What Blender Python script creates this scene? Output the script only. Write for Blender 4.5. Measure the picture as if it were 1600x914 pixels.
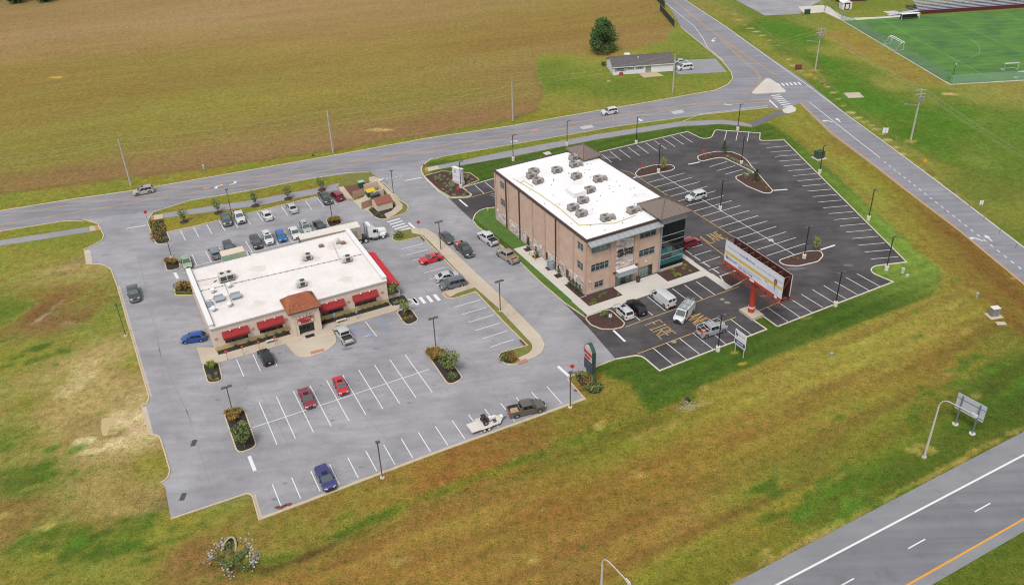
import bpy, bmesh, math, random
import numpy as np
from math import sin, cos, pi, radians, atan2, sqrt
from mathutils import Vector, Matrix
from mathutils.geometry import tessellate_polygon
random.seed(7); rng = np.random.default_rng(7)
for o in list(bpy.data.objects): bpy.data.objects.remove(o)
SC = bpy.context.scene
COL = SC.collection
# ------------------------------------------------------------------ camera
CF, CPITCH, CROLL, CH = 1384.124, 0.558953653, -0.0340577726, 86.8497
def _axes():
    cp, sp = cos(CPITCH), sin(CPITCH)
    fw = np.array([0, cp, -sp]); r0 = np.array([1., 0, 0]); u0 = np.array([0, sp, cp])
    c, s = cos(CROLL), sin(CROLL)
    return c*r0+s*u0, -s*r0+c*u0, fw
AR, AU, AW = _axes()
cam = bpy.data.cameras.new('camera'); camo = bpy.data.objects.new('camera', cam); COL.objects.link(camo)
cam.sensor_fit = 'HORIZONTAL'; cam.sensor_width = 36.0; cam.lens = 36.0*CF/1600
cam.clip_start = 1.0; cam.clip_end = 20000
camo.matrix_world = Matrix(((AR[0], AU[0], -AW[0], 0), (AR[1], AU[1], -AW[1], 0), (AR[2], AU[2], -AW[2], CH), (0, 0, 0, 1)))
SC.camera = camo
SC.render.filter_size = 1.1
SC.cycles.filter_width = 1.1
# ------------------------------------------------------------------ light: bright overcast
wd = bpy.data.worlds.new('World'); SC.world = wd; wd.use_nodes = True
nt = wd.node_tree; nt.nodes.clear()
SUN_EL, SUN_AZ = radians(58), radians(200)     # azimuth clockwise from +Y: light comes from behind the camera, a little left
sky = nt.nodes.new('ShaderNodeTexSky'); sky.sky_type = 'NISHITA'; sky.sun_disc = False
sky.sun_elevation = SUN_EL; sky.sun_rotation = SUN_AZ; sky.dust_density = 4.0; sky.air_density = 1.0; sky.ozone_density = 1.0
hs = nt.nodes.new('ShaderNodeHueSaturation'); hs.inputs['Saturation'].default_value = 0.12     # cloud cover greys the sky
bg = nt.nodes.new('ShaderNodeBackground'); bg.inputs['Strength'].default_value = 0.135
wo = nt.nodes.new('ShaderNodeOutputWorld')
nt.links.new(sky.outputs[0], hs.inputs['Color']); nt.links.new(hs.outputs[0], bg.inputs[0]); nt.links.new(bg.outputs[0], wo.inputs[0])
sl = bpy.data.lights.new('sun', 'SUN'); sl.energy = 1.5; sl.angle = radians(15); sl.color = (1, .965, .92)
so = bpy.data.objects.new('sun', sl); COL.objects.link(so)
sd = Vector((sin(SUN_AZ)*cos(SUN_EL), cos(SUN_AZ)*cos(SUN_EL), sin(SUN_EL)))
so.rotation_euler = (-sd).to_track_quat('-Z', 'Y').to_euler(); so.location = (0, 0, 120)
SC.view_settings.view_transform = 'Standard'; SC.view_settings.look = 'None'
SC.view_settings.gamma = 1.0; SC.view_settings.use_curve_mapping = False; SC.view_settings.exposure = 0.60
# ------------------------------------------------------------------ photo pixel -> place
def G(x, y, z=0.):
    d = (x-800)*AR+(457-y)*AU+CF*AW; t = (z-CH)/d[2]
    return Vector((d[0]*t, d[1]*t, z))
def proj(X):
    X = np.asarray(X, float)-np.array([0, 0, CH]); k = X@AW
    return np.stack([800+CF*(X@AR)/k, 457-CF*(X@AU)/k], -1)
def zr(ox, oy, s):                       # coordinates read off an enlarged view of the photo
    return lambda pts: [(ox+p[0]*s, oy+p[1]*s)+tuple(p[2:]) for p in pts]
zA = zr(0, 0, .32813); zB = zr(400, 0, .32813); zC = zr(800, 0, .32813); zD = zr(1200, 0, .32813)
zE = zr(0, 250, .32813); zF = zr(280, 340, .29532); zGv = zr(600, 250, .24610); zH = zr(740, 210, .29532)
zI = zr(900, 170, .28665); zJ = zr(1100, 180, .32813); zK = zr(860, 400, .32813); zL = zr(1200, 300, .32813)
zM = zr(1200, 600, .34364); zN = zr(600, 440, .29532); zO = zr(300, 560, .32813); zP = zr(0, 560, .38722)
zQ = zr(310, 290, .19375); zR = zr(640, 340, .14218); zS = zr(940, 440, .13125); zT = zr(900, 10, .1532)
zU = zr(1240, 0, .225); zV = zr(500, 260, .13126); zW = zr(240, 380, .13126)
def g2(p): v = G(p[0], p[1]); return (v.x, v.y)
# ------------------------------------------------------------------ materials
MATS = {}
def lin(c):
    return tuple(x/12.92 if x <= .04045 else ((x+.055)/1.055)**2.4 for x in c)
def hx(h): return lin(tuple(int(h[i:i+2], 16)/255 for i in (0, 2, 4)))
def mat(name, c, rough=.7, metal=0., var=0., scale=3., bump=0., coat=0., c2=None, spec=.5, bscale=None):
    if name in MATS: return MATS[name]
    m = bpy.data.materials.new(name); m.use_nodes = True; N = m.node_tree.nodes; L = m.node_tree.links
    b = N['Principled BSDF']; b.inputs['Base Color'].default_value = (*c, 1); b.inputs['Roughness'].default_value = rough
    b.inputs['Metallic'].default_value = metal; b.inputs['Coat Weight'].default_value = coat; b.inputs['Coat Roughness'].default_value = .08
    b.inputs['Specular IOR Level'].default_value = spec
    m.diffuse_color = (*c, 1)
    if var or c2 or bump:
        ge = N.new('ShaderNodeNewGeometry')
        no = N.new('ShaderNodeTexNoise'); no.inputs['Scale'].default_value = scale; no.inputs['Detail'].default_value = 6; no.inputs['Roughness'].default_value = .65
        L.new(ge.outputs['Position'], no.inputs['Vector'])
        if var or c2:
            ra = N.new('ShaderNodeValToRGB'); ra.color_ramp.elements[0].position = .32; ra.color_ramp.elements[1].position = .68
            a = c2 if c2 else tuple(x*(1-var) for x in c); e = c if c2 else tuple(min(1, x*(1+var)) for x in c)
            ra.color_ramp.elements[0].color = (*a, 1); ra.color_ramp.elements[1].color = (*e, 1)
            L.new(no.outputs['Fac'], ra.inputs[0]); L.new(ra.outputs[0], b.inputs['Base Color'])
        if bump:
            n2 = no
            if bscale:
                n2 = N.new('ShaderNodeTexNoise'); n2.inputs['Scale'].default_value = bscale; n2.inputs['Detail'].default_value = 3; L.new(ge.outputs['Position'], n2.inputs['Vector'])
            bu = N.new('ShaderNodeBump'); bu.inputs['Strength'].default_value = bump; bu.inputs['Distance'].default_value = .08
            L.new(n2.outputs['Fac'], bu.inputs['Height']); L.new(bu.outputs[0], b.inputs['Normal'])
    MATS[name] = m; return m
# ------------------------------------------------------------------ mesh building
class MB:
    def __init__(s): s.v = []; s.f = []; s.m = []; s.k = 0
    def mi(s, k): s.k = k; return s
    def face(s, idx): s.f.append(tuple(idx)); s.m.append(s.k)
    def quad(s, *p):
        n = len(s.v); s.v += [tuple(q) for q in p]; s.face(range(n, n+len(p))); return s
    def box(s, x0, x1, y0, y1, z0, z1):
        n = len(s.v); s.v += [(x, y, z) for z in (z0, z1) for x, y in ((x0, y0), (x1, y0), (x1, y1), (x0, y1))]
        for q in ((0, 3, 2, 1), (4, 5, 6, 7), (0, 1, 5, 4), (1, 2, 6, 5), (2, 3, 7, 6), (3, 0, 4, 7)): s.face([n+i for i in q])
        return s
    def hexa(s, b, t):           # bottom 4 pts, top 4 pts
        n = len(s.v); s.v += [tuple(p) for p in b]+[tuple(p) for p in t]
        for q in ((0, 3, 2, 1), (4, 5, 6, 7), (0, 1, 5, 4), (1, 2, 6, 5), (2, 3, 7, 6), (3, 0, 4, 7)): s.face([n+i for i in q])
        return s
    def tube(s, pts, r, n=6, r2=None, cap=True):
        pts = [Vector(p) for p in pts]; rings = []
        for i, p in enumerate(pts):
            d = (pts[min(i+1, len(pts)-1)]-pts[max(i-1, 0)]).normalized()
            a = d.orthogonal().normalized() if abs(d.z) > .99 else d.cross(Vector((0, 0, 1))).normalized()
            b = d.cross(a); t = i/max(1, len(pts)-1); rr = r if r2 is None else r+(r2-r)*t
            k = len(s.v); s.v += [tuple(p+a*cos(2*pi*j/n)*rr+b*sin(2*pi*j/n)*rr) for j in range(n)]; rings.append(k)
        for k, l in zip(rings, rings[1:]):
            for j in range(n): s.face((k+j, k+(j+1) % n, l+(j+1) % n, l+j))
        if cap:
            s.face([rings[0]+j for j in reversed(range(n))]); s.face([rings[-1]+j for j in range(n)])
        return s
    def cyl(s, x, y, z0, z1, r, n=12, r2=None):
        r2 = r if r2 is None else r2; k = len(s.v)
        for zz, rr in ((z0, r), (z1, r2)): s.v += [(x+cos(2*pi*j/n)*rr, y+sin(2*pi*j/n)*rr, zz) for j in range(n)]
        for j in range(n): s.face((k+j, k+(j+1) % n, k+n+(j+1) % n, k+n+j))
        s.face([k+j for j in reversed(range(n))]); s.face([k+n+j for j in range(n)]); return s
    def poly(s, pts, z):
        pts = [(p[0], p[1]) for p in pts]; k = len(s.v); s.v += [(x, y, z) for x, y in pts]
        for t in tessellate_polygon([[Vector((x, y, 0)) for x, y in pts]]):
            a, b, c = [Vector(pts[i]+(0,)) for i in t]
            t = t if (b-a).cross(c-a).z > 0 else t[::-1]; s.face([k+i for i in t])
        return s
    def prism(s, pts, z0, z1):
        pts = [(p[0], p[1]) for p in pts]
        if sum(a[0]*b[1]-b[0]*a[1] for a, b in zip(pts, pts[1:]+pts[:1])) < 0: pts = pts[::-1]
        s.poly(pts, z1); n = len(pts); k = len(s.v)
        s.v += [(x, y, z0) for x, y in pts]+[(x, y, z1) for x, y in pts]
        for j in range(n): s.face((k+j, k+(j+1) % n, k+n+(j+1) % n, k+n+j))
        return s
    def strip(s, pts, w, z, z0=None, closed=False, side=0.):   # ribbon (or low wall if z0) along a line; side -1..1 shifts it
        pts = [Vector((p[0], p[1])) for p in pts]; n = len(pts); L_, R_ = [], []
        for i, p in enumerate(pts):
            a = pts[(i-1) % n] if (closed or i) else None; b = pts[(i+1) % n] if (closed or i < n-1) else None
            d1 = (p-a).normalized() if a is not None else None; d2 = (b-p).normalized() if b is not None else None
            if d1 is None: d1 = d2
            if d2 is None: d2 = d1
            n1 = Vector((-d1.y, d1.x)); n2 = Vector((-d2.y, d2.x)); m = n1+n2
            m = n1 if m.length < 1e-4 else m.normalized(); q = m/max(.5, m.dot(n1))
            L_.append(p+q*w*(.5+side*.5)); R_.append(p-q*w*(.5-side*.5))
        k = len(s.v)
        for l, r in zip(L_, R_): s.v += [(l.x, l.y, z), (r.x, r.y, z)]
        if z0 is not None:
            for l, r in zip(L_, R_): s.v += [(l.x, l.y, z0), (r.x, r.y, z0)]
        for i in range(n if closed else n-1):
            a, b = 2*i, 2*((i+1) % n); s.face((k+a, k+a+1, k+b+1, k+b))
            if z0 is not None:
                o = 2*n; s.face((k+o+a, k+a, k+b, k+o+b)); s.face((k+a+1, k+o+a+1, k+o+b+1, k+b+1))
        if z0 is not None and not closed:
            o = 2*n; s.face((k+1, k, k+o, k+o+1)); e = 2*(n-1); s.face((k+e, k+e+1, k+o+e+1, k+o+e))
        return s
    def leaves(s, c, rad, n, size, mats=(0,), shell=.55, flat=0.):
        c = np.array(c, float); rad = np.array(rad, float)
        d = rng.normal(size=(n, 3)); d /= np.linalg.norm(d, axis=1)[:, None]
        q = shell+(1-shell)*rng.random(n)**.6
        P = c+d*rad*q[:, None]
        for i in range(n):
            a = rng.normal(size=3); a[2] *= (1-flat); a /= np.linalg.norm(a); b = np.cross(a, rng.normal(size=3)); b /= np.linalg.norm(b)+1e-9
            sz = size*(.6+.8*rng.random()); a = a*sz; b = b*sz*.55
            s.k = mats[int(rng.random()*len(mats))]
            s.quad(P[i]-a, P[i]+b, P[i]+a, P[i]-b)
        return s
    def mesh(s, name, mats, smooth=None):
        me = bpy.data.meshes.new(name); me.from_pydata(s.v, [], s.f)
        for m in (mats if isinstance(mats, (list, tuple)) else [mats]): me.materials.append(m)
        if len(me.materials) > 1: me.polygons.foreach_set('material_index', s.m)
        if smooth is not None:
            me.polygons.foreach_set('use_smooth', [True]*len(me.polygons)); me.set_sharp_from_angle(angle=radians(smooth))
        me.update(); return me
    def build(s, name, mats, parent=None, smooth=None): return obj(name, s.mesh(name, mats, smooth), parent)
def obj(name, me, parent=None, loc=None, rz=None):
    o = bpy.data.objects.new(name, me); COL.objects.link(o); o.parent = parent
    if loc is not None: o.location = loc
    if rz is not None: o.rotation_euler = (0, 0, rz)
    return o
def tag(o, label=None, cat=None, group=None, kind=None):
    if label: o['label'] = label
    if cat: o['category'] = cat
    if group: o['group'] = group
    if kind: o['kind'] = kind
    return o
def thing(name, label, cat, loc=(0, 0, 0), rz=0., group=None):
    return tag(obj(name, None, None, loc, rz), label, cat, group)
def copy_tree(o, parent=None):
    c = o.copy(); COL.objects.link(c); c.parent = parent
    for ch in o.children: copy_tree(ch, c)
    return c
def fillet(pts, r=1.0, n=5, closed=True):     # round the corners of an outline in metres; a third number is that corner's radius
    out = []; m = len(pts)
    for i, p in enumerate(pts):
        if not closed and i in (0, m-1): out.append((p[0], p[1])); continue
        a, b, c = Vector(pts[i-1][:2]), Vector(p[:2]), Vector(pts[(i+1) % m][:2]); rr = p[2] if len(p) > 2 else r
        d1, d2 = (a-b), (c-b); l1, l2 = d1.length, d2.length
        if l1 < 1e-6 or l2 < 1e-6: continue
        d1 /= l1; d2 /= l2; ct = max(-1, min(1, d1.dot(d2))); an = math.acos(ct)
        if rr <= 0 or an > 3.05: out.append((b.x, b.y)); continue
        t = min(rr/math.tan(an/2), l1*.48, l2*.48); s, e = b+d1*t, b+d2*t
        for j in range(n+1):
            u = j/n; q = s*(1-u)**2+b*2*u*(1-u)+e*u*u; out.append((q.x, q.y))
    return out
def W(pts, r=0., closed=True, n=5):           # photo outline -> ground outline with rounded corners
    return fillet([g2(p)+tuple(p[2:]) for p in pts], r, n, closed)
def text_mesh(body, size, mat_, extrude=.01, align='CENTER', name='lettering', spacing=1.0, bold=0.):
    cu = bpy.data.curves.new('txt', 'FONT'); cu.body = body; cu.size = size; cu.extrude = extrude; cu.align_x = align; cu.space_character = spacing; cu.offset = bold
    cu.resolution_u = 2
    o = bpy.data.objects.new('txt', cu); COL.objects.link(o); dg = bpy.context.evaluated_depsgraph_get(); dg.update()
    me = bpy.data.meshes.new_from_object(o.evaluated_get(dg)); bpy.data.objects.remove(o); bpy.data.curves.remove(cu)
    me.materials.clear(); me.materials.append(mat_); me.name = name; return me
def wall_face(mb, P0, U, N, u0, u1, z0, z1, holes, depth=.14, mi=0, rev=None):
    """flat wall with real openings: P0 + U*u, outward normal N; holes (u0,u1,z0,z1) get reveals of the given depth"""
    us = sorted({u0, u1, *[h[0] for h in holes], *[h[1] for h in holes]}); zs = sorted({z0, z1, *[h[2] for h in holes], *[h[3] for h in holes]})
    P0, U, N = Vector(P0), Vector(U), Vector(N)
    pt = lambda u, z, d=0.: P0+U*u+Vector((0, 0, z))-N*d
    mb.mi(mi)
    for a, b in zip(us, us[1:]):
        for c, d in zip(zs, zs[1:]):
            um, zm = (a+b)/2, (c+d)/2
            if any(h[0] < um < h[1] and h[2] < zm < h[3] for h in holes): continue
            mb.quad(pt(a, c), pt(b, c), pt(b, d), pt(a, d))
    if rev is not None: mb.mi(rev)
    for a, b, c, d in holes:
        mb.quad(pt(a, c), pt(a, c, depth), pt(b, c, depth), pt(b, c)); mb.quad(pt(a, d, depth), pt(a, d), pt(b, d), pt(b, d, depth))
        mb.quad(pt(a, c), pt(a, d), pt(a, d, depth), pt(a, c, depth)); mb.quad(pt(b, c, depth), pt(b, d, depth), pt(b, d), pt(b, c))
    return mb
def bar(mb, P0, U, N, u0, u1, z0, z1, d0, d1):      # box on a wall frame
    P0, U, N = Vector(P0), Vector(U), Vector(N); q = lambda u, z, d: P0+U*u+N*d+Vector((0, 0, z))
    return mb.hexa([q(u0, z0, d0), q(u0, z0, d1), q(u1, z0, d1), q(u1, z0, d0)], [q(u0, z1, d0), q(u0, z1, d1), q(u1, z1, d1), q(u1, z1, d0)])
def window(parent, P0, U, N, u0, u1, z0, z1, cols, rows, fm, gm, depth=.14, fw=.06, name='window', sill=None):
    """recessed window: frame and mullions as the part, each pane a sub-part; rows are fractions of the height"""
    mb = MB(); a, b = -depth+.005, -depth+.06
    for s0, s1 in ((u0, u0+fw), (u1-fw, u1)): bar(mb, P0, U, N, s0, s1, z0, z1, a, b)
    zz = [z0]+[z0+(z1-z0)*r for r in rows]+[z1]; uu = [u0+(u1-u0)*i/cols for i in range(cols+1)]
    for s0, s1 in ((z0, z0+fw), (z1-fw, z1)): bar(mb, P0, U, N, u0+fw, u1-fw, s0, s1, a, b)
    for u in uu[1:-1]: bar(mb, P0, U, N, u-fw*.45, u+fw*.45, z0+fw, z1-fw, a, b-.008)
    for z in zz[1:-1]: bar(mb, P0, U, N, u0+fw, u1-fw, z-fw*.4, z+fw*.4, a, b-.016)
    w = mb.build(name, fm, parent)
    for i in range(cols):
        for j in range(len(zz)-1):
            bar(MB2 := MB(), P0, U, N, uu[i]+.01, uu[i+1]-.01, zz[j]+.01, zz[j+1]-.01, a-.004, a+.012); MB2.build('pane', gm, w)
    if sill:
        bar(ms := MB(), P0, U, N, u0-.06, u1+.06, z0-.1, z0, -depth, .05); ms.build('sill', sill, w)
    return w
# ================================================================== ground
KA = 0.60                                   # albedo that gives the brightness seen in the photo under this light
def ph(h, k=1.): return tuple(min(.9, x*KA*k) for x in hx(h))
CP = [  # colour of the turf where it was looked at: photo x, y, colour
 (20,400,'8a8438'),(100,400,'87883a'),(30,480,'7a8530'),(20,560,'8a8034'),(60,620,'808032'),(20,680,'787e30'),(40,750,'68762a'),(20,800,'8a703c'),
 (80,840,'707a2a'),(180,840,'727c2c'),(150,560,'b09666'),(130,600,'b2986c'),(150,665,'ae9268'),(190,690,'c4aa80'),(212,660,'cfb792'),(70,470,'8b6b3c'),
 (85,500,'84663f'),(130,420,'a08a55'),(205,570,'8a8238'),(240,720,'8c8038'),(232,790,'80663f'),(200,770,'9a8450'),(50,540,'84803a'),(170,500,'84853a'),
 (110,690,'a08850'),(60,700,'8a8240'),(150,740,'988450'),(95,600,'a08c55'),(100,640,'a08a58'),(20,360,'868234'),(130,370,'868234'),
 (400,860,'897838'),(300,800,'90813a'),(200,890,'88803a'),(60,890,'8a8038'),(250,835,'928038'),(300,880,'8c6c3c'),
 (1560,520,'74702c'),(1500,500,'8e8038'),(1450,520,'988640'),(1350,560,'98883f'),(1250,600,'94823c'),(1300,640,'8b7434'),(1450,580,'887232'),
 (1580,580,'5f7424'),(1400,680,'7a7a2c'),(1560,640,'567022'),(1400,740,'647626'),(1300,780,'6b7828'),(1200,800,'866f2f'),(1100,700,'917636'),
 (1000,750,'906e32'),(900,800,'8b6a30'),(1050,820,'936e3a'),(1100,870,'7b7229'),(950,880,'8c6836'),(850,860,'95723a'),(700,830,'95763a'),
 (600,870,'94723a'),(720,740,'8c6a30'),(820,690,'886a34'),(560,800,'877834'),(500,830,'8b7538'),(960,690,'7d782c'),(1180,760,'7d7530'),
 (1260,200,'8c7a38'),(1330,240,'897234'),(1400,300,'8d7a3a'),(1480,370,'81632e'),(1560,440,'7b5e2c'),(1590,490,'7e632e'),(1520,470,'8f7c38'),
 (1180,30,'8c8240'),(1230,45,'6d9028'),(1300,110,'6c8c28'),(1350,95,'7b8c30'),(1400,120,'93883f'),(1330,60,'967e3f'),(1380,92,'98813f'),
 (1360,180,'6d8c25'),(1500,180,'6d8f26'),(1560,140,'8d883f'),(1480,220,'74922c'),(1570,260,'748a2e'),(1300,170,'888238'),(1420,250,'847e35'),
 (1520,310,'837838'),(1260,75,'80863a'),(1440,180,'7c8c30'),(1120,20,'8a8240'),(1580,350,'7d8030'),
 (900,190,'82822f'),(700,235,'82822f'),(470,280,'82802f'),(330,310,'848032'),(1050,180,'808430'),(1190,190,'848032'),(300,345,'8c7c34'),(470,300,'8a7a34'),
 (640,370,'7c7628'),(790,500,'7c7628'),(1560,860,'687626'),(1590,900,'6c7828'),(1500,914,'6c7828')]
FIELD = [(-900,-60),(1010,-60),(1022,0),(1052,42),(1040,64),(985,78),(900,84),(842,86),(838,112),(850,142),(842,170),(800,187),(690,208),(520,234),(330,262),(205,277),(0,303),(-700,410)]
CFI = [(60,30,'977a4c'),(250,40,'a2855c'),(450,30,'9e8252'),(700,20,'9b7e4e'),(900,30,'8d753a'),(100,110,'8c7638'),(300,120,'8b7a3a'),(520,100,'8f783a'),
 (740,100,'917b44'),(820,60,'8a7036'),(60,190,'8c7c3a'),(250,200,'8a7d38'),(420,170,'907c3a'),(600,160,'8c7c38'),(780,150,'8d7342'),(830,120,'8f7042'),
 (60,285,'8b6f3e'),(150,275,'8a6a44'),(300,262,'8f704a'),(450,232,'8f744a'),(600,212,'8c6c46'),(780,178,'906f47'),(990,60,'937941'),(180,150,'8a7434'),
 (380,90,'93803e'),(560,60,'987c46'),(140,235,'868034'),(330,160,'8f8a3a'),(680,150,'8a8038'),(480,140,'937a3c'),(30,60,'9d7e54'),(160,60,'9a7c4a'),(840,20,'94793f')]
HOUSEL = [(842,86),(900,84),(985,78),(1040,64),(1062,44),(1108,80),(1143,113),(1140,135),(1095,146),(925,175),(842,176),(850,142),(838,112)]
CHO = [(880,130,'7a8a30'),(950,140,'808a36'),(1000,135,'7c8832'),(900,165,'8a823c'),(870,100,'7e8a34'),(960,88,'9c8044'),(1060,80,'868a3a'),(1100,100,'828a36'),(1090,130,'868638'),(1040,95,'738c2c'),(850,165,'8a823a'),(920,95,'8c8a40')]
LAWN = [(662,255),(700,250),(800,246),(932,219),(1062,198),(1128,194),(1175,199),(1200,192),(1238,215),(1300,268),(1420,378),(1466,420),(1470,444),(1452,462),
 (1330,511),(1200,560),(1100,603),(1012,640),(998,626),(985,600),(930,580),(912,562),(700,300)]
def pip(px, py, poly):
    ins = np.zeros(px.shape, bool); n = len(poly)
    for i in range(n):
        x1, y1 = poly[i][:2]; x2, y2 = poly[(i+1) % n][:2]
        if y1 == y2: continue
        c = ((y1 > py) != (y2 > py)) & (px < (x2-x1)*(py-y1)/(y2-y1)+x1); ins ^= c
    return ins
def vnoise(X, Y, cell, seed):
    r = np.random.default_rng(seed); gx, gy = X/cell+500.3, Y/cell+500.7
    T = r.random((1024, 1024)); ix, iy = np.floor(gx).astype(int), np.floor(gy).astype(int); fx, fy = gx-ix, gy-iy
    fx = fx*fx*(3-2*fx); fy = fy*fy*(3-2*fy); t = lambda a, b: T[a % 1024, b % 1024]
    return (t(ix, iy)*(1-fx)+t(ix+1, iy)*fx)*(1-fy)+(t(ix, iy+1)*(1-fx)+t(ix+1, iy+1)*fx)*fy-.5
def blur(a, n):
    for _ in range(n):
        a = (np.roll(a, 1, 0)+np.roll(a, -1, 0)+2*a)/4; a = (np.roll(a, 1, 1)+np.roll(a, -1, 1)+2*a)/4
    return a
def polydist(X, Y, pts):
    d = np.full(X.shape, 1e9)
    for (x1, y1), (x2, y2) in zip(pts, pts[1:]):
        ex, ey = x2-x1, y2-y1; t = np.clip(((X-x1)*ex+(Y-y1)*ey)/(ex*ex+ey*ey), 0, 1)
        d = np.minimum(d, np.hypot(X-x1-t*ex, Y-y1-t*ey))
    return d
def idw(px, py, pts, p=3.2):
    num = np.zeros(px.shape+(3,)); den = np.zeros(px.shape)
    for x, y, h in pts:
        w = 1/((px-x)**2+((py-y)*1.5)**2+150.)**(p/2); num += w[..., None]*np.array(ph(h)); den += w
    return num/den[..., None]
GX0, GX1, GY0, GY1, GS = -235., 250., 36., 440., .62
gx = np.arange(GX0, GX1+.01, GS); gy = np.arange(GY0, GY1+.01, GS)
X, Y = np.meshgrid(gx, gy)
SWALE = [g2(p) for p in ((362,880),(420,884),(470,868),(540,838),(600,812),(680,780),(780,742),(880,702),(960,668),(1015,648),(1072,622))]
DS = polydist(X, Y, SWALE)
Zg = -.5*np.exp(-(DS/1.7)**2)
cul = g2((356,852)); Zg -= .6*np.exp(-(((X-cul[0])/2.0)**2+((Y-cul[1]+2.6)/2.2)**2))+.85*np.exp(-(((X-cul[0])/.85)**2+((Y-cul[1]-.1)/1.0)**2))
pq = proj(np.stack([X, Y, np.zeros_like(X)], -1)); px, py = pq[..., 0], pq[..., 1]
def rot(a): c, s = cos(radians(a)), sin(radians(a)); return X*c+Y*s, -X*s+Y*c
def aidw(pts, ang, ku, p=3., soft=6., warp=0., seed=50):      # colours spread further along the direction ang than across it
    c, s = cos(radians(ang)), sin(radians(ang)); U, V = rot(ang)
    if warp: U = U+vnoise(X, Y, 9, seed)*warp; V = V+vnoise(X, Y, 7, seed+1)*warp*.7+vnoise(X, Y, 2.5, seed+2)*warp*.35
    num = np.zeros(X.shape+(3,)); den = np.zeros(X.shape)
    for x, y, h in pts:
        g = g2((x, y)); u0, v0 = g[0]*c+g[1]*s, -g[0]*s+g[1]*c
        w = 1/(((U-u0)*ku)**2+(V-v0)**2+soft)**(p/2); num += w[..., None]*np.array(ph(h)); den += w
    return num/den[..., None]
dx = vnoise(X, Y, 5, 1)*2.+vnoise(X, Y, 1.8, 2)*1.0; dy = vnoise(X, Y, 5, 3)*2.+vnoise(X, Y, 1.8, 4)*1.0
pn = proj(np.stack([X+dx, Y+dy, np.zeros_like(X)], -1)); nx_, ny_ = pn[..., 0], pn[..., 1]
n1, n2, n3 = vnoise(X*.7+Y*.3, Y, 6, 11), vnoise(X, Y, 2.2, 12), vnoise(X, Y, 17, 13); nf = vnoise(X, Y, .85, 15)
def mask(poly, k=.5, bl=1): return blur(pip(px*(1-k)+nx_*k, py*(1-k)+ny_*k, poly).astype(float), bl)[..., None]
def tint(C, g, r=.30, gr_=.12, b=.22): return C*(1+np.stack([-r*g, gr_*g, -b*g], -1))
# --- everything first as loosely mottled turf
C = aidw(CP, 27, .7, 3.6, 4., 4.)
g0 = np.clip(.5*n1+.6*n2+.3*n3, -.5, .5); C = tint(C, g0*1.1)*(1+.22*n2+.18*nf)[..., None]
# --- dry grass between the lots and the highway: mown in long strips parallel to the road
SEP = [(330,950),(430,884),(600,812),(780,742),(960,668),(1010,640),(1200,560),(1330,511),(1452,462),(1475,430),(1660,600),(1660,660),(1080,950)]
U, V = rot(27.4); S = aidw([p for p in CP if pip(np.array([p[0]]), np.array([p[1]]), SEP)[0] or p[0] > 1130 and p[1] > 480], 27.4, .30, 3.2, 3., 1.6, 60)
sn = lambda cell, seed, ku=.03: vnoise(U*ku*cell, V, cell, seed)
strip = .55*sn(2.6, 61)+.45*sn(1.3, 62, .06)+.35*sn(5.5, 63, .012)
S = tint(S, .9*strip+.3*n1+.3*n2, .26, .12, .2)*(1+.52*strip+.12*n2+.16*nf+.14*vnoise(U*.12, V, .8, 64))[..., None]
edge = np.exp(-(((V/2.62) % 1-.5)/.12)**2); S *= (1+.13*edge*(.5+vnoise(U*.05, V, 2.6, 65)))[..., None]
m = mask(SEP, .35, 2); C = C*(1-m)+S*m
# --- verge between the office lot and the side road, and beyond that road
RVP = [(1195,190),(1232,170),(1249,162),(1298,210),(1364,259),(1416,299),(1495,359),(1640,470),(1640,560),(1466,424),(1420,378),(1300,268),(1238,214)]
RV = aidw([(1215,195,'80842f'),(1250,195,'8a8438'),(1275,215,'8a7a32'),(1300,240,'927e3c'),(1270,235,'868436'),(1345,262,'88782f'),(1330,275,'8c863c'),(1380,320,'8e863c'),(1400,300,'867a2c'),(1440,345,'86702e'),(1430,375,'8e8038'),(1480,365,'7c5c2a'),(1490,420,'8c7234'),(1560,440,'7a5a2a'),(1590,500,'80642e'),(1470,400,'8a7432')], -81.5, .22, 3., 2., 1.2, 70)
U2, V2 = rot(-81.5); s2 = vnoise(U2*.06, V2, 1.6, 71)+.7*vnoise(U2*.12, V2, .9, 72)
RV = tint(RV, .6*s2+.6*n2, .25, .12, .2)*(1+.24*s2+.2*n2+.18*nf)[..., None]; m = mask(RVP, .4); C = C*(1-m)+RV*m
RFP = [(1060,-30),(1080,2),(1140,43),(1206,92),(1262,132),(1335,190),(1430,262),(1480,298),(1660,430),(1660,-60)]
RF = aidw([(1100,15,'8a8240'),(1150,30,'8c7e3c'),(1180,20,'7c8a38'),(1200,42,'5f8c26'),(1235,45,'5f8c24'),(1270,40,'868438'),(1225,75,'748c30'),(1250,60,'5f8a24'),(1190,70,'8a8238'),(1240,100,'8a8238'),(1280,120,'868638'),(1300,100,'5c8824'),(1310,120,'648a28'),(1290,80,'8a8a3c'),(1320,60,'98803f'),(1345,78,'967e40'),(1400,105,'98803e'),(1440,125,'927c3c'),(1350,110,'7c8a34'),(1330,140,'608a24'),(1360,160,'5e8822'),(1400,170,'628a26'),(1390,130,'8c8a44'),(1440,155,'808a38'),(1480,150,'7c8a34'),(1520,150,'8c8844'),(1570,140,'8e8644'),(1500,175,'648c2a'),(1470,190,'5c8824'),(1550,190,'7c9038'),(1590,200,'6c8c2c'),(1440,215,'608824'),(1480,240,'6a8a2c'),(1530,250,'869040'),(1580,260,'748a30'),(1560,300,'767a34'),(1590,320,'808038'),(1510,290,'788034'),(1340,195,'888438'),(1380,225,'868238'),(1420,250,'868038'),(1460,275,'80782f'),(1530,335,'7f7e34'),(1590,375,'768030')], -62, .6, 3.4, 4., 2.5, 75)
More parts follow.
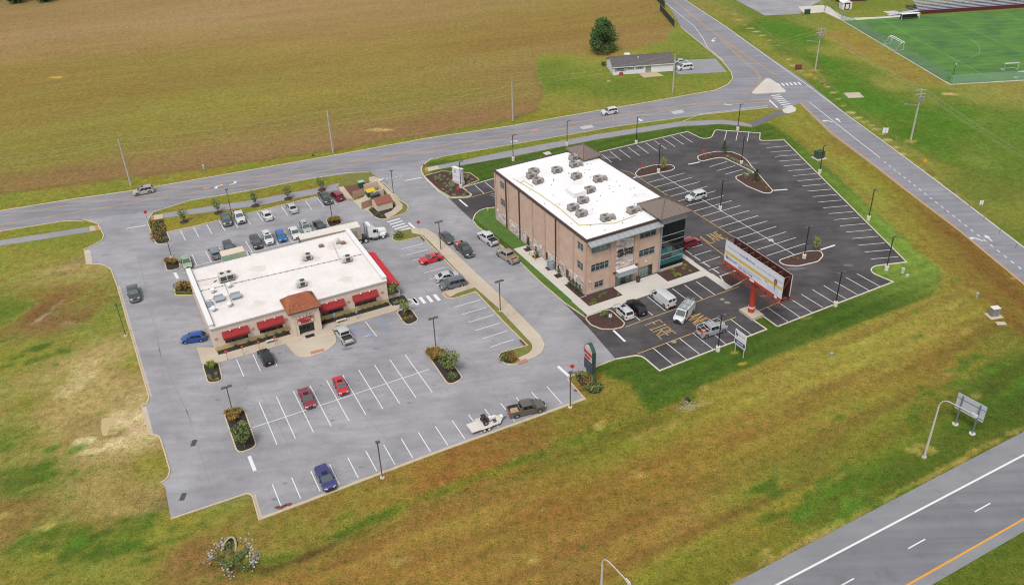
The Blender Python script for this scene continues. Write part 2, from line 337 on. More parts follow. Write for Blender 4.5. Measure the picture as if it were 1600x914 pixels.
RF = tint(RF, .8*g0, .24, .1, .2)*(1+.22*n2+.18*nf)[..., None]; m = mask(RFP, .3); C = C*(1-m)+RF*m
# --- the fallow field: even, faint drifts along the rows
FA = aidw(CFI, 18, .35, 3., 60., 7., 80); uf, vf = rot(18)
fs = vnoise(uf*.10, vf, 3.2, 23)+.6*vnoise(uf*.25, vf, 1.4, 24); fg = .6*vnoise(uf*.3, vf, 12, 25)+.35*fs
FA = tint(FA*np.array([1.03, 1.0, 1.16]), fg*.7, .16, .10, .25)*(1+.13*fs+.10*vnoise(X, Y, 1.7, 26)+.10*nf)[..., None]
m = mask(FIELD, .8); fieldm = m[..., 0]; C = C*(1-m)+FA*m
fe = polydist(X, Y, [g2(p) for p in FIELD[8:17]]); fe = np.exp(-((fe-.4)/.7)**2)[..., None]*.3; C = C*(1-fe)+np.array(ph('6a4c30'))*fe
Hc = tint(aidw(CHO, 8, .6, 3., 10., 3., 90), g0, .24, .10, .22)*(1+.18*n2+.16*nf)[..., None]; m = mask(HOUSEL, .7); C = C*(1-m)+Hc*m
# --- mown green lawn round the office lot, striped by the mower
lm = mask(LAWN, .2); st = np.sin(V*2*pi/2.9+.5*vnoise(X, Y, 9, 31)); st2 = np.sin(V2*2*pi/2.9); farl = np.clip((px-1240)/60, 0, 1)*np.clip((430-py)/30, 0, 1)
st = st*(1-farl)+st2*farl; lt = np.clip((px-1180)/200, 0, 1)[..., None]*.75*np.clip((480-py)/60, 0, 1)[..., None]
Lc = (np.array(ph('577025'))*(1-lt)+np.array(ph('96ad4c'))*lt)*(1+.10*st)[..., None]
Lc = tint(Lc, -.5*n1-.5*n2, .35, .0, .2)*(1+.18*n2+.16*nf+.12*sn(1.3, 33, .08))[..., None]; C = C*(1-lm)+Lc*lm
ed = polydist(X, Y, [g2(p) for p in LAWN[11:18]]); ed = (np.exp(-((ed+.2)/.5)**2)*.35)[..., None]*lm; C = C*(1-ed)+np.array(ph('3a5c16'))*ed
# --- ditch: dark brown line along the bottom, green bank on the lot side
wv = DS+.5*n2
dm = np.clip(np.exp(-(wv/.62)**2)*np.clip((660-px)/160, .18, 1), 0, 1)[..., None]*.75; C = C*(1-dm)+np.array(ph('4a3c22'))*dm
bank = np.exp(-((wv-1.2)/.75)**2)*np.clip(.8+2.*vnoise(X, Y, 6, 42)+.6*n2, 0, 1); bank = np.where(py < np.interp(px, [362,420,540,680,880,1072], [880,884,838,780,702,622]), bank, bank*.25)[..., None]*.8
C = C*(1-bank)+np.array(ph('56761f'))*bank*(1+.3*nf)[..., None]
def spot(x, y, rx, ry, h, k=.85, sharp=2., ang=0., wob=1.):         # worn earth and the like; radii in metres
    global C
    p = g2((x, y)); c, s = cos(radians(ang)), sin(radians(ang)); R0 = 3.*max(rx, ry)+3
    sl_ = (slice(max(0, int((p[1]-R0-GY0)/GS)), max(1, int((p[1]+R0-GY0)/GS))), slice(max(0, int((p[0]-R0-GX0)/GS)), max(1, int((p[0]+R0-GX0)/GS))))
    if C[sl_].size == 0: return
    a_, b_ = X[sl_]+dx[sl_]*.3*wob-p[0], Y[sl_]+dy[sl_]*.3*wob-p[1]; a_, b_ = (a_*c+b_*s)/rx, (-a_*s+b_*c)/ry
    m = np.clip((1.15-np.sqrt(a_*a_+b_*b_)+.9*n2[sl_]+.5*nf[sl_])*sharp, 0, 1)*k; m = m[..., None]
    C[sl_] = C[sl_]*(1-m)+np.array(ph(h))*m*(1+.2*n2[sl_]+.25*nf[sl_])[..., None]
for a_ in np.linspace(0, 2*pi, 20): spot(130+62*cos(a_), 668+40*sin(a_), 3., 2.6, 'a58e56', .32, .8)
spot(160,655,8.5,6.5,'ac9266',.7,.8); spot(140,620,4.4,8.5,'ab9162',.65,.8,-15); spot(150,745,4.5,7,'a38c58',.45,.8); spot(128,588,1.9,5.4,'bea47a',.75,1.5,-12); spot(150,565,1.6,3,'b49a6c',.6,1.5)
spot(138,662,3.4,2.4,'8c7448',.6,1.3); spot(212,658,3.6,1.7,'d0b894',.85,1.6,-20); spot(193,684,3.6,.9,'d0b690',.85,1.8,22); spot(161,701,3.4,.8,'d2ba92',.85,2.6,18); spot(127,689,1.6,1.,'dac4a0',.9,2.6); spot(178,678,2.2,1.1,'86754e',.7,1.6); spot(183,668,1.2,1.5,'b8a070',.6,1.5)
spot(86,470,2.4,7.5,'865f3c',.8,1.3,-24); spot(60,488,1.5,4.4,'7c5636',.8,1.6,-16); spot(78,486,.5,3.,'96887a',.45,2,-14); spot(64,497,.5,2.,'b09c84',.6,2,-14); spot(108,505,2.2,1.2,'a4886a',.6,1.6,20); spot(110,455,1.1,2.2,'94744c',.6,1.5)
spot(105,418,6.,2.2,'a88e62',.7,1.,12); spot(128,406,3.2,1.6,'8f7a5c',.7,1.4,15); spot(140,430,3,2,'a08a5c',.4,1.); spot(95,428,1.8,.8,'7c6040',.6,1.6)
spot(240,790,2.0,1.1,'665a46',.85,1.8); spot(222,785,4.5,1.8,'94744c',.5,1.1); spot(296,871,3.4,3.6,'8a6240',.6,1.); spot(32,813,3.2,3.4,'8e7042',.65,1.); spot(10,842,3,3,'8e6c44',.6,1.)
for a_ in np.linspace(-.4, 3.4, 16): spot(190+52*cos(a_), 770+26*sin(a_), 2.2, 1.3, 'a28c58', .35, 1.)
spot(1484,147,1.7,1.5,'c2a272',.9,2.); spot(1160,567,.9,.6,'cfa648',.95,3.); spot(1146,550,.6,.4,'b09a48',.7,2.); spot(1423,221,1.7,.9,'a8854a',.8); spot(1273,111,1.7,.9,'a8854a',.8); spot(942,84,7.5,4.0,'9a7444',.75,1.2); spot(1440,700,2.2,1.2,'b59a58',.5); spot(590,203,3.6,1.1,'c4a070',.7,2.); spot(88,121,2.0,.9,'cba050',.9,2.)
spot(1080,632,2.4,1.2,'a89878',.6,1.5); spot(1250,112,1.4,.8,'b08a58',.7); spot(1020,672,4.,.9,'b08a50',.5,1.2,27); spot(1535,338,1.6,.8,'b59a72',.8,2.); spot(1425,266,1.4,.6,'b59a72',.8,2.); spot(940,655,5,2,'86602f',.5,1.,27); spot(1350,535,3,.7,'b8a050',.5,1.2,27)
for i in range(46):                # bare dirt at every stake of the low fence
    t_ = i/45; spot(1135+t_*440+3*sin(t_*40), 12+t_*372+4*sin(t_*31)-26*sin(pi*t_)*.2, 1.15, .7, 'b8a07c', .8, 2.)
for t_ in np.linspace(0, 1, 70):   # scuffed edge of the highway
    spot(1150+t_*450, 903-t_*238+2*sin(t_*50), 1.4, .45, 'a88c50', .6*(.4+.6*random.random()), 1.5, 27)
for t_ in np.linspace(0, 1, 60): spot(1250+t_*350, 163+t_*284, 1.0, .5, '8c6a38', .5*random.random(), 1.5)
for i in range(150):               # tufts of stronger green and of straw scattered through the near grass
    x_, y_ = random.uniform(0, 1600), random.uniform(380, 914)
    spot(x_, y_, random.uniform(.5, 1.6), random.uniform(.3, .8), '5c7a24' if random.random() < .55 else 'b09a58', random.uniform(.3, .6), 1.6, 27)
for x_, y_, n_ in ((1330,770,26),(1480,650,22),(1560,600,16),(1250,790,14),(60,720,16),(120,850,20),(230,825,10),(30,560,12)):
    for i in range(n_): spot(x_+random.gauss(0, 45), y_+random.gauss(0, 22), random.uniform(.8, 2.4), random.uniform(.5, 1.2), random.choice(('4f7020','5c7c24','688a2c')), random.uniform(.4, .75), 1.4, 27)
gk = np.clip((C[..., 1]/np.maximum(C[..., 0], 1e-4)-.95)*3., 0, 1)*(1-fieldm); C = C*(.95-.26*gk)[..., None]*np.array([.97, 1.03, .98]); C = np.clip(C, .004, .8)
nxv, nyv = len(gx), len(gy)
gv = np.stack([X, Y, Zg], -1).reshape(-1, 3); idx = np.arange(nxv*nyv).reshape(nyv, nxv)
gf = np.stack([idx[:-1, :-1], idx[:-1, 1:], idx[1:, 1:], idx[1:, :-1]], -1).reshape(-1, 4)
BIG = 6000.                                    # the same sheet goes on to the horizon
ov = np.array([(-BIG, -BIG, 0), (BIG, -BIG, 0), (BIG, BIG, 0), (-BIG, BIG, 0)], float); k0 = len(gv); gv = np.concatenate([gv, ov])
rims = [np.r_[k0, k0+1, idx[0, ::-1]], np.r_[k0+1, k0+2, idx[::-1, -1]], np.r_[k0+2, k0+3, idx[-1, :]], np.r_[k0+3, k0, idx[:, 0]]]
me = bpy.data.meshes.new('ground'); lv = np.concatenate([gf.ravel()]+rims).astype(np.int32); tot = np.array([4]*len(gf)+[len(r) for r in rims], np.int32)
me.vertices.add(len(gv)); me.vertices.foreach_set('co', gv.astype(np.float32).ravel()); me.loops.add(len(lv)); me.loops.foreach_set('vertex_index', lv)
me.polygons.add(len(tot)); me.polygons.foreach_set('loop_start', np.r_[0, np.cumsum(tot)[:-1]].astype(np.int32)); me.update(calc_edges=True); me.validate()
ca = me.color_attributes.new('turf', 'FLOAT_COLOR', 'POINT')
cc = np.ones((len(gv), 4), np.float32); cc[:k0, :3] = C.reshape(-1, 3); cc[k0:, :3] = ph('8c7c3c'); ca.data.foreach_set('color', cc.ravel())
gm = bpy.data.materials.new('turf'); gm.use_nodes = True; N = gm.node_tree.nodes; L = gm.node_tree.links; b = N['Principled BSDF']
b.inputs['Roughness'].default_value = .95; b.inputs['Specular IOR Level'].default_value = .15
at = N.new('ShaderNodeAttribute'); at.attribute_name = 'turf'; ge = N.new('ShaderNodeNewGeometry')
def noise_node(sc, det, rough=.6):
    n = N.new('ShaderNodeTexNoise'); n.inputs['Scale'].default_value = sc; n.inputs['Detail'].default_value = det; n.inputs['Roughness'].default_value = rough
    L.new(ge.outputs['Position'], n.inputs['Vector']); return n
nA, nB, nC = noise_node(.8, 9, .78), noise_node(5., 4, .7), noise_node(1.7, 6, .7)
def ramp(n, a, c, p0=.3, p1=.7):
    r = N.new('ShaderNodeValToRGB'); r.color_ramp.elements[0].position = p0; r.color_ramp.elements[1].position = p1
    r.color_ramp.elements[0].color = (*a, 1); r.color_ramp.elements[1].color = (*c, 1); L.new(n.outputs['Fac'], r.inputs[0]); return r
rA = ramp(nA, (.66, .78, .55), (1.34, 1.24, 1.34), .36, .64); rB = ramp(nB, (.62, .64, .60), (1.40, 1.38, 1.40), .36, .64); rC = ramp(nC, (.42, .60, .38), (1.06, 1.05, 1.06), .32, .47)
m1 = N.new('ShaderNodeMix'); m1.data_type = 'RGBA'; m1.blend_type = 'MULTIPLY'; m1.inputs[0].default_value = 1
m0 = N.new('ShaderNodeMix'); m0.data_type = 'RGBA'; m0.blend_type = 'MULTIPLY'; m0.inputs[0].default_value = 1
m2 = N.new('ShaderNodeMix'); m2.data_type = 'RGBA'; m2.blend_type = 'MULTIPLY'; m2.inputs[0].default_value = 1
L.new(at.outputs['Color'], m1.inputs[6]); L.new(rA.outputs[0], m1.inputs[7]); L.new(m1.outputs[2], m0.inputs[6]); L.new(rC.outputs[0], m0.inputs[7]); L.new(m0.outputs[2], m2.inputs[6]); L.new(rB.outputs[0], m2.inputs[7])
L.new(m2.outputs[2], b.inputs['Base Color'])
bu = N.new('ShaderNodeBump'); bu.inputs['Strength'].default_value = .5; bu.inputs['Distance'].default_value = .12; L.new(nB.outputs['Fac'], bu.inputs['Height']); L.new(bu.outputs[0], b.inputs['Normal'])
me.materials.append(gm); me.update()
ground = tag(obj('ground', me), kind='structure')
# ================================================================== paving
def paved(name, c, c2, fine=.16, patch=.5, stretch=(.35, 1.2, 1), ang=27):
    m = bpy.data.materials.new(name); m.use_nodes = True; N = m.node_tree.nodes; L = m.node_tree.links; b = N['Principled BSDF']
    b.inputs['Roughness'].default_value = .88; b.inputs['Specular IOR Level'].default_value = .3
    ge = N.new('ShaderNodeNewGeometry')
    def nn(sc, det, stretch=None):
        n = N.new('ShaderNodeTexNoise'); n.inputs['Scale'].default_value = sc; n.inputs['Detail'].default_value = det; n.inputs['Roughness'].default_value = .6
        if stretch:
            mp = N.new('ShaderNodeMapping'); mp.inputs['Rotation'].default_value = (0, 0, -radians(ang)); mp.inputs['Scale'].default_value = stretch
            L.new(ge.outputs['Position'], mp.inputs['Vector']); L.new(mp.outputs[0], n.inputs['Vector'])
        else: L.new(ge.outputs['Position'], n.inputs['Vector'])
        return n
    r = N.new('ShaderNodeValToRGB'); r.color_ramp.elements[0].position = .35; r.color_ramp.elements[1].position = .66
    r.color_ramp.elements[0].color = (*c2, 1); r.color_ramp.elements[1].color = (*c, 1); L.new(nn(.11, 6).outputs['Fac'], r.inputs[0])
    def mul(src, n, lo, hi, p0=.3, p1=.7):
        q = N.new('ShaderNodeValToRGB'); q.color_ramp.elements[0].position = p0; q.color_ramp.elements[1].position = p1
        q.color_ramp.elements[0].color = (lo, lo, lo, 1); q.color_ramp.elements[1].color = (hi, hi, hi, 1); L.new(n.outputs['Fac'], q.inputs[0])
        x = N.new('ShaderNodeMix'); x.data_type = 'RGBA'; x.blend_type = 'MULTIPLY'; x.inputs[0].default_value = 1
        L.new(src, x.inputs[6]); L.new(q.outputs[0], x.inputs[7]); return x.outputs[2]
    o = mul(r.outputs[0], nn(9, 3), 1-fine, 1+fine); o = mul(o, nn(.5, 4, stretch), 1-patch*.14, 1+patch*.12)
    o = mul(o, nn(.33, 5), .80, 1.0, .25, .42)
    L.new(o, b.inputs['Base Color'])
    bu = N.new('ShaderNodeBump'); bu.inputs['Strength'].default_value = .25; bu.inputs['Distance'].default_value = .02; L.new(nn(22, 2).outputs['Fac'], bu.inputs['Height']); L.new(bu.outputs[0], b.inputs['Normal'])
    return m
M_old = paved('aged_asphalt', ph('a6a5a9'), ph('929196'), .13, 1.0)
M_new = paved('fresh_asphalt', ph('5e5a5c'), ph('444143'), .18, 1.8)
M_road = paved('road_asphalt', ph('94949b'), ph('87878e'), .10, 1.2, (.03, 1.5, 1), 20)
M_hwy = paved('highway_asphalt', ph('84848a'), ph('78787e'), .10, 1.3, (.02, 1.3, 1), 27.4)
M_shoulder = paved('shoulder_asphalt', ph('919296'), ph('87888c'), .12, .5)
M_path = paved('path_asphalt', ph('9d9da3'), ph('929298'), .10, .4)
M_pathd = paved('dark_path', ph('77767a'), ph('6c6b70'), .10, .4)
M_conc = paved('concrete', ph('ccbfae'), ph('bfb09c'), .07, .4)
M_concw = paved('new_concrete', ph('d6d0c8'), ph('cac4bb'), .06, .3)
M_kerb = mat('kerb_concrete', ph('cdbd9f'), .9, var=.12, scale=1.5)
M_kerbw = mat('kerb_new', ph('dcd4c6'), .9, var=.10, scale=1.5)
M_wht = mat('white_paint', ph('e9e8ea'), .7, var=.07, scale=2.5)
M_wht2 = mat('worn_white_paint', ph('d3d2d6'), .8, var=.16, scale=1.8)
M_yel = mat('yellow_paint', ph('d6ac62'), .75, var=.12, scale=2.)
M_org = mat('amber_paint', ph('cb9a5e'), .75, var=.14, scale=1.5)
M_orgb = mat('bright_amber_paint', ph('e0a03c'), .75, var=.08, scale=1.5)
M_blue = mat('blue_paint', ph('7e92c4'), .75, var=.14, scale=2.)
M_pink = mat('pink_survey_paint', ph('b58a98'), .8, var=.2, scale=2.)
M_mulch = mat('brown_mulch', ph('583731'), .95, c2=ph('3a2522'), scale=3., bump=.8, bscale=14)
M_mulchd = mat('dark_mulch', ph('3a3230'), .95, c2=ph('272220'), scale=3., bump=.8, bscale=14)
M_mulchr = mat('red_mulch', ph('80503f'), .95, c2=ph('6a4034'), scale=3., bump=.6, bscale=14)
M_brickp = mat('brick_paver', ph('b8836c'), .9, var=.1, scale=4)
M_turf = mat('verge_turf', ph('80803a'), .95, c2=ph('686a26'), scale=.9, bump=.6, bscale=7)
M_turfg = mat('green_turf', ph('567a26'), .95, c2=ph('43631a'), scale=.9, bump=.6, bscale=7)
M_seam = mat('asphalt_seam', ph('8b8b93'), .95, var=.15, scale=1.)
M_stain = mat('oil_stain', ph('828086'), .8, var=.12, scale=1.)
M_stain2 = mat('faint_stain', ph('8f8d92'), .85, var=.08, scale=1.)
M_tar = mat('pale_scuff', ph('b2aca8'), .95, var=.1, scale=1.)
def sheet(name, pts, z, m, parent=None, kind='structure'):
    o = MB().poly(pts, z).build(name, m, parent)
    if parent is None: tag(o, kind=kind)
    return o
def kerb(pts, parent, m=None, closed=False, side=1., w=.2, z=.15, z0=0.):
    return MB().strip(pts, w, z, z0, closed, side).build('kerb', m or M_kerb, parent)
def line(parent, a, b, z, m=None, w=.13, name='parking_line'):
    a, b = g2(a), g2(b); return MB().strip([a, b], w, z).build(name, m or M_wht, parent)
def rowlines(parent, a0, a1, b0, b1, n, z, m=None, w=.13, skip=(), name='parking_line'):
    A0, A1, B0, B1 = [Vector(g2(p)) for p in (a0, a1, b0, b1)]
    for i in range(n):
        if i in skip: continue
        t = i/(n-1); MB().strip([A0.lerp(B0, t), A1.lerp(B1, t)], w, z).build(name, m or M_wht, parent)
def ext(a, b, ka, kb):          # lengthen a line of ground points at both ends (metres)
    a, b = Vector(a), Vector(b); d = (b-a).normalized(); return tuple(a-d*ka), tuple(b+d*kb)
Z1, Z2, Z3, Z4, ZM = .02, .032, .044, .056, .008
# --- north road
NU = W([(0,330.4),(114.8,312),(206.7,299),(400,265.3),(531,242),(662,218),(800,197.5),(925,175.5),(997,163.4),(1095,146)], closed=False)
ND = W([(0,361.6),(98.4,346),(239.5,332),(295,314),(400,296.5),(465.6,282.8),(577,268),(662,251),(695,244.5),(800,226.4),(964,198),(1095,180),(1200,169)], closed=False)
e0 = ext(NU[0], NU[1], 260, 0)[0]; e1 = ext(ND[0], ND[1], 260, 0)[0]
CORN = W([(1118,142),(1138,133),(1146,123),(1143,113),(1128,95),(1108,79),(1064,42.7)], 6., closed=False)
north_road = sheet('north_road', [e0]+NU+CORN[:6]+[g2((1180,128)),g2((1240,150)),g2((1249,162)),g2((1225,173))]+ND[::-1]+[e1], Z1, M_road)
MB().strip([e0]+NU+CORN, .3, .12, 0, side=1).build('kerb', M_kerb, north_road)
for seg in (ND[:2],): kerb([e1]+[g2(p) for p in ((0,361.6),(98.4,346),(131,345))], north_road, side=-1)
kerb([g2(p) for p in ((239.5,332),(295,314),(400,296.5),(465.6,282.8),(541,270.7),(577,269.5))], north_road, side=-1)
kerb([g2(p) for p in ((676,250),(695,244.5),(800,226.4),(964,198),(1095,180),(1200,169))], north_road, side=-1, w=.15)
def offs(pts, d):
    o = []
    for i, p in enumerate(pts):
        a, b = Vector(pts[max(i-1, 0)]), Vector(pts[min(i+1, len(pts)-1)]); n = (b-a).normalized(); o.append((p[0]-n.y*d, p[1]+n.x*d))
    return o
def mark(parent, pts, w, z, m, name): return MB().strip(pts, w, z).build(name, m, parent)
def resample(pts, step):
    pts = [Vector(p) for p in pts]; out = [pts[0]]
    for a, b in zip(pts, pts[1:]):
        n = max(1, int((b-a).length/step)); out += [a.lerp(b, (i+1)/n) for i in range(n)]
    return [tuple(p) for p in out]
OL = W([(-200,369),(0,338.5),(60,328.7),(240,303),(400,277),(600,243.5),(800,208),(1000,175),(1100,160.5),(1215,155)], closed=False)
OM = W([(-200,385),(0,352),(120,332),(240,311),(400,287),(600,249.5),(800,215.5),(950,189),(1100,165),(1215,160)], closed=False)
for nm, ol, off in (('a', OL, 0), ('b', OM, 0)):
    mark(north_road, ol, .24, Z1+ZM, M_org, 'centre_line')
for pts in (((98,344),(131,346)),): pass
mark(north_road, W([(1060,193),(1095,178.5),(1200,165.5)], closed=False), .14, Z1+ZM, M_wht, 'edge_line')
# --- road through the junction towards the top of the picture
DL = W([(1038,0),(1052,22),(1064,42.7),(1108,79),(1128,95),(1143,113),(1146,123),(1170,140),(1240,150),(1249,162),(1298,210),(1364,259),(1415.5,299),(1495,359),(1600,446)], closed=False)
DR = W([(1066,1.6),(1128,42.7),(1200,93.5),(1254,129.6),(1331,193.6),(1423,262.5),(1473,299.5),(1600,395)], closed=False)
DR = [(q[0]+1.5, q[1]+.2) for q in DR]
a0 = ext(DL[0], DL[2], 160, 0)[0]; a1 = ext(DL[-2], DL[-1], 0, 90)[1]; c0 = ext(DR[0], DR[1], 160, 0)[0]; c1 = ext(DR[-2], DR[-1], 0, 90)[1]
side_road = sheet('side_road', [a0]+DL+[a1, c1]+DR[::-1]+[c0], Z2, M_road)
tag(MB().poly(W([(1110,146),(1136,135),(1145.5,124),(1143,114),(1185,116),(1195,146),(1150,158)]), Z1+.005).build('road_junction', M_road), kind='structure')
mark(side_road, [c0]+W([(1074,3),(1135,43),(1200,90),(1262,134),(1322,179),(1400,236),(1478,294),(1600,387)], closed=False)+[c1], .2, Z2+ZM, M_wht, 'edge_line')
for dd in (0, .55):
    mark(side_road, offs(W([(1050,0),(1068,14),(1100,41),(1150,77),(1185,101),(1215,120)], closed=False), dd), .16, Z2+ZM, M_org, 'centre_line')
    mark(side_road, offs(W([(1125,62),(1160,95),(1180,112),(1187,124),(1183,135),(1160,148)], 4., closed=False), dd), .16, Z2+ZM, M_org, 'centre_line')
mark(side_road, [*W([(1250,160),(1298,206),(1364,256),(1416,297),(1495,357),(1600,443)], closed=False), a1], .26, Z2+ZM, M_org, 'edge_line')
mark(side_road, W([(1036,2),(1070,30),(1085,42),(1098,60),(1105,74),(1130,95)], 3., closed=False), .16, Z2+ZM, M_wht, 'edge_line')
mark(side_road, W([(1264.5,160),(1320,204),(1375,247)], closed=False), .18, Z2+ZM, M_wht, 'lane_line')
DD = W([(1380,252),(1600,424)], closed=False); dv = Vector(DD[1])-Vector(DD[0]); nd = 24
for i in range(nd):
    p = Vector(DD[0])+dv*(i+.2)/nd*1.0; q = p+dv.normalized()*.9; MB().strip([p, q], .22, Z2+ZM).build('lane_dash', M_wht, side_road)
kerb(W([(1247.6,160.8),(1298,210),(1364,259),(1415.5,299),(1495,359),(1600,446)], closed=False), side_road, m=mat('orange_stained_kerb', ph('b89878'), .9, var=.1), side=1, w=.25, z=.06)
def arrow(parent, tip, tail, z, turn=0, m=None):      # painted lane arrow
    T, B = Vector(g2(tip)), Vector(g2(tail)); d = (T-B); l = d.length; d.normalize(); n = Vector((-d.y, d.x)); mb = MB()
    P = lambda a, s: tuple(B+d*a*l+n*s)
    if turn == 0:
        mb.poly([P(0, -.15), P(.55, -.15), P(.55, .15), P(0, .15)], z).poly([P(.55, -.55), P(1, 0), P(.55, .55)], z)
    else:
        t = turn
        mb.poly([P(0, -.15), P(.6, -.15), P(.6, .15), P(0, .15)], z).poly([P(.6, -.15*t), P(.82, .55*t), P(.62, .75*t), P(.45, .15*t)], z).poly([P(.48, .62*t), P(.95, .75*t), P(.7, 1.45*t)], z)
    return mb.build('lane_arrow', m or M_wht, parent)
arrow(side_road, (1287,187), (1301,191.5), Z2+ZM, 1); arrow(side_road, (1306,185), (1313,191), Z2+ZM)
arrow(side_road, (1512,368), (1536,377), Z2+ZM, 1); arrow(side_road, (1538,367), (1550,377), Z2+ZM)
arrow(side_road, (1108,66), (1118,60), Z2+ZM, 1)
arrow(north_road, (1133,166), (1146,163), Z1+ZM, -1); arrow(north_road, (995,190), (1001,183), Z1+ZM, 1)
arrow(north_road, (331,293), (348,289), Z1+ZM, 1); arrow(north_road, (373,286), (358,289), Z1+ZM, 1); arrow(north_road, (804,219), (798,223), Z1+ZM, -1)
for q in ((912,201),(918,197)), ((1052,178),(1066,173)):    # pale patches cut into the road
    (x0, y1), (x1, y0) = q
for c in ((917,199),(1059,175.5)):
    p = Vector(g2(c)); d = Vector((cos(radians(20)), sin(radians(20)))); n = Vector((-d.y, d.x))
    MB().poly([p-d*1.7-n*1., p+d*1.7-n*1., p+d*1.7+n*1., p-d*1.7+n*1.], Z1+.006).build('road_patch', mat('patch_white', ph('bcbcc0'), .9, var=.1), north_road)
for c, s in (((836,204),1.4),((958,184.5),.5),((322,294),.9)):
    p = Vector(g2(c)); MB().poly([p+Vector((cos(a)*s*random.uniform(.7,1.2), sin(a)*s*.6*random.uniform(.7,1.2))) for a in np.linspace(0, 2*pi, 9)[:-1]], Z1+.006).build('survey_mark', M_pink, north_road)
# traffic island and crossings
isl = W([(1172,148),(1199,121),(1214,131),(1230,145)], 1.2)
island = tag(MB().prism(isl, 0, .17).build('traffic_island', M_concw), kind='structure')
pad = W([(1222,172),(1236,166),(1244,170),(1243,175),(1233,178),(1224,177)], 1.); tag(MB().prism(pad, 0, .15).build('crossing_pad', M_concw), kind='structure')
def bars(parent, a, b, n, ln, wd, z, m=None, dirv=None):
    A, B = Vector(g2(a)), Vector(g2(b)); d = (B-A).normalized(); e = Vector(dirv).normalized() if dirv else Vector((-d.y, d.x))
    for i in range(n):
        c = A.lerp(B, i/(n-1)); MB().strip([c-e*ln/2, c+e*ln/2], wd, z).build('crossing_bar', m or M_wht, parent)
dr_ = Vector(g2((1298,210)))-Vector(g2((1249,162)))
bars(side_road, (1217,133), (1249,131), 6, 2.3, .55, Z2+ZM, dirv=dr_)
dn_ = Vector(g2((1200,169)))-Vector(g2((1095,180)))
bars(north_road, (1212,149.5), (1231,166.5), 7, 2.7, .5, Z1+ZM+.014, dirv=dn_)
mark(north_road, [g2((1202,157)), g2((1215,169))], .45, Z1+ZM+.014, M_wht, 'stop_line')
# --- highway
def hwl(a, b, ka=200, kb=260): p, q = Vector(g2(a)), Vector(g2(b)); return ext(p, q, ka, kb)
h1 = hwl((1140,914),(1600,674)); h4 = hwl((1456,913.4),(1600,830)); hw_ = hwl((1213.7,913.4),(1600,710.6)); ho_ = hwl((1418,913.4),(1600,810.3))
highway = sheet('highway', [h1[0], h1[1], h4[1], h4[0]], Z1, M_hwy)
sho = MB().poly([h1[0], h1[1], hw_[1], hw_[0]], Z1+.005).build('road_shoulder', M_shoulder, highway)
sho2 = MB().poly([ho_[0], ho_[1], h4[1], h4[0]], Z1+.005).build('road_shoulder', M_shoulder, highway)
mark(highway, list(hw_), .28, Z1+.014, M_wht, 'edge_line'); mark(highway, list(ho_), .26, Z1+.014, M_orgb, 'edge_line')
da, db = zM([(637,747),(940,580)]); DA, DB = Vector(g2(da)), Vector(g2(db)); e = (DB-DA); s_ = e.length; e.normalize()
for i in range(-4, 6):
    p = DA+e*s_*i; MB().strip([p, p+e*3.05], .17, Z1+.010).build('lane_dash', M_wht, highway)
# ================================================================== restaurant car park
LOT = [(131,343),(154,350),(163,368,3),(161,376,2),(131,391),(134.5,412.4),(161,413,4),(174,420.6,4),(184,447),(197,493),(215,555),(234,620,2),(232,630,2),(221,636),(232,678),
 (250,680,2),(257.5,703),(267,736,2),(263,748,1.5),(252,755),(258,760),(267,810),(387,770,1.5),(395,773,1.5),(406,811),(676.8,709),(913,623.7),(885,592,1.2),(893,587.6),(961.7,560.8)]
LOTE = [(919,511.6),(913,496),(882,474.5),(842,440),(809,407.5),(782,384),(745,354),(738,345),(701,310),(683.7,299),(664,279.5),(657,267,5),(659,261,3),(666.5,253.7),(676,248)]
LOTN = [(577,268),(594.5,281),(611.6,298),(626,314),(636.5,320,2),(639,325.6,2),(635,333.5,2),(617,339.4),(605,343),(594.5,344,2),(584,339.4,2),(576,331),(552.5,315),(551,313),(539,312.5,1),(535,308.6),(529,299.5),
 (496,308),(426,325),(310,353),(261.5,363.5),(267,376,1.2),(262.5,381,1.2),(246,383,1.2),(241,378,1.2),(229.7,348,2),(234,339,3),(241,330)]
lot = sheet('restaurant_car_park', W(LOT+LOTE+LOTN), Z2, M_old)
for seg, m in ((LOT[0:5], None), (LOT[5:14], None), (LOT[14:20], None), (LOT[21:30], None), (LOTN[1:14], None), (LOTN[13:], None), (LOTE[8:], M_kerbw), (LOTE[1:8], None)):
    kerb(W(seg, closed=False), lot, m, side=-1)
MB().poly([g2(p) for p in ((131,391),(134.5,412.4),(145,413),(141,391))], Z2+.01).build('concrete_apron', M_conc, lot)
MB().poly([g2(p) for p in ((221,636),(232,678),(240,679),(229,635))], Z2+.01).build('concrete_apron', M_conc, lot)
ZL = Z2+ZM
# gutter-pale strip along the kerbs
for seg in (LOT[8:12], LOT[23:27]): MB().strip(W(seg, closed=False), .35, Z2+.004, side=1).build('gutter_strip', M_conc, lot)
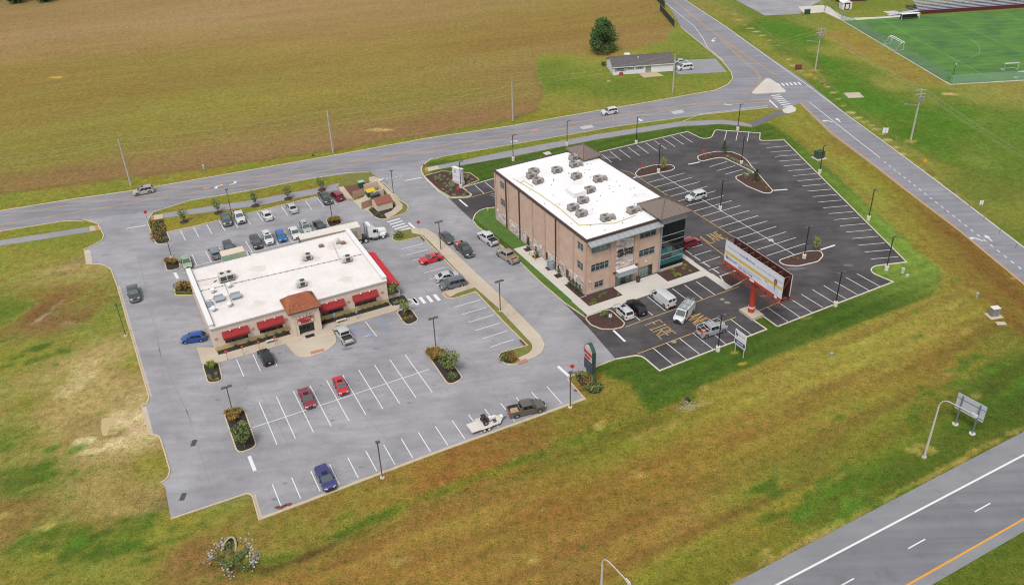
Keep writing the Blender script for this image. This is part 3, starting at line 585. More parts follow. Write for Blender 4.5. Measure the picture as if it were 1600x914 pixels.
# seams, cracks and stains in the old surface
for s in ([(290,640),(330,760)],[(390,585),(470,730),(560,700)],[(465,558),(490,590),(535,612)],[(518,555),(560,640),(610,690)],[(470,762),(560,732),(668,692)],[(600,560),(680,540)],
          [(652,560),(708,600),(760,580)],[(700,540),(760,582),(775,620)],[(215,395),(232,470),(252,560),(300,660)],[(395,775),(300,800)],[(620,395),(640,430),(680,470)],[(845,575),(870,560),(900,570)],
          [(580,640),(640,615),(780,590)],[(230,440),(246,520),(256,600),(270,640)],[(740,600),(800,640),(820,660)]):
    mark(lot, W([(a+random.uniform(-1, 1), b_+random.uniform(-1, 1)) for a, b_ in s], 4., closed=False), random.uniform(.07, .13), Z2+.005, M_seam, 'asphalt_seam')
def blob(parent, c, r, z, m, name, n=11, asp=.6):
    p = Vector(g2(c)); ph_ = random.random()*6
    return MB().poly([p+Vector((cos(a)*r*(1+.3*sin(2*a+ph_)), sin(a)*r*asp*(1+.3*sin(3*a+ph_)))) for a in np.linspace(0, 2*pi, n+1)[:-1]], z).build(name, m, parent)
for c, r in (((340,625),.5),((437,552),.45),((543,545),.8),((502,603),.4),((607,572),.4),((520,657),.35),((447,548),.3),((560,595),.3),((640,630),.4),((300,690),.3),((480,655),.35),((577,640),.3),((588,545),.5),((770,532),.3),((905,565),.25),((292,598),.2),((600,590),.35),((565,730),.4),((430,780),.5),((445,755),.35)):
    blob(lot, c, r, Z2+.006, M_stain, 'oil_stain')
for i in range(46):
    rw = random.choice((((330,620),(640,520)),((430,770),(850,620)),((640,385),(730,440)),((715,475),(800,545)),((290,365),(500,315)),((320,400),(470,362)),((360,690),(700,590))))
    t_ = random.random(); blob(lot, (rw[0][0]+(rw[1][0]-rw[0][0])*t_+random.uniform(-8,8), rw[0][1]+(rw[1][1]-rw[0][1])*t_+random.uniform(-6,6)), random.uniform(.2,.6), Z2+.0055, M_stain2, 'oil_stain')
for c, r in (((438,792),.9),((450,788),.7),((905,610),.8)): blob(lot, c, r, Z2+.007, M_mulchr, 'dirt_patch', asp=.4)
dr = MB()
for c in ((303,692),(286,776)): p = g2(c); dr.box(p[0]-.35, p[0]+.35, p[1]-.7, p[1]+.7, Z2, Z2+.012)
dr.build('drain_grate', mat('drain_iron', ph('5a5a60'), .6, .4), lot)
# parking lines
t0, b0 = zO([(320,208)])[0], zO([(405,410)])[0]; t9, b9 = zO([(943,7)])[0], zO([(1067,187)])[0]
A0, B0, A9, B9 = [Vector(g2(p)) for p in (t0, b0, t9, b9)]
for i in range(10):
    t = i/8; MB().strip([A0.lerp(A9, t), B0.lerp(B9, t)], .13, ZL).build('parking_line', M_wht, lot)
mid = [A0.lerp(B0, .5)-(A9-A0).normalized()*3.0, A9.lerp(B9, .5)+(A9-A0).normalized()*4.7]; MB().strip(mid, .12, ZL+.003).build('parking_line', M_wht, lot)
s0, s1 = zO([(383,600),(423,700)]); e0_, e1_ = zN([(862,555),(943,648)]); nb = round((Vector(g2(e0_))-Vector(g2(s0))).length/2.743)+1
rowlines(lot, s0, s1, e0_, e1_, nb, ZL)
rowlines(lot, *zN([(375,135),(510,97),(562,347),(690,305)]), 6, ZL)
rowlines(lot, *zGv([(110,567),(245,533),(330,800),(470,762)]), 7, ZL)
n0, n1_ = (282,360.5), (290,376); q0, q1 = zQ([(958,103),(1013,172)]); nn_ = round((Vector(g2(q0))-Vector(g2(n0))).length/2.743)+1
rowlines(lot, n0, n1_, q0, q1, nn_, ZL); line(lot, *zQ([(1060,85),(1112,152)]), ZL)
w0, w1 = zQ([(58,530),(103,618)]); y0, y1 = zQ([(690,370),(755,458)]); nw_ = round((Vector(g2(y0))-Vector(g2(w0))).length/2.743)
A0, B0, A9, B9 = [Vector(g2(p)) for p in (w0, w1, y0, y1)]
for i in range(-1, nw_+4): t = i/nw_; MB().strip([A0.lerp(A9, t), B0.lerp(B9, t)], .13, ZL).build('parking_line', M_wht, lot)
MB().strip([B0.lerp(B9, -2.2/nw_), B0.lerp(B9, 1.5)], .13, ZL+.003).build('parking_line', M_wht, lot)
rowlines(lot, *zF([(303,750),(342,840),(475,695),(517,785)]), 3, ZL)
for a, b_ in (((905,570),(945,640)),((985,550),(1045,628)),((1065,527),(1123,605))):
    line(lot, *zF([a, b_]), ZL, M_blue if a[0] != 985 else M_wht)
for k in range(7): line(lot, *zF([(912+k*9, 572+k*11),(935+k*9, 560+k*11)]), ZL+.003, M_blue, .12, 'access_hatch')
for k in range(7): line(lot, *zF([(1025+k*9, 545+k*10),(1062+k*9, 534+k*10)]), ZL+.003, M_blue, .10, 'access_hatch')
for c in ((1000,625),): p = g2(zF([c])[0]); MB().cyl(p[0], p[1], ZL, ZL+.002, .5, 12).build('wheelchair_mark', M_blue, lot)
line(lot, *zF([(975,632),(1010,622)]), ZL+.004, M_wht, .12, 'wheelchair_mark')
def sl(p, a, b_, w=.5, m=None): return line(p, a, b_, ZL+.002, m or M_wht, w, 'stop_line')
sl(lot, *zE([(600,328),(695,312)]), .35, M_wht2); sl(lot, *zO([(272,465),(300,535)])); sl(lot, *zN([(920,448),(978,500)])); sl(lot, *zE([(832,537),(847,565)]), .55)
sl(lot, *zGv([(157,400),(197,437)])); sl(lot, *zGv([(135,133),(240,113)]), .3)
for k in range(4): line(lot, *zGv([(10+k*30, 122-k*5),(26+k*30, 119-k*5)]), ZL, M_wht2, .3, 'lane_dash')
bars(lot, *zGv([(62,385),(125,445)]), 5, 3.0, .45, ZL, dirv=Vector(g2((659,357)))-Vector(g2((612,371))))
bars(lot, *zR([(60,925),(300,880)]), 4, 2.4, .62, ZL, dirv=Vector(g2((730,444)))-Vector(g2((659,370))))
p0 = zF([(1152,480)])[0]; bars(lot, (641,471.5), (649,469.5), 2, 2.0, .6, ZL, M_wht2, dirv=Vector(g2((730,444)))-Vector(g2((659,370))))
line(lot, *zQ([(555,540),(590,532)]), ZL, M_wht2, .5, 'direction_mark'); line(lot, *zQ([(690,520),(715,512)]), ZL, M_wht2, .5, 'direction_mark')
# --- planted islands: a kerb ring with the bed inside
def bed(pts, m, r=.8, name='planting_bed', km=None, z=.13, raw=False, kw=.2):
    o = pts if raw else W(pts, r); e = tag(obj(name, None), kind='structure')
    if sum(a[0]*b_[1]-b_[0]*a[1] for a, b_ in zip(o, o[1:]+o[:1])) < 0: o = o[::-1]
    MB().poly(o, z).build('bed_surface', m, e)
    MB().strip(o, kw, .16, 0, True, 1.).build('kerb', km or M_kerb, e); return e
I_A = bed(zF([(118,770),(150,880),(235,868),(212,765)]), M_mulchd, 1.2)
I_B = bed([(348,644),(382,637),(403,698),(371,711)], M_mulchd, 1.3)
I_C = bed([(660,545),(688,541),(725,592),(701,604)], M_mulchd, 1.3)
I_D = bed([(617,486),(642,482),(656,501),(635,511)], M_mulchd, 1.3)
I_E = bed(zE([(780,475),(845,465),(866,518),(792,534)]), M_mulchd, 1.2)
I_F = bed([(508,343),(528,339),(537,350),(514,357)], M_mulchd, 1.)
I_W = bed(zW([(245,570),(330,490),(480,480),(490,625),(255,625)]), M_mulchd, .5, km=mat('yellow_kerb', ph('cfc184'), .9, var=.1))
# raised verges (turf, walks) round the car park
def slab(name, pts, z, m, r=.0, parent=None, z0=0., closed=True):
    o = MB().prism(W(pts, r), z0, z).build(name, m, parent)
    if parent is None: tag(o, kind='structure')
    return o
def ringed(name, pts, m, r=1.2, km=None, z=.13):
    return bed(pts, m, r, name, km, z)
# long verge between the stalls and the drive
V3 = [(612,371,1.2),(618,363,1.2),(642,358,2),(662,356.5,3),(679,366,3),(738,422),(794.5,474.5),(845,525.6,3),(852,540,3),(846,553,3),(833,559.6),(804,571,1.5),(789,570,1.5),(778,560,1.2),(780,552,1.2),(801,546),(823,540),(786,503.5),(743,457),(712,466.6),(700,468,1.2),(690,461,1.2),(695,455,1),(706,454),(730,444),(659,370.6),(622,379,1),(613,376,1)]
V3o = ringed('parking_verge', V3, M_turf, 0., km=M_kerb)
slab('pavement', [(642,359),(662,357.5,3),(678,366.5,3),(737,422.5),(794,475),(844,526,3),(850.5,540,3),(845,552,3),(832.5,558.5),(814,565.5),(809,560),(826,553,2),(832,546,2),(831,538,2),(779,482.5),(742,450),(714,459),(701,466.5,1.2),(692,461,1.2),(697,456,1),(707,455),(734,444.5),(671,378),(660,368,3),(644,365)], .165, M_conc, z0=.02)
slab('paver_patch', zN([(322,62),(350,85),(340,90),(318,72)]), .175, M_brickp, z0=.1); slab('paver_patch', [(808,566),(822,561),(825,565),(811,570)], .175, M_brickp, z0=.1)
slab('planting_patch', zGv([(228,492),(245,490),(262,510),(250,518)]), .15, M_mulchr, z0=.05); slab('planting_patch', zN([(715,312),(735,310),(755,335),(740,342)]), .15, M_mulchr, z0=.05)
slab('planting_patch', [(780,552),(800,547),(808,562),(800,568),(788,568),(779,560)], .15, M_mulchd, .4, z0=.05)
# dumpster corner
V1 = [(541,272),(577,270,2),(594.5,282),(611.6,299),(625.5,314.5),(636,320.5,2),(638,325.6,2),(634.5,333,2),(617,339),(605,342.5),(594.5,343.4,2),(585,339,2),(577,331),(600,318),(578,300),(553,314.5),(539,312,1),(535.5,308.6),(527,293)]
V1o = slab('corner_verge', V1, .12, M_turf)
slab('pavement', zV([(215,255),(280,247),(395,395),(380,408),(300,400)]), .15, M_conc, z0=.05)
slab('pavement', zV([(580,140),(640,125),(730,160),(760,230),(880,340),(985,470),(985,510),(880,590),(800,628),(765,575),(850,540),(905,480),(890,440),(750,270),(690,200),(590,190)]), .16, M_conc, 0., z0=.05)
slab('mulch_bed', zV([(285,245),(455,220),(530,205),(700,180),(760,235),(790,265),(740,270),(700,235),(530,265),(530,290),(395,300),(390,360),(330,330)]), .145, M_mulchr, z0=.05)
slab('mulch_bed', zV([(585,535),(640,490),(690,545),(870,500),(870,455),(900,480),(840,545),(770,570),(800,622),(720,630),(650,600)]), .147, M_mulchd, z0=.05)
slab('dumpster_pad', zV([(395,415),(520,372),(545,290),(700,240),(770,340),(640,400),(620,480),(570,525),(500,520)]), .10, M_conc, z0=.03)
# north-west verge planting
slab('mulch_bed', zE([(712,292),(775,283),(808,388),(797,398),(752,402),(738,390)]), .12, M_mulchd, .6)
# --- walk and path beside the north road
P1 = W([(-220,410),(0,376),(138,355),(141,362.5),(0,384.5),(-220,420)])
tag(MB().prism(P1, 0, .05).build('footpath', M_path), kind='structure')
slab('pavement', zE([(425,318),(470,312),(478,333),(428,342)]), .10, M_conc); slab('tactile_patch', zE([(448,316),(466,313),(474,333),(458,337)]), .105, M_brickp, z0=.02)
P2 = W([(254,334),(400,312),(480,297),(575,277.5),(569,289),(480,306.5),(400,322),(256,341)])
tag(MB().prism(P2, 0, .05).build('footpath', M_path), kind='structure')
slab('pavement', zE([(716,268),(775,258),(778,278),(722,290)]), .10, M_conc); slab('tactile_patch', zE([(716,268),(732,265),(736,287),(722,290)]), .105, M_brickp, z0=.02)
P3 = W([(684,259),(800,235),(931,210.5),(1062,190.5),(1128,187.5,8),(1158,191,4),(1172,195,2),(1178,199,2),(1128,194,8),(1062,198),(931,218.5),(800,245),(686,265)])
tag(MB().prism(P3, 0, .05).build('footpath', M_path), kind='structure')
tag(MB().prism(W([(1168,193),(1180,189),(1205,177.5),(1231,172),(1233,178),(1214,182),(1180,199)], 1.), 0, .045).build('footpath', M_pathd), kind='structure')
slab('pavement', zB([(800,803),(865,790),(872,806),(805,822)]), .10, M_conc); slab('tactile_patch', zB([(800,803),(815,800),(822,818),(805,822)]), .105, M_brickp, z0=.02)
slab('pavement', [(848,239.5),(858,237),(862,241),(853,243)], .09, M_concw)
# ================================================================== new office car park
NL = [(701,310),(703,310.5),(734,309.5,1),(738,305,1),(723,294),(773.5,279.5),(790,276),(880,256),(941,238),(1074,206.7),(1097,218,4),(1112,216.6,4),(1118,204,1),(1187,209),(1186,221,1),(1224.7,220),(1415,409.7),(1366,415.6,3),(1359,421,2),(1362.5,427.7,2),(1394,441),(1214.8,510),(1183,487),(1166,494),(1196.3,514.8),(1030.6,578.8),(1001,553.6,2),(961.7,560.8),(919,511.6),(880,473),(800,395),(773,325),(757.5,326,3),(747.7,330,3),(741.5,336,3),(738,345)]
new_lot = sheet('office_car_park', W(NL), Z3, M_new)
for seg in (NL[1:6], NL[7:22], NL[21:24], NL[23:28], NL[31:], ): kerb(W(seg, closed=False), new_lot, M_kerbw, side=1 if seg is not NL[1:6] else 1)
ZN_ = Z3+ZM
rg = zJ([(297,157),(400,148),(797,686),(925,675)]); rowlines(new_lot, *rg, 21, ZN_)
rowlines(new_lot, *zC([(425,735),(475,775),(800,642),(860,680)]), 10, ZN_)
for a, b_ in (((1022,627),(1012,667)),((1075,632),(1066,672)),((1128,633),(1120,675))): line(new_lot, *zC([a, b_]), ZN_)
rowlines(new_lot, *zI([(388,405),(592,352),(1038,803),(1252,735)]), 15, ZN_)
MB().strip([g2(p) for p in zI([(455,357),(1195,800)])], .13, ZN_+.003).build('parking_line', M_wht, new_lot)
for a, b_ in (((728,318),(823,290)),((770,340),(867,312)),((812,360),(908,332))): line(new_lot, *zI([a, b_]), ZN_)
for a, b_ in (((600,765),(690,742)),((632,805),(738,773)),((680,842),(785,808)),((727,880),(843,843)),((780,914),(862,885))): line(new_lot, *zI([a, b_]), ZN_)
for a, b_ in (((597,775),(630,798)),((645,808),(677,830)),((693,842),(730,865)),((747,878),(780,900))):
    MB().strip([g2(p) for p in zI([a, b_])], .22, .17, Z3).build('wheel_stop', M_concw, new_lot)
for a, b_ in (((385,405),(460,465)),((535,345),(610,405)),((545,180),(760,350)),((840,85),(1040,235)),((985,40),(1200,210)),((1125,0),(1350,160))): line(new_lot, *zS([a, b_]), ZN_)
for a, b_ in (((487,437),(583,517)),((550,413),(648,493)),((612,390),(710,468)),((677,367),(775,445)),((740,342),(835,420)),((800,323),(896,398)),((858,302),(957,375)),((1030,243),(1130,313)),((1087,222),(1188,292)),((1140,203),(1245,270))): line(new_lot, *zK([a, b_]), ZN_)
for a, b_ in (((463,853),(565,916)),((517,832),(620,895)),((570,812),(675,875)),((622,793),(730,855)),((675,773),(785,835)),((727,755),(835,815))): line(new_lot, *zJ([a, b_]), ZN_)
for a, b_ in (((575,160),(635,215)),((640,142),(700,192))): line(new_lot, *zGv([a, b_]), ZN_)
for k in range(4): line(new_lot, *zGv([(672+k*10, 222+k*9),(702+k*4, 215+k*10)]), ZN_, M_wht2, .1)
yl = lambda pts, r=0.: MB().strip(W(pts, r, closed=False), .14, ZN_+.002).build('fire_lane_line', M_yel, new_lot)
yl(zGv([(555,238),(705,197)])); yl(zS([(285,540),(1600,75),(1640,60)])); yl(zS([(430,860),(1600,425)])); yl(zK([(985,265),(1080,225),(1115,195)]), 2.)
yl(zI([(245,335),(300,350),(860,700)]), 3.); yl(zI([(675,700),(865,845),(985,912)])); yl(zGv([(620,325),(705,297)]))
sl2 = lambda a, b_: line(new_lot, a, b_, ZN_, M_wht, .4, 'stop_line')
sl2(*zGv([(478,253),(530,297)])); sl2(*zS([(140,582),(280,715)])); sl2(*zI([(612,305),(675,292)])); sl2(*zJ([(330,360),(397,355)])); sl2(*zJ([(555,642),(623,620)])); sl2(*zI([(310,378),(330,374)]))
inl = g2(zI([(1062,717)])[0]); MB().box(inl[0]-.5, inl[0]+.5, inl[1]-.5, inl[1]+.5, Z3, ZN_+.012).build('inlet_cover', M_conc, new_lot)
for c in zS([(860,720)])+[(1128,468),(1193,463),(1136,473)]: blob(new_lot, c, .55, Z3+.006, mat('cement_spill', ph('9a9888'), .9, var=.2), 'cement_spill')
for c, r in (((1195,225),1.6),((1222,243),1.2),((1178,255),1.3),((950,247),2.0),((1150,245),1.0),((1325,415),1.2),((1245,420),1.6)):
    blob(new_lot, c, r, Z3+.005, mat('dust_smear', ph('6c696b'), .95, var=.12), 'dust_smear', asp=.35)
# painted words: strokes on a 4 x 6 grid
GL = {'F': [((0,0),(0,6)),((0,6),(3,6)),((0,3.2),(2.2,3.2))], 'I': [((0,0),(2,0)),((1,0),(1,6)),((0,6),(2,6))], 'R': [((0,0),(0,6)),((0,6),(3,6)),((3,6),(3,3)),((3,3),(0,3)),((1.2,3),(3.2,0))],
      'E': [((0,0),(0,6)),((0,6),(3,6)),((0,3.2),(2.2,3.2)),((0,0),(3,0))], 'L': [((0,6),(0,0)),((0,0),(3,0))], 'A': [((0,0),(1.5,6)),((1.5,6),(3,0)),((.6,2.2),(2.4,2.2))], 'N': [((0,0),(0,6)),((0,6),(3,0)),((3,0),(3,6))]}
def word(txt, base0, base1, up, name):
    B0, B1, UP = [Vector(g2(p)) for p in (base0, base1, up)]; du = (B1-B0); L_ = du.length; du.normalize(); h = UP-B0; mb = MB(); ws = [2 if c == 'I' else 3 for c in txt]; tot = sum(ws)+1.3*(len(txt)-1); x = 0; s = L_/tot
    for c, w in zip(txt, ws):
        for j, (p, q) in enumerate(GL[c]):
            P = [B0+du*(x+a[0])*s+h*(a[1]/6) for a in (p, q)]; e = (P[1]-P[0]).normalized()*.06; mb.strip([P[0]-e, P[1]+e], .14, ZN_+.001*j)
        x += w+1.3
    return mb.build(name, M_yel, new_lot)
word('FIRE', *zS([(520,520),(712,685),(688,458)]), 'painted_word'); word('LANE', *zS([(955,400),(1135,530),(1115,335)]), 'painted_word'); word('LANE', *zI([(733,735),(828,706),(678,697)]), 'painted_word')
# beds and islands of the new car park
N_S = bed(zI([(320,355),(345,330),(420,310),(520,306),(545,325),(520,340),(440,355),(335,378)]), M_mulch, 2., km=M_kerbw)
N_M = bed(zI([(660,262),(700,248),(760,236),(850,238),(900,258),(930,280),(975,335),(1075,450),(1060,465),(1020,462),(930,425),(870,385),(868,372),(905,360),(975,352),(940,335),(800,268),(750,275),(690,290),(665,282)]), M_mulch, 1.2, km=M_kerbw)
N_R = bed(zJ([(348,695),(420,670),(490,650),(555,645),(570,672),(545,700),(450,722),(380,718)]), M_mulch, 2., km=M_kerbw)
N_C = bed(zK([(158,293),(283,252),(358,322),(345,342),(300,352),(240,351),(190,330)]), M_mulch, 1.2, km=M_kerb)
N_W = bed([(662,276),(690,268),(735,271),(750,282),(723,293),(737,305),(732,308),(703,308.5),(685,298)], M_mulch, .7, km=M_kerb)
N_E = bed(zK([(805,98),(890,70),(935,82),(940,105),(905,130),(845,160)]), M_mulch, .6, km=M_kerbw)
# lawn and walk along the long wall of the office
slab('lawn', [(741,343.5),(742,337,3),(748,331,3),(757,327,3),(776,325),(822,383),(804,390)], .12, M_turfg)
slab('lawn', [(805,391),(811,391),(883,462),(914,491.5),(911,494.5),(881.5,473),(841.5,438.5),(808.5,406),(790,390)], .12, M_turfg)
# ================================================================== the restaurant
M_cream = mat('cream_stucco', ph('e3cfc0'), .9, var=.06, scale=.8, bump=.15, bscale=20)
M_tan = mat('tan_stucco', ph('d2b583'), .9, var=.07, scale=.8, bump=.15, bscale=20)
def roofing(name, base, dirt, sc=.35):
    m = mat(name, base, .75, c2=dirt, scale=sc, spec=.3); return m
M_memb = roofing('white_membrane', ph('f5f0ee'), ph('e6dedb'), .22)
M_memb2 = roofing('new_membrane', ph('fbfafb'), ph('f1f0f2'), .15)
M_mseam = mat('membrane_seam', ph('e3dcd8'), .8); M_cap = mat('white_coping', ph('f0ebe6'), .7, var=.04)
M_red = mat('red_canvas', ph('96141a'), .8, var=.12, scale=2.)
M_redb = mat('bright_red_canvas', ph('d62438'), .75, var=.08, scale=1.5)
M_dark = mat('dark_glass', (.012, .015, .018), .12, spec=.6)
M_dkf = mat('dark_frame', ph('4a4542'), .6)
M_white = mat('white_metal', ph('eeeeee'), .5)
M_grey = mat('grey_metal', ph('a9adb0'), .5, .3, var=.05)
M_greyd = mat('dark_grey_metal', ph('5f6265'), .55, .2)
M_galv = mat('galvanised_steel', ph('b4b8b8'), .45, .5, var=.08)
M_black = mat('black_metal', (.018, .018, .02), .5)
M_wood = mat('weathered_timber', ph('9b9187'), .9, var=.15, scale=3.)
M_teal = mat('green_dumpster', ph('2f5a44'), .6, var=.1)
M_redp = mat('red_letter', ph('cf1f2d'), .6)
def frame(px_pt, ang, z=0.): return None
RA = radians(26.2); ROX, ROY = -50.55, 123.03
R = thing('restaurant', 'low cream restaurant with white flat roof, red awnings and terracotta entrance tower', 'restaurant', (ROX, ROY, 0), RA)
RW, RD, RH = 31.2, 21.5, 4.75
Ux, Uy = Vector((1, 0, 0)), Vector((0, 1, 0))
aw = [(1.6,6.0),(7.5,12.0),(18.4,23.0),(24.6,29.2)]
mb = MB(); wall_face(mb, (0,0,0), (1,0,0), (0,-1,0), 0, RW, 0, RH, [(a+.25,b-.25,1.05,2.6) for a, b in aw]+[(14.2,16.7,0.02,2.2)], .16, 0)
wall_face(mb, (RW,0,0), (0,1,0), (1,0,0), 0, RD, 0, RH, [(2.,3.1,0.02,2.2),(5.,9.,.9,2.4),(10.,13.,.9,2.4)], .16, 0)
mb.quad((0,RD,0),(0,0,0),(0,0,RH),(0,RD,RH)); mb.quad((RW,RD,0),(0,RD,0),(0,RD,RH),(RW,RD,RH)); mb.build('wall', M_cream, R)
wn = MB()
for a, b in zip([0]+[16.9], [14.0]+[RW]): wn.box(a, b, -.06, 0-.002, 0, 1.0)
wn.box(RW+.002, RW+.06, 0, 1.9, 0, 1.0); wn.build('wainscot', M_tan, R)
for a, b in aw:
    window(R, (0,0,0), (1,0,0), (0,-1,0), a+.25, b-.25, 1.05, 2.6, 4, (), M_dkf, M_dark, .16, .07)
for a, b in ((5.,9.),(10.,13.)): window(R, (RW,0,0), (0,1,0), (1,0,0), a, b, .9, 2.4, 3, (), M_dkf, M_dark, .16)
dl = MB(); bar(dl, (RW,0,0), (0,1,0), (1,0,0), 2.02, 3.08, .02, 2.18, -.12, -.05); dl.build('door', M_dkf, R)
for a, b in aw:                       # canvas awnings over the windows
    m = MB(); P = lambda x, y, z: (x, y, z)
    m.hexa([(a,-.02,3.45),(a,-1.0,2.72),(b,-1.0,2.72),(b,-.02,3.45)], [(a,-.02,3.55),(a,-1.05,2.8),(b,-1.05,2.8),(b,-.02,3.55)])
    m.box(a, b, -1.06, -1.02, 2.5, 2.82); 
    for xx in (a, b-.02): m.quad((xx,-.02,3.47),(xx,-.02,2.6),(xx,-1.03,2.55),(xx,-1.03,2.75))
    w_ = m.build('awning', M_red, R)
    for k in (.32, .68):
        l = MB(); x = a+(b-a)*k; l.tube([(x,-.03,3.95),(x,-.35,4.1),(x,-.5,3.9)], .03, 5); l.cyl(x,-.5,3.74,3.9,.14,8,.07); l.build('lamp', M_white, R)
for x in (.55, 6.75, 12.5, 18.05, 23.8, 30.2):   # round medallions on the wall
    m = MB(); m.tube([(x,-.01,2.5),(x,-.06,2.5)], .27, 14); m.build('medallion', mat('medallion_red', ph('c9897c'), .8), R)
# roof: flat membrane, coping in front, raised parapets at both ends
rf = MB().box(.02, RW-.02, .02, RD-.02, RH-.3, RH-.02).build('roof', M_memb, R)
cp = MB(); cp.box(-.1, RW+.1, -.14, .12, RH-.1, RH+.1); cp.build('coping', M_cap, R)
cp = MB(); cp.box(-.02, RW+.02, RD-.1, RD+.12, RH-.1, RH+.08); cp.build('coping', M_cap, R)
fa = MB(); fa.box(-.06, RW+.06, -.10, -.003, RH-.4, RH-.1); fa.build('fascia', mat('fascia_grey', ph('b9b0ab'), .7), R)
for x0, x1 in ((-.12, .62), (RW-.62, RW+.12)):
    p = MB(); p.box(x0, x1, .13, RD-.11, RH-.1, RH+.62); p.build('parapet', M_cap, R)
    p = MB(); p.box(x0-.05, x1+.05, .08, RD-.06, RH+.62, RH+.72); p.build('parapet_cap', M_white, R)
# pipes and streaks on the roof
pm = MB()
for a, b in (((.9,13.2),(30.4,11.3)),((26.2,11.6),(27.,18.2)),((5.2,14.),(5.,5.8)),((1.,17.),(6.,16.4)),((.9,9.4),(3.2,9.2))): pm.tube([(*a,RH+.06),(*b,RH+.06)], .045, 5)
pm.build('roof_pipe', mat('roof_pipe_grey', ph('a59c98'), .7), R)
for k in range(26):
    t = k/25; MB().box(1.2+29*t-.12, 1.2+29*t+.12, 13.18-1.85*t-.1, 13.18-1.85*t+.1, RH-.02, RH+.1).build('pipe_block', mat('pipe_block', ph('8b8480'), .9), R)
M_rst = mat('roof_stain', ph('dccfc8'), .85, c2=ph('e8dfdb'), scale=1.2)
for x, y, r in ((6,14.6,2.1),(21,14.4,2.0),(17.6,5.6,1.8),(27.3,10.2,1.6),(4,8.,2.4),(27.5,17.6,2.2),(12,16,1.6),(25,4,1.4),(9,4,1.2),(2.2,16,1.8)):
    MB().poly([(x+cos(a)*r*(1+.25*sin(3*a+x)), y+sin(a)*r*.75*(1+.25*sin(2*a+y))) for a in np.linspace(0, 2*pi, 17)[:-1]], RH-.012).build('roof_stain', M_rst, R)
for k in range(1, 11): MB().box(RW*k/11-.03, RW*k/11+.03, .7, RD-.6, RH-.019, RH-.006).build('membrane_seam', M_mseam, R)
# entrance tower
E_ = MB(); tx0, tx1, ty, th = 12.9, 17.75, -2.5, 5.15
wall_face(E_, (tx0,ty,0), (1,0,0), (0,-1,0), 0, tx1-tx0, 0, th, [(1.05,3.75,.02,2.15)], .5, 0)
E_.quad((tx0,2.2,0),(tx0,ty,0),(tx0,ty,th),(tx0,2.2,th)); E_.quad((tx1,ty,0),(tx1,2.2,0),(tx1,2.2,th),(tx1,ty,th)); E_.quad((tx1,2.2,0),(tx0,2.2,0),(tx0,2.2,th),(tx1,2.2,th))
E_.build('entrance_tower', mat('tower_stucco', ph('ead6bb'), .9, var=.05, bump=.15, bscale=20), R)
for x in (tx0-.12, tx1-.55): MB().box(x, x+.67, ty-.12, ty-.003, 0, th-.3).build('pilaster', M_cream, R)
window(R, (tx0,ty,0), (1,0,0), (0,-1,0), 1.05, 3.75, .02, 2.15, 4, (.78,), mat('door_frame_green', ph('3b4a44'), .5), M_dark, .5, .08, 'entrance_door')
hp = MB(); ex0, ex1, ey0, ey1, ez, rz_ = tx0-.45, tx1+.45, ty-.5, 2.6, 5.12, 6.75     # hipped tile roof
a_, b_, c_, d_ = (ex0,ey0,ez), (ex1,ey0,ez), (ex1,ey1,ez), (ex0,ey1,ez); r1, r2 = (ex0+1.5,.35,rz_), (ex1-1.5,.35,rz_)
hp.quad(a_, b_, r2, r1); hp.quad(b_, c_, r2); hp.quad(c_, d_, r1, r2); hp.quad(d_, a_, r1); hp.quad(d_, c_, b_, a_)
M_terra = mat('terracotta', ph('b06a48'), .85, c2=ph('925036'), scale=2.2)
tr = hp.build('tower_roof', M_terra, R)
def ribs(n, p0, p1, q0, q1):           # rows of barrel tiles down a slope
    for i in range(n):
        t = (i+.5)/n; a = Vector(p0).lerp(Vector(p1), t); b = Vector(q0).lerp(Vector(q1), t); m = MB(); m.tube([a+Vector((0,0,.02)), b+Vector((0,0,.02))], .085, 6); m.build('tile_row', M_terra, tr)
ribs(22, a_, b_, r1, r2); ribs(17, d_, a_, r1, r1); ribs(17, b_, c_, r2, r2)
MB().box(ex0-.05, ex1+.05, ey0-.06, ey0+.0-.003, ez-.14, ez+.06).build('gutter', M_dkf, R)
# arched sign panel with lettering
sg = MB(); arc = [(-1.45,2.45)]+[(-1.45+2.9*t, 3.75+.62*sin(pi*t)) for t in np.linspace(0, 1, 11)]+[(1.45,2.45)]
k = len(sg.v); cx = tx0+2.4
sg.v += [(cx+x, ty-.10, z) for x, z in arc]+[(cx+x, ty-.005, z) for x, z in arc]; n = len(arc); sg.face([k+i for i in range(n)][::-1])
for i in range(n): sg.face((k+i, k+(i+1) % n, k+n+(i+1) % n, k+n+i))
s_ = sg.build('sign_panel', mat('sign_cream', ph('e6ddcf'), .7), R)
gl = MB()
for t in np.linspace(0, 1, 6): x = -1.45+2.9*t; gl.box(cx+x-.03, cx+x+.03, ty-.14, ty-.102, 2.45, 3.75+.62*sin(pi*t))
for z in (2.47, 3.0, 3.55, 3.95): gl.box(cx-1.4, cx+1.4, ty-.135, ty-.105, z-.02, z+.02)
gl.build('sign_lattice', mat('lattice_green', ph('6f7a68'), .7), R)
for tx_, z, s in (('GROTTO', 3.2, .66), ('PIZZA', 2.62, .66)):
    me = text_mesh(tx_, s, M_redp, .05, spacing=.92, bold=.03); o = obj('lettering', me, R, (cx, ty-.2, z)); o.rotation_euler = (pi/2, radians(-3), 0)
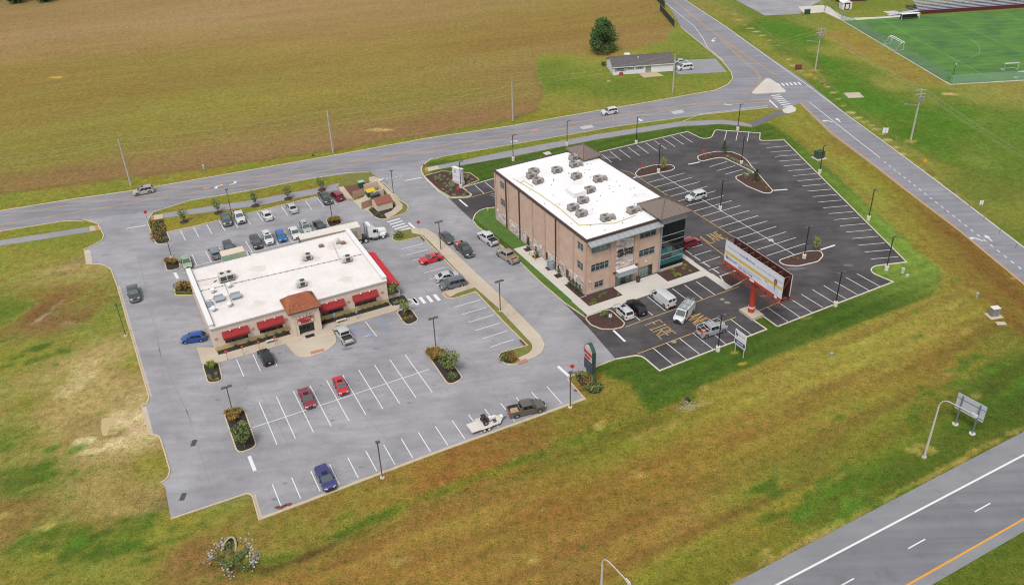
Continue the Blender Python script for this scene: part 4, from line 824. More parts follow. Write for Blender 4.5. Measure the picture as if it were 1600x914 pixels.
# side canopy over the patio
cn = MB(); cn.hexa([(RW+.02,.9,3.62),(RW+2.6,.9,2.8),(RW+2.6,14.3,2.8),(RW+.02,14.3,3.62)], [(RW+.02,.9,3.7),(RW+2.6,.9,2.88),(RW+2.6,14.3,2.88),(RW+.02,14.3,3.7)])
cn.box(RW+2.58, RW+2.63, .9, 14.3, 2.5, 2.86); cn.hexa([(RW+.03,.86,2.8),(RW+.03,.9,2.8),(RW+2.6,.9,2.5),(RW+2.6,.86,2.5)], [(RW+.03,.86,3.66),(RW+.03,.9,3.66),(RW+2.6,.9,2.85),(RW+2.6,.86,2.85)])
cn.build('patio_canopy', M_redb, R)
for y in (1.0, 5.4, 9.8, 14.2): MB().box(RW+2.45, RW+2.55, y-.05, y+.05, .1, 2.8).build('canopy_post', M_white, R)
MB().box(RW+2.42, RW+2.58, 1.1, 14.1, .05, .95).build('patio_wall', mat('patio_white', ph('dcd5cc'), .8, var=.05), R)
MB().box(RW+.1, RW+2.42, .95, .99, .05, .95).build('patio_wall', MATS['patio_white'], R)
# front walk, apron, beds
slab('front_walk', zF([(92,688),(180,690),(1100,462),(1170,470),(1168,480),(1140,497),(808,596),(832,632,2),(832,665,2),(785,705,3),(682,742,3),(620,736,3),(590,702,2),(562,670),(228,764),(120,776)]), .14, M_conc, z0=.02)
slab('paver_patch', zF([(693,713),(765,695),(770,708),(698,727)]), .15, M_brickp, z0=.1)
def rloc(x, y, z=0.): return Vector((ROX+x*cos(RA)-y*sin(RA), ROY+x*sin(RA)+y*cos(RA), z))
def rbox(name, x0, x1, y0, y1, z0, z1, m):
    o = tag(MB().box(x0, x1, y0, y1, z0, z1).build(name, m), kind='structure'); o.location = (ROX, ROY, 0); o.rotation_euler = (0, 0, RA); return o
rbox('planting_bed', .2, 12.6, -1.25, -.07, .0, .17, M_mulchd); rbox('planting_bed', 18.0, 31.0, -1.25, -.07, .0, .17, M_mulchd); rbox('planting_bed', RW+.1, RW+3.2, -1.5, .9, .0, .16, M_mulchd)
mat_ = rbox('door_mat', 14.6, 16.2, -3.9, -3.0, .14, .165, M_black); 
del mat_['kind']; tag(mat_, 'black door mat on the walk before the restaurant entrance', 'mat')
# ---- rooftop equipment, each piece lifted on by crane
def rtu(name, label, loc, rz, kind, group, sc=1.):
    t = thing(name, label, 'rooftop unit', loc, rz, group); M_u = mat('unit_beige', ph('cfcec6'), .6, var=.08); M_uf = mat('unit_fan', ph('45484a'), .6)
    if kind == 'big':
        MB().box(-1.3*sc,1.3*sc,-1.0*sc,1.0*sc,0,.25).build('curb', M_greyd, t); MB().box(-1.25*sc,1.25*sc,-.95*sc,.95*sc,.25,1.35*sc).build('cabinet', M_u, t)
        for x in (-.62*sc, .62*sc):
            MB().box(x-.52*sc,x+.52*sc,-.98*sc,-.953*sc,.4,1.2*sc).build('coil_grille', M_uf, t); f_ = MB(); f_.cyl(x,.2,1.35*sc,1.45*sc,.36,12); f_.build('fan', M_uf, t)
    elif kind == 'cond':
        MB().box(-.75,.75,-.7,.7,0,.2).build('curb', M_greyd, t); MB().box(-.65,.65,-.6,.6,.2,1.1).build('cabinet', M_u, t)
        f_ = MB(); f_.cyl(.1,0,1.1,1.2,.42,14); f_.build('fan', M_uf, t); MB().box(-.4,.4,-.63,-.603,.3,.95).build('coil_grille', M_uf, t)
        MB().hexa([(-1.15,-.5,.2),(-1.15,.5,.2),(-.65,.5,.2),(-.65,-.5,.2)], [(-.9,-.5,.9),(-.9,.5,.9),(-.65,.5,1.0),(-.65,-.5,1.0)]).build('hood', M_u, t)
    elif kind == 'fan':
        m = MB(); m.cyl(0,0,0,.3,.3,10); m.build('curb', M_grey, t); m = MB(); m.cyl(0,0,.3,.75,.36,12,.36); m.cyl(0,0,.75,.95,.5,12,.3); m.build('cowl', M_white, t)
    elif kind == 'hood':
        MB().box(-.7,.7,-.55,.55,0,.5).build('cabinet', mat('unit_bluegrey', ph('9aa4ae'), .5, .2, var=.06), t)
        MB().hexa([(-.9,-.7,.5),(-.9,.6,.5),(.9,.6,.5),(.9,-.7,.5)], [(-.8,-.3,1.0),(-.8,.5,1.0),(.8,.5,1.0),(.8,-.3,1.0)]).build('rain_hood', MATS['unit_bluegrey'], t)
    elif kind == 'skylight':
        MB().box(-.6,.6,-.8,.8,0,.25).build('frame', mat('unit_bluegrey', ph('9aa4ae'), .5, .2, var=.06), t); MB().hexa([(-.55,-.75,.25),(.55,-.75,.25),(.55,.75,.25),(-.55,.75,.25)], [(-.5,-.7,.3),(.5,-.7,.3),(.5,.7,.42),(-.5,.7,.42)]).build('lid', mat('lid_bluegrey', ph('8a98a6'), .4), t)
    elif kind == 'dish':
        m = MB(); m.box(-.4,.4,-.4,.4,0,.08); m.tube([(0,0,.08),(0,0,.6)], .04, 6); m.build('stand', M_galv, t); m = MB(); m.tube([(0,-.05,.75),(0,.1,.7)], .1, 12, .5); m.build('dish', M_u, t)
    elif kind == 'crate':
        MB().box(-.5,.5,-.4,.4,0,.14).build('base', M_greyd, t); MB().box(-.42,.3,-.3,.3,.14,.45).build('housing', mat('rust_housing', ph('9a7a68'), .8, var=.15), t)
    return t
RU = [((250,320),'big',0,'large twin-fan air unit near the left rear of the restaurant roof'),((680,212),'cond',0,'boxy air conditioner standing at the rear middle of the restaurant roof'),
 ((650,352),'cond',0,'air conditioner with dark fan on the restaurant roof behind the entrance tower'),((890,222),'cond',0,'air conditioner beside the right parapet of the restaurant roof'),
 ((178,390),'fan',0,'round exhaust fan nearest the left parapet of the restaurant roof'),((265,362),'fan',0,'white exhaust fan just in front of the large twin-fan unit'),
 ((212,432),'hood',0,'small blue-grey intake hood between four exhaust fans on restaurant roof'),((300,418),'hood',1,'larger blue-grey intake hood right of the exhaust fans on restaurant roof'),
 ((160,455),'skylight',0,'flat blue-grey roof hatch near the front left of the restaurant roof'),((268,462),'fan',0,'white exhaust fan closest to the big blue-grey intake hood'),
 ((182,487),'fan',0,'white exhaust fan closest to the front left corner of the restaurant roof'),((840,130),'dish',0,'round white dish near the rear right corner of the restaurant roof'),
 ((868,130),'crate',0,'rusty low equipment box next to the roof dish'),((752,146),'crate',0,'low vent box at the rear edge of the restaurant roof')]
for p, kind, big, lab in RU:
    q = G(*zF([p])[0], RH+.3); rtu({'big': 'air_handler', 'cond': 'air_conditioner', 'fan': 'exhaust_fan', 'hood': 'intake_hood', 'skylight': 'roof_hatch', 'dish': 'roof_dish', 'crate': 'roof_vent'}[kind], lab, (q.x, q.y, RH-.02), RA, kind, 'equipment on the restaurant roof', 1.0)
# ================================================================== the office block
OA = radians(27.3); OX, OY = 13.42, 137.0
def oloc(x, y, z=0.): return Vector((OX+x*cos(OA)-y*sin(OA), OY+x*sin(OA)+y*cos(OA), z))
M_brick = mat('tan_brick', ph('dabdaa'), .9, c2=ph('ccab97'), scale=.7, bump=.2, bscale=9)
M_brickd = mat('brick_pier', ph('d2b4a0'), .9, c2=ph('c4a38e'), scale=.7, bump=.2, bscale=9)
M_stone = mat('ledge_stone', ph('cfc1b8'), .9, c2=ph('8e807c'), scale=1.6, bump=.5, bscale=3)
M_stone2 = mat('ledge_stone_light', ph('ddd3cd'), .9, var=.1, scale=2)
M_base = mat('cast_stone', ph('cdbfb0'), .9, var=.05)
M_bronze = mat('bronze_trim', ph('5b4740'), .5, .2)
M_silver = mat('silver_panel', ph('b9bec4'), .45, .35, var=.03, scale=.6)
M_glass = mat('window_glass', (.035, .05, .055), .06, spec=.7)
M_glassg = mat('greenish_glass', (.10, .14, .12), .08, spec=.7)
M_curt = mat('curtain_glass', (.008, .010, .012), .05, spec=.8)
M_curt2 = mat('teal_reflection_glass', (.015, .095, .10), .08, spec=.7)  # teal base colour paints a reflection into some corner panes
M_ral = mat('aluminium_frame', ph('c9ccca'), .4, .3)
O = thing('office_building', 'three storey tan brick office block with white roof, stone panels and glass corner', 'office building', (OX, OY, 0), OA)
OW, OD, OH = 21.7, 35.5, 11.35
FR = ((0,0,0), (1,0,0), (0,-1,0)); LF = ((0,OD,0), (0,-1,0), (-1,0,0))
fw_ = [(1.15,5.1,8.35,9.9),(1.15,5.0,4.45,6.0),(1.95,3.9,.85,2.15),(11.5,15.3,8.3,9.75),(11.45,15.2,4.45,5.9),(11.4,14.9,.02,2.25),(6.5,10.3,.02,2.3)]
mb = MB(); wall_face(mb, *FR, 0, 16.2, 0, OH, fw_, .16, 0)
lwin = [(31.1,33.1,8.6,10.0),(31.1,33.1,4.6,6.1),(1.0,3.05,8.6,10.0),(1.0,3.05,4.6,6.1)]; ldoor = [(20.9,21.9,.02,2.25),(13.6,14.6,.02,2.25),(5.9,6.9,.02,2.25)]
inv = lambda h: (OD-h[1], OD-h[0], h[2], h[3])
wall_face(mb, *LF, 0, OD, 0, OH, [inv(h) for h in lwin+ldoor], .16, 0)
mb.quad((OW,OD,0),(0,OD,0),(0,OD,OH),(OW,OD,OH)); mb.quad((OW,5.5,0),(OW,OD,0),(OW,OD,OH),(OW,5.5,OH)); mb.build('wall', M_brick, O)
for i, h in enumerate(fw_[:5]): window(O, *FR, *h, 2 if i == 2 else (4 if i < 2 else 3), (.62,), M_ral, M_glassg if i == 0 else M_glass, .16, .07, sill=M_base)
window(O, *FR, 11.4, 14.9, .02, 2.25, 5, (.62,), M_ral, M_glassg, .16, .06, 'storefront'); window(O, *FR, 6.5, 10.3, .02, 2.3, 5, (), M_ral, M_glassg, .16, .07, 'storefront')
for a in (7.85, 14.0): MB().box(a, a+.95, -.0+.05, .09, .03, 2.1).build('door', mat('door_glass', (.03, .035, .035), .1), O)
for h in lwin: window(O, *LF, *inv(h), 2, (.5,), M_ral, M_glass, .16, .07, sill=M_base)
for h in ldoor: bar(d := MB(), *LF, *[inv(h)[0]+.03, inv(h)[1]-.03], .03, 2.2, -.13, -.06); d.build('door', M_bronze, O)
# base course, piers, downpipes
bs = MB(); 
for a, b in ((0,6.3),(10.5,11.3),(15.0,16.1)): bar(bs, *FR, a, b, 0, .55, .003, .07)
bs.build('base_course', M_base, O)
for a in (5.15, 10.35): MB().box(a, a+1.15, -.2, -.004, 0, 10.3).build('brick_pier', M_brickd, O)
def ledger(name, mk, w, h, parent, put):          # a panel of separate stacked stones of uneven length, courses about 0.24 m high
    base = put(0, w, 0, h, -.005, .04); base.build(name, M_stone, parent); z = 0.; par = [c for c in parent.children if c.name.split('.')[0] == name][-1]
    while z < h-.05:
        ch = min(random.choice((.2, .26, .32)), h-z); x = 0.
        while x < w-.05:
            l = min(random.uniform(.45, 1.1), w-x); l = w-x if w-x-l < .3 else l
            put(x+.012, x+l-.012, z+.012, z+ch-.012, .04, .05+random.random()*.06).build('stone', random.choice((M_stA, M_stB, M_stC, M_stD)), par); x += l
        z += ch
M_stA = mat('stone_pale', ph('ebe3de'), .9, var=.08); M_stB = mat('stone_pinkish', ph('d8c8c0'), .9, var=.08); M_stC = mat('stone_grey', ph('ccc4c2'), .9, var=.08); M_stD = mat('stone_brown', ph('b3a29b'), .9, var=.1)
ledger('stone_panel', None, 3.9, 6.55, O, lambda a, b, c, d, e, f: bar(MB(), *FR, 6.36+a, 6.36+b, 3.52+c, 3.52+d, e, f))
for y0, y1 in ((30.6,34.9),(24.9,29.9),(19.7,24.3),(14.9,19.2),(9.9,14.3),(4.5,9.2),(.2,4.0)):
    holes = [d for d in ldoor if y0 < d[0] < y1]
    spans = [(y0, y1)] if not holes else [(y0, holes[0][0]-.15), (holes[0][1]+.15, y1)]
    for s0, s1 in spans:
        ledger('stone_panel', None, s1-s0, 2.45, O, lambda a, b, c, d, e, f: bar(MB(), *LF, OD-s1+a, OD-s1+b, .45+c, .45+d, e, f))
bs = MB(); bar(bs, *LF, .05, OD-.05, 0, .42, .003, .05)
bs.build('base_course', M_base, O)
for y, dk in ((30.25,1),(29.6,0),(24.6,1),(19.45,0),(14.7,0),(10.4,1),(9.55,0),(4.25,0),(.12,2),(35.1,2)):
    if dk == 1: bar(d := MB(), *LF, OD-y-.11, OD-y+.11, 0, 11.1, .10, .26); d.build('downpipe', M_bronze, O)
    else: bar(d := MB(), *LF, OD-y-.24, OD-y+.24, 0, 11.1, .052, .14); d.build('brick_pier', M_brickd, O)
# roof
MB().box(.15, OW-.1, .15, OD-.15, OH-.4, OH).build('roof', M_memb2, O)
tr_ = MB(); tr_.box(-.16, .16, -.16, OD+.16, OH-.28, OH+.16); tr_.box(.162, 16.2, -.16, .16, OH-.28, OH+.16); tr_.box(.162, OW+.1, OD-.16, OD+.16, OH-.28, OH+.16); tr_.box(OW-.16, OW+.16, 5.8, OD-.162, OH-.28, OH+.16); tr_.build('roof_trim', M_bronze, O)
for k in range(1, 18): MB().box(.3, OW-.4 if k not in (1, 2) else 15.2, OD*k/18-.025, OD*k/18+.025, OH+.001, OH+.010).build('membrane_seam', mat('membrane_seam_new', ph('eeedf0'), .8), O)
for x, y, r in ((3.,28.5,1.6),(4.5,25.,1.5),(9.,28.,1.2),(11.5,21,1.3),(6.,9.,1.5),(13.,5.,1.4),(17.,22.,1.4),(18.5,10.,1.6),(3.,15.,1.3)):
    MB().poly([(x+cos(a)*r*(1+.25*sin(3*a+x)), y+sin(a)*r*.7*(1+.25*sin(2*a+y))) for a in np.linspace(0, 2*pi, 17)[:-1]], OH+.004).build('roof_stain', mat('roof_dust', ph('e9e5e4'), .85, c2=ph('f4f2f3'), scale=.8), O)
# metal sunshade along the front eave
sh = MB(); sh.hexa([(.2,-.17,10.75),(.2,-1.25,10.35),(16.0,-1.25,10.35),(16.0,-.17,10.75)], [(.2,-.17,10.9),(.2,-1.25,10.5),(16.0,-1.25,10.5),(16.0,-.17,10.9)]); sh.build('sunshade', M_silver, O)
for k in range(14): x = .6+k*1.15; MB().hexa([(x,-.17,10.9),(x,-1.26,10.5),(x+.07,-1.26,10.5),(x+.07,-.17,10.9)], [(x,-.17,10.97),(x,-1.26,10.57),(x+.07,-1.26,10.57),(x+.07,-.17,10.97)]).build('sunshade_rib', M_grey, O)
MB().box(.2,16.,-.17,-.003,10.35,11.05).build('fascia', M_silver, O)
MB().box(6.3,10.4,-1.3,-.21,2.35,3.4).build('entrance_canopy', M_silver, O); MB().box(6.25,10.45,-1.35,-.21,3.4,3.5).build('canopy_top', mat('canopy_white', ph('e8e6e4'), .6), O)
for txt, z, s in (('300 Street', 7.02, .86), ('CENTRE', 6.12, .98)):
    me = text_mesh(txt, s, M_black, .05, spacing=.95, bold=.02); o = obj('lettering', me, O, (8.32, -.26, z)); o.rotation_euler = (pi/2, 0, 0)
for x, z in ((6.0,2.95),(10.95,3.3)): MB().box(x-.25,x+.25,-.45,-.205,z,z+.22).build('wall_lamp', M_bronze, O)
for x, z in ((.9,2.6),(11.0,3.9),(13.2,3.2)): MB().box(x-.12,x+.12,-.25,-.003,z,z+.16).build('wall_lamp', M_white, O)
# glazed corner tower
tw = obj('corner_tower', None, O); gx0, gx1, gy0, gy1 = 16.25, 21.75, -.35, 5.6
MB().box(gx0+.1, gx1-.1, gy0+.1, gy1-.1, .2, 11.9).build('tower_core', M_curt, tw)
rows = [.65,1.45,2.6,3.75,5.0,6.3,7.6,9.0,10.15]
for j, (z0, z1) in enumerate(zip(rows, rows[1:])):
    for i in range(4):
        a, b = gx0+.1+(gx1-gx0-.2)*i/4, gx0+.1+(gx1-gx0-.2)*(i+1)/4; MB().box(a+.01, b-.01, gy0+.04, gy0+.099, z0+.01, z1-.01).build('pane', M_curt2 if j in (1,) or (j == 3 and i < 2) or (j == 2 and i > 1) else M_curt, tw)
        a, b = gy0+.1+(gy1-gy0-.2)*i/4, gy0+.1+(gy1-gy0-.2)*(i+1)/4; MB().box(gx1-.099, gx1-.04, a+.01, b-.01, z0+.01, z1-.01).build('pane', M_curt, tw)
mu = MB()
for z in (2.6, 3.75, 6.3, 7.6): mu.box(gx0+.1, gx1-.002, gy0-.02, gy0+.038, z-.04, z+.04); mu.box(gx1-.038, gx1+.02, gy0+.1, gy1-.1, z-.04, z+.04)
mu.build('mullion', M_ral, tw)
MB().box(gx0-.05, gx0+.14, gy0-.08, gy1, .0, 10.2).build('corner_post', M_silver, tw); MB().box(gx0+.141, gx1, gy0-.04, gy1, 0, .62).build('plinth', M_base, tw)
MB().box(gx0-.12, gx1+.12, gy0-.12, gy1+.1, 10.2, 11.75).build('metal_band', M_silver, tw)
M_seamr = mat('standing_seam', ph('8f8078'), .5, .3, var=.06); M_seamd = mat('seam_rib', ph('75675f'), .5, .3)
def pyramid(parent, x0, x1, y0, y1, ze, za):
    m = MB(); a, b, c, d = (x0,y0,ze), (x1,y0,ze), (x1,y1,ze), (x0,y1,ze); ap = ((x0+x1)/2, (y0+y1)/2, za)
    for p, q in ((a,b),(b,c),(c,d),(d,a)): m.quad(p, q, ap)
    m.box(x0, x1, y0, y1, ze-.22, ze-.004); r = m.build('hip_roof', M_seamr, parent)
    for p, q in ((a,b),(b,c),(c,d),(d,a)):
        p, q, A_ = Vector(p), Vector(q), Vector(ap)
        for i in range(1, 12):
            t = i/12; s = 1-abs(2*t-1); e = p.lerp(q, t); mid = p.lerp(q, .5); top = e+(A_-mid)*s; MB().tube([e+Vector((0,0,.03)), top+Vector((0,0,.03))], .05, 4).build('seam', M_seamd, r)
        MB().tube([p+Vector((0,0,.03)), A_+Vector((0,0,.05))], .08, 5).build('hip_cap', M_seamd, r)
pyramid(tw, gx0-1.1, gx1+.6, gy0-1.0, gy1+.7, 12.0, 13.9)
MB().box(18.0, OW+.1, 29.3, OD+.1, OH+.17, 11.8).build('stair_tower', M_brick, O); pyramid(O, 17.5, OW+.5, 28.8, OD+.6, 12.05, 13.7)
MB().box(7.0,9.9,15.5,18.4,OH,OH+1.0).build('skylight_box', M_memb2, O)
gp = MB(); gp.tube([oo for oo in ((1.3,29.5,OH+.12),(2.2,21.,OH+.12),(2.4,13.,OH+.12),(1.9,5.5,OH+.12))], .06, 5); gp.tube([(1.6,27.,OH+.12),(2.6,27.5,OH+.12),(2.8,24.,OH+.12)], .05, 5); gp.tube([(1.9,5.5,OH+.12),(8.,2.8,OH+.12),(13.,3.4,OH+.12)], .05, 5)
gp.build('gas_pipe', mat('yellow_pipe', ph('d6c45a'), .6), O)
OV = [(318,193),(305,215),(340,243),(440,186),(530,120),(533,156),(543,218),(660,233),(615,290),(578,345),(525,383),(570,415),(840,398),(700,438)]
olab = ['grey rooftop air unit rearmost of the cluster of three by the long wall','grey rooftop air unit in the middle of the cluster of three','grey rooftop air unit front of the cluster of three','lone grey air unit right of the cluster of three on the office roof','grey air unit tucked against the rear pitched stair tower','long grey air unit just in front of the rear stair tower','grey air unit in the middle rear of the office roof','long grey air unit closest to the far side edge of the office roof','grey air unit beside the white skylight box on the right','grey air unit in front of the white skylight box','grey air unit left of the front pair on the office roof','grey air unit right of the front pair on the office roof','long grey air unit closest to the pitched glass corner tower','grey air unit with duct nearest the front eave of the office']
M_ru = mat('roof_unit_grey', ph('aaa29d'), .7, var=.12, scale=2.); M_rud = mat('roof_unit_dark', ph('6d6764'), .7, var=.1)
for i, (p, lab) in enumerate(zip(OV, olab)):
    q = G(*zH([p])[0], OH+.6); t = thing('rooftop_unit', lab, 'rooftop unit', (q.x, q.y, OH), OA+radians(-6 if i % 2 else 2), 'air units on the office roof'); lg = i in (5, 7, 12, 13)
    MB().box(-.95,.75,-.7,.7,0,.18).build('curb', M_rud, t); MB().box(-.9,.7,-.65,.65,.18,1.05).build('cabinet', M_ru, t)
    f_ = MB(); f_.cyl(-.3,0,1.05,1.16,.42,12); f_.build('fan', M_rud, t)
    MB().box(.702,1.75 if lg else 1.2,-.35,.4,.25,.85).build('duct', M_ru, t); MB().box(-.6,.3,-.67,-.652,.3,.9).build('coil_grille', M_rud, t)
    if lg: MB().box(1.3,1.7,-.75,-.351,.2,.7).build('duct_hood', M_ru, t)
q = G(*zH([(512,300)])[0], OH+.4); t = thing('roof_fan', 'small grey fan beside the white skylight box on the office roof', 'rooftop unit', (q.x, q.y, OH), OA); m = MB(); m.cyl(0,0,0,.4,.3,10); m.build('curb', M_rud, t); m = MB(); m.cyl(0,0,.4,.8,.45,10,.3); m.build('cowl', M_ru, t)
for k in range(46):
    x, y = random.uniform(1, 20.5), random.uniform(1.5, 28)
    if 6.6 < x < 10.3 and 15 < y < 19: continue
    MB().cyl(x, y, OH, OH+.12, .09, 6).build('roof_vent_pipe', mat('vent_dark', ph('7d7040'), .7) if k % 2 else M_rud, O)
# walk, beds and gas meters by the long wall
def osl(name, x0, x1, y0, y1, z, m, z0=.02):
    o = tag(MB().box(x0, x1, y0, y1, z0, z).build(name, m), kind='structure'); o.location = (OX, OY, 0); o.rotation_euler = (0, 0, OA); return o
osl('pavement', -3.1, -.05, -.5, 21.9, .14, M_concw); osl('pavement', -3.3, 24.3, -5.9, -.502, .143, M_concw); osl('pavement', 21.78, 24.45, -.5, 4.5, .141, M_concw); osl('pavement', 22.95, 24.5, -11.7, -5.902, .142, M_concw)
osl('planting_bed', -1.5, -.15, -.3, 4.9, .175, M_mulch); osl('planting_bed', -1.5, 5.7, -3.6, -.5, .18, M_mulch)
for y in (8.3, 11.6, 16.9, 20.2): osl('planting_bed', -1.5, -.15, y-.7, y+.7, .17, M_mulch)
osl('planting_bed', 15.6, 23.2, -4.0, -.5, .18, M_mulch); osl('planting_bed', 21.85, 23.3, -.5, 3.0, .178, M_mulch)
# ================================================================== vehicles (front is +X)
def paint(h, metal=.25): return mat('paint_'+h, ph(h, .95), .28, metal, coat=.8)
M_cg = mat('car_glass', (.010, .013, .015), .05, spec=.45); M_ws = mat('windscreen_sky_tint', (.045, .062, .066), .05, spec=.6)  # windscreen base colour is lighter than the side glass, imitating reflected sky
M_tyre = mat('tyre_rubber', (.014, .014, .015), .85); M_rim = mat('alloy_rim', ph('a9adb2'), .35, .6); M_rimd = mat('dark_rim', ph('4b4d50'), .4, .5)
M_head = mat('headlamp', ph('d9dde0'), .15); M_tail = mat('tail_lamp', (.22, .012, .012), .2); M_trim = mat('black_trim', (.02, .02, .022), .6)
M_plate = mat('number_plate', ph('dfe3e6'), .5); M_chrome = mat('chrome', ph('c9cdd2'), .2, .9); M_liner = mat('bed_liner', (.03, .03, .032), .8)
VK = {  # length width roof-height belt hood-front hood-cowl trunk | cabin xf0 xf1 xr1 xr0 | wheels x, radius | clearance
 'sedan': dict(L=4.85, W=1.84, H=1.46, hf=.70, hc=.93, tr=1.0, tb=.98, cab=(1.30,.38,-.95,-1.80), wx=(1.42,-1.42), r=.33, cl=.22),
 'coupe': dict(L=4.75, W=1.90, H=1.38, hf=.74, hc=.95, tr=1.0, tb=.98, cab=(.95,.10,-.85,-1.85), wx=(1.45,-1.36), r=.36, cl=.20),
 'hatch': dict(L=4.25, W=1.78, H=1.5, hf=.74, hc=.97, tr=1.0, tb=1.0, cab=(1.15,.40,-1.45,-2.02), wx=(1.32,-1.28), r=.33, cl=.22),
 'suv': dict(L=4.7, W=1.88, H=1.70, hf=.86, hc=1.06, tr=1.1, tb=1.08, cab=(1.25,.52,-1.85,-2.25), wx=(1.38,-1.36), r=.37, cl=.27),
 'minivan': dict(L=5.1, W=1.98, H=1.76, hf=.82, hc=1.05, tr=1.08, tb=1.06, cab=(1.72,.82,-2.05,-2.46), wx=(1.55,-1.48), r=.35, cl=.24),
 'pickup': dict(L=5.85, W=2.0, H=1.9, hf=1.08, hc=1.22, tr=1.26, tb=1.26, cab=(1.38,.68,-.92,-1.10), wx=(1.85,-1.82), r=.41, cl=.34, bed=(-1.24,-2.80,.80)),
 'van': dict(L=5.65, W=2.02, H=2.12, hf=1.0, hc=1.2, tr=1.25, tb=1.2, cab=(1.95,1.20,-2.62,-2.78), wx=(1.80,-1.70), r=.37, cl=.26, panel=True)}
def interp(x, xs, ys): return float(np.interp(x, xs, ys))
def car_meshes(k):
    p = VK[k]; L_, Wd = p['L']/2, p['W']/2; xf0, xf1, xr1, xr0 = p['cab']; bed_ = p.get('bed')
    zx = [-L_, -L_+.06, -L_+.35, xr0, xf0, L_-.55, L_-.12, L_]; zz = [p['tb']*.72, p['tb']*.93, p['tb'], p['tr'], p['hc'], (p['hf']+p['hc'])/2+.02, p['hf'], p['hf']*.72]
    wxs = [-L_, -L_+.08, -L_+.3, -L_+.9, 0, L_-1.1, L_-.45, L_-.15, L_]; wys = [Wd*.80, Wd*.90, Wd*.965, Wd, Wd, Wd, Wd*.95, Wd*.85, Wd*.66]
    if k in ('van', 'pickup', 'minivan', 'suv'): wys = [Wd*.88, Wd*.95, Wd*.985, Wd, Wd, Wd, Wd*.97, Wd*.90, Wd*.74]
    sx = set(np.linspace(-L_, L_, 22).round(3))|{-L_+.05, L_-.05}; ra = p['r']+.07
    for w in p['wx']: sx |= {round(w+ra*t, 3) for t in (-1.01, -.99, -.85, -.6, -.3, 0, .3, .6, .85, .99, 1.01)}
    if bed_: sx |= {bed_[0]+.005, bed_[0]-.005, bed_[1]+.005, bed_[1]-.005}
    sx = sorted(sx); mb = MB(); n = 8; rings = []
    for x in sx:
        zb = p['cl']+(.08 if abs(x) > L_-.12 else 0)
        for w in p['wx']:
            if abs(x-w) < ra: zb = max(zb, p['r']+sqrt(ra*ra-(x-w)**2)*.98)
        zt = interp(x, zx, zz); w = interp(x, wxs, wys); inb = bed_ and bed_[1] < x < bed_[0]; zc = bed_[2] if inb else zt+.03; wi = Wd-.14
        zb = min(zb, zt-.12); zs = (zb+zt)/2
        half = [(0, zc), (min(wi, w*.86) if not inb else wi, zc-(0 if inb else .01)), (min(wi, w*.86)+.005 if not inb else wi+.004, zt), (w*.965, zt-.005), (w, zt-.10 if zt-.10 > zs else zs+.01), (w*1.0, zs), (w*.985, zb), (0, zb)]
        ring = half+[(-a, b) for a, b in half[1:-1]][::-1]
        kk = len(mb.v); mb.v += [(x, a, b) for a, b in ring]; rings.append(kk)
    m = len(ring)
    for a, b in zip(rings, rings[1:]):
        xm = (mb.v[a][0]+mb.v[b][0])/2
        for j in range(m):
            mb.k = 1 if (bed_ and bed_[1]-.01 < xm < bed_[0]+.01 and j in (0, 1, m-1, m-2)) else (2 if j in (6, 7) else 0)
            mb.face((a+j, a+(j+1) % m, b+(j+1) % m, b+j))
    mb.k = 0; mb.face([rings[0]+j for j in range(m)]); mb.face([rings[-1]+j for j in reversed(range(m))])
    # cabin: bevelled frustum
    zB = p['hc']-.02; zB2 = p['tr']-.02; zR = p['H']; wb, wt = Wd*.955, Wd*(.80 if k in ('sedan', 'coupe', 'hatch') else .86)
    if k == 'van': wb, wt = Wd*.985, Wd*.90
    bt = [(xf0, wb*.93, zB), (xf0, -wb*.93, zB), (xr0, -wb*.93, zB2), (xr0, wb*.93, zB2)]; tp = [(xf1, wt*.93, zR-.03), (xf1, -wt*.93, zR-.03), (xr1, -wt*.95, zR-.03), (xr1, wt*.95, zR-.03)]
    # middle of sides is wider
    xm0, xm1 = (xf0*.45+xr0*.55), (xf1*.5+xr1*.5)
    loop_b = [bt[0], (xf0*.7+xr0*.3, wb, zB), (xm0, wb, (zB+zB2)/2), (xf0*.2+xr0*.8, wb, zB2), bt[3], bt[2], (xf0*.2+xr0*.8, -wb, zB2), (xm0, -wb, (zB+zB2)/2), (xf0*.7+xr0*.3, -wb, zB), bt[1]]
    loop_t = [tp[0], (xf1*.75+xr1*.25, wt, zR), (xm1, wt, zR+.01), (xf1*.2+xr1*.8, wt, zR), tp[3], tp[2], (xf1*.2+xr1*.8, -wt, zR), (xm1, -wt, zR+.01), (xf1*.75+xr1*.25, -wt, zR), tp[1]]
    kk = len(mb.v); ed = .07; nn = 10
    ins = [(x*.985+xm1*.015, y*.90, z+.035) for x, y, z in loop_t]
    mb.v += loop_b+loop_t+ins+[(xm1, 0, zR+.055)]
    for r0 in (0, 10):
        for j in range(nn): mb.face((kk+r0+j, kk+r0+(j+1) % nn, kk+r0+10+(j+1) % nn, kk+r0+10+j)[::-1])
    for j in range(nn): mb.face((kk+20+j, kk+30, kk+20+(j+1) % nn))
    out = {'body': mb}
    def patch(c, off, n=4):      # bilinear pane over 4 corners (b0,b1,t1,t0), pushed outwards, with thickness
        c = [Vector(q) for q in c]; nv = (c[1]-c[0]).cross(c[3]-c[0]).normalized(); cen = sum(c, Vector())/4
        if nv.dot(cen-Vector((0, 0, .6))) < 0: nv = -nv
        return MB().hexa([q-nv*.02 for q in c], [q+nv*off for q in c])
    L3 = lambda a, b, t: Vector(a).lerp(Vector(b), t)
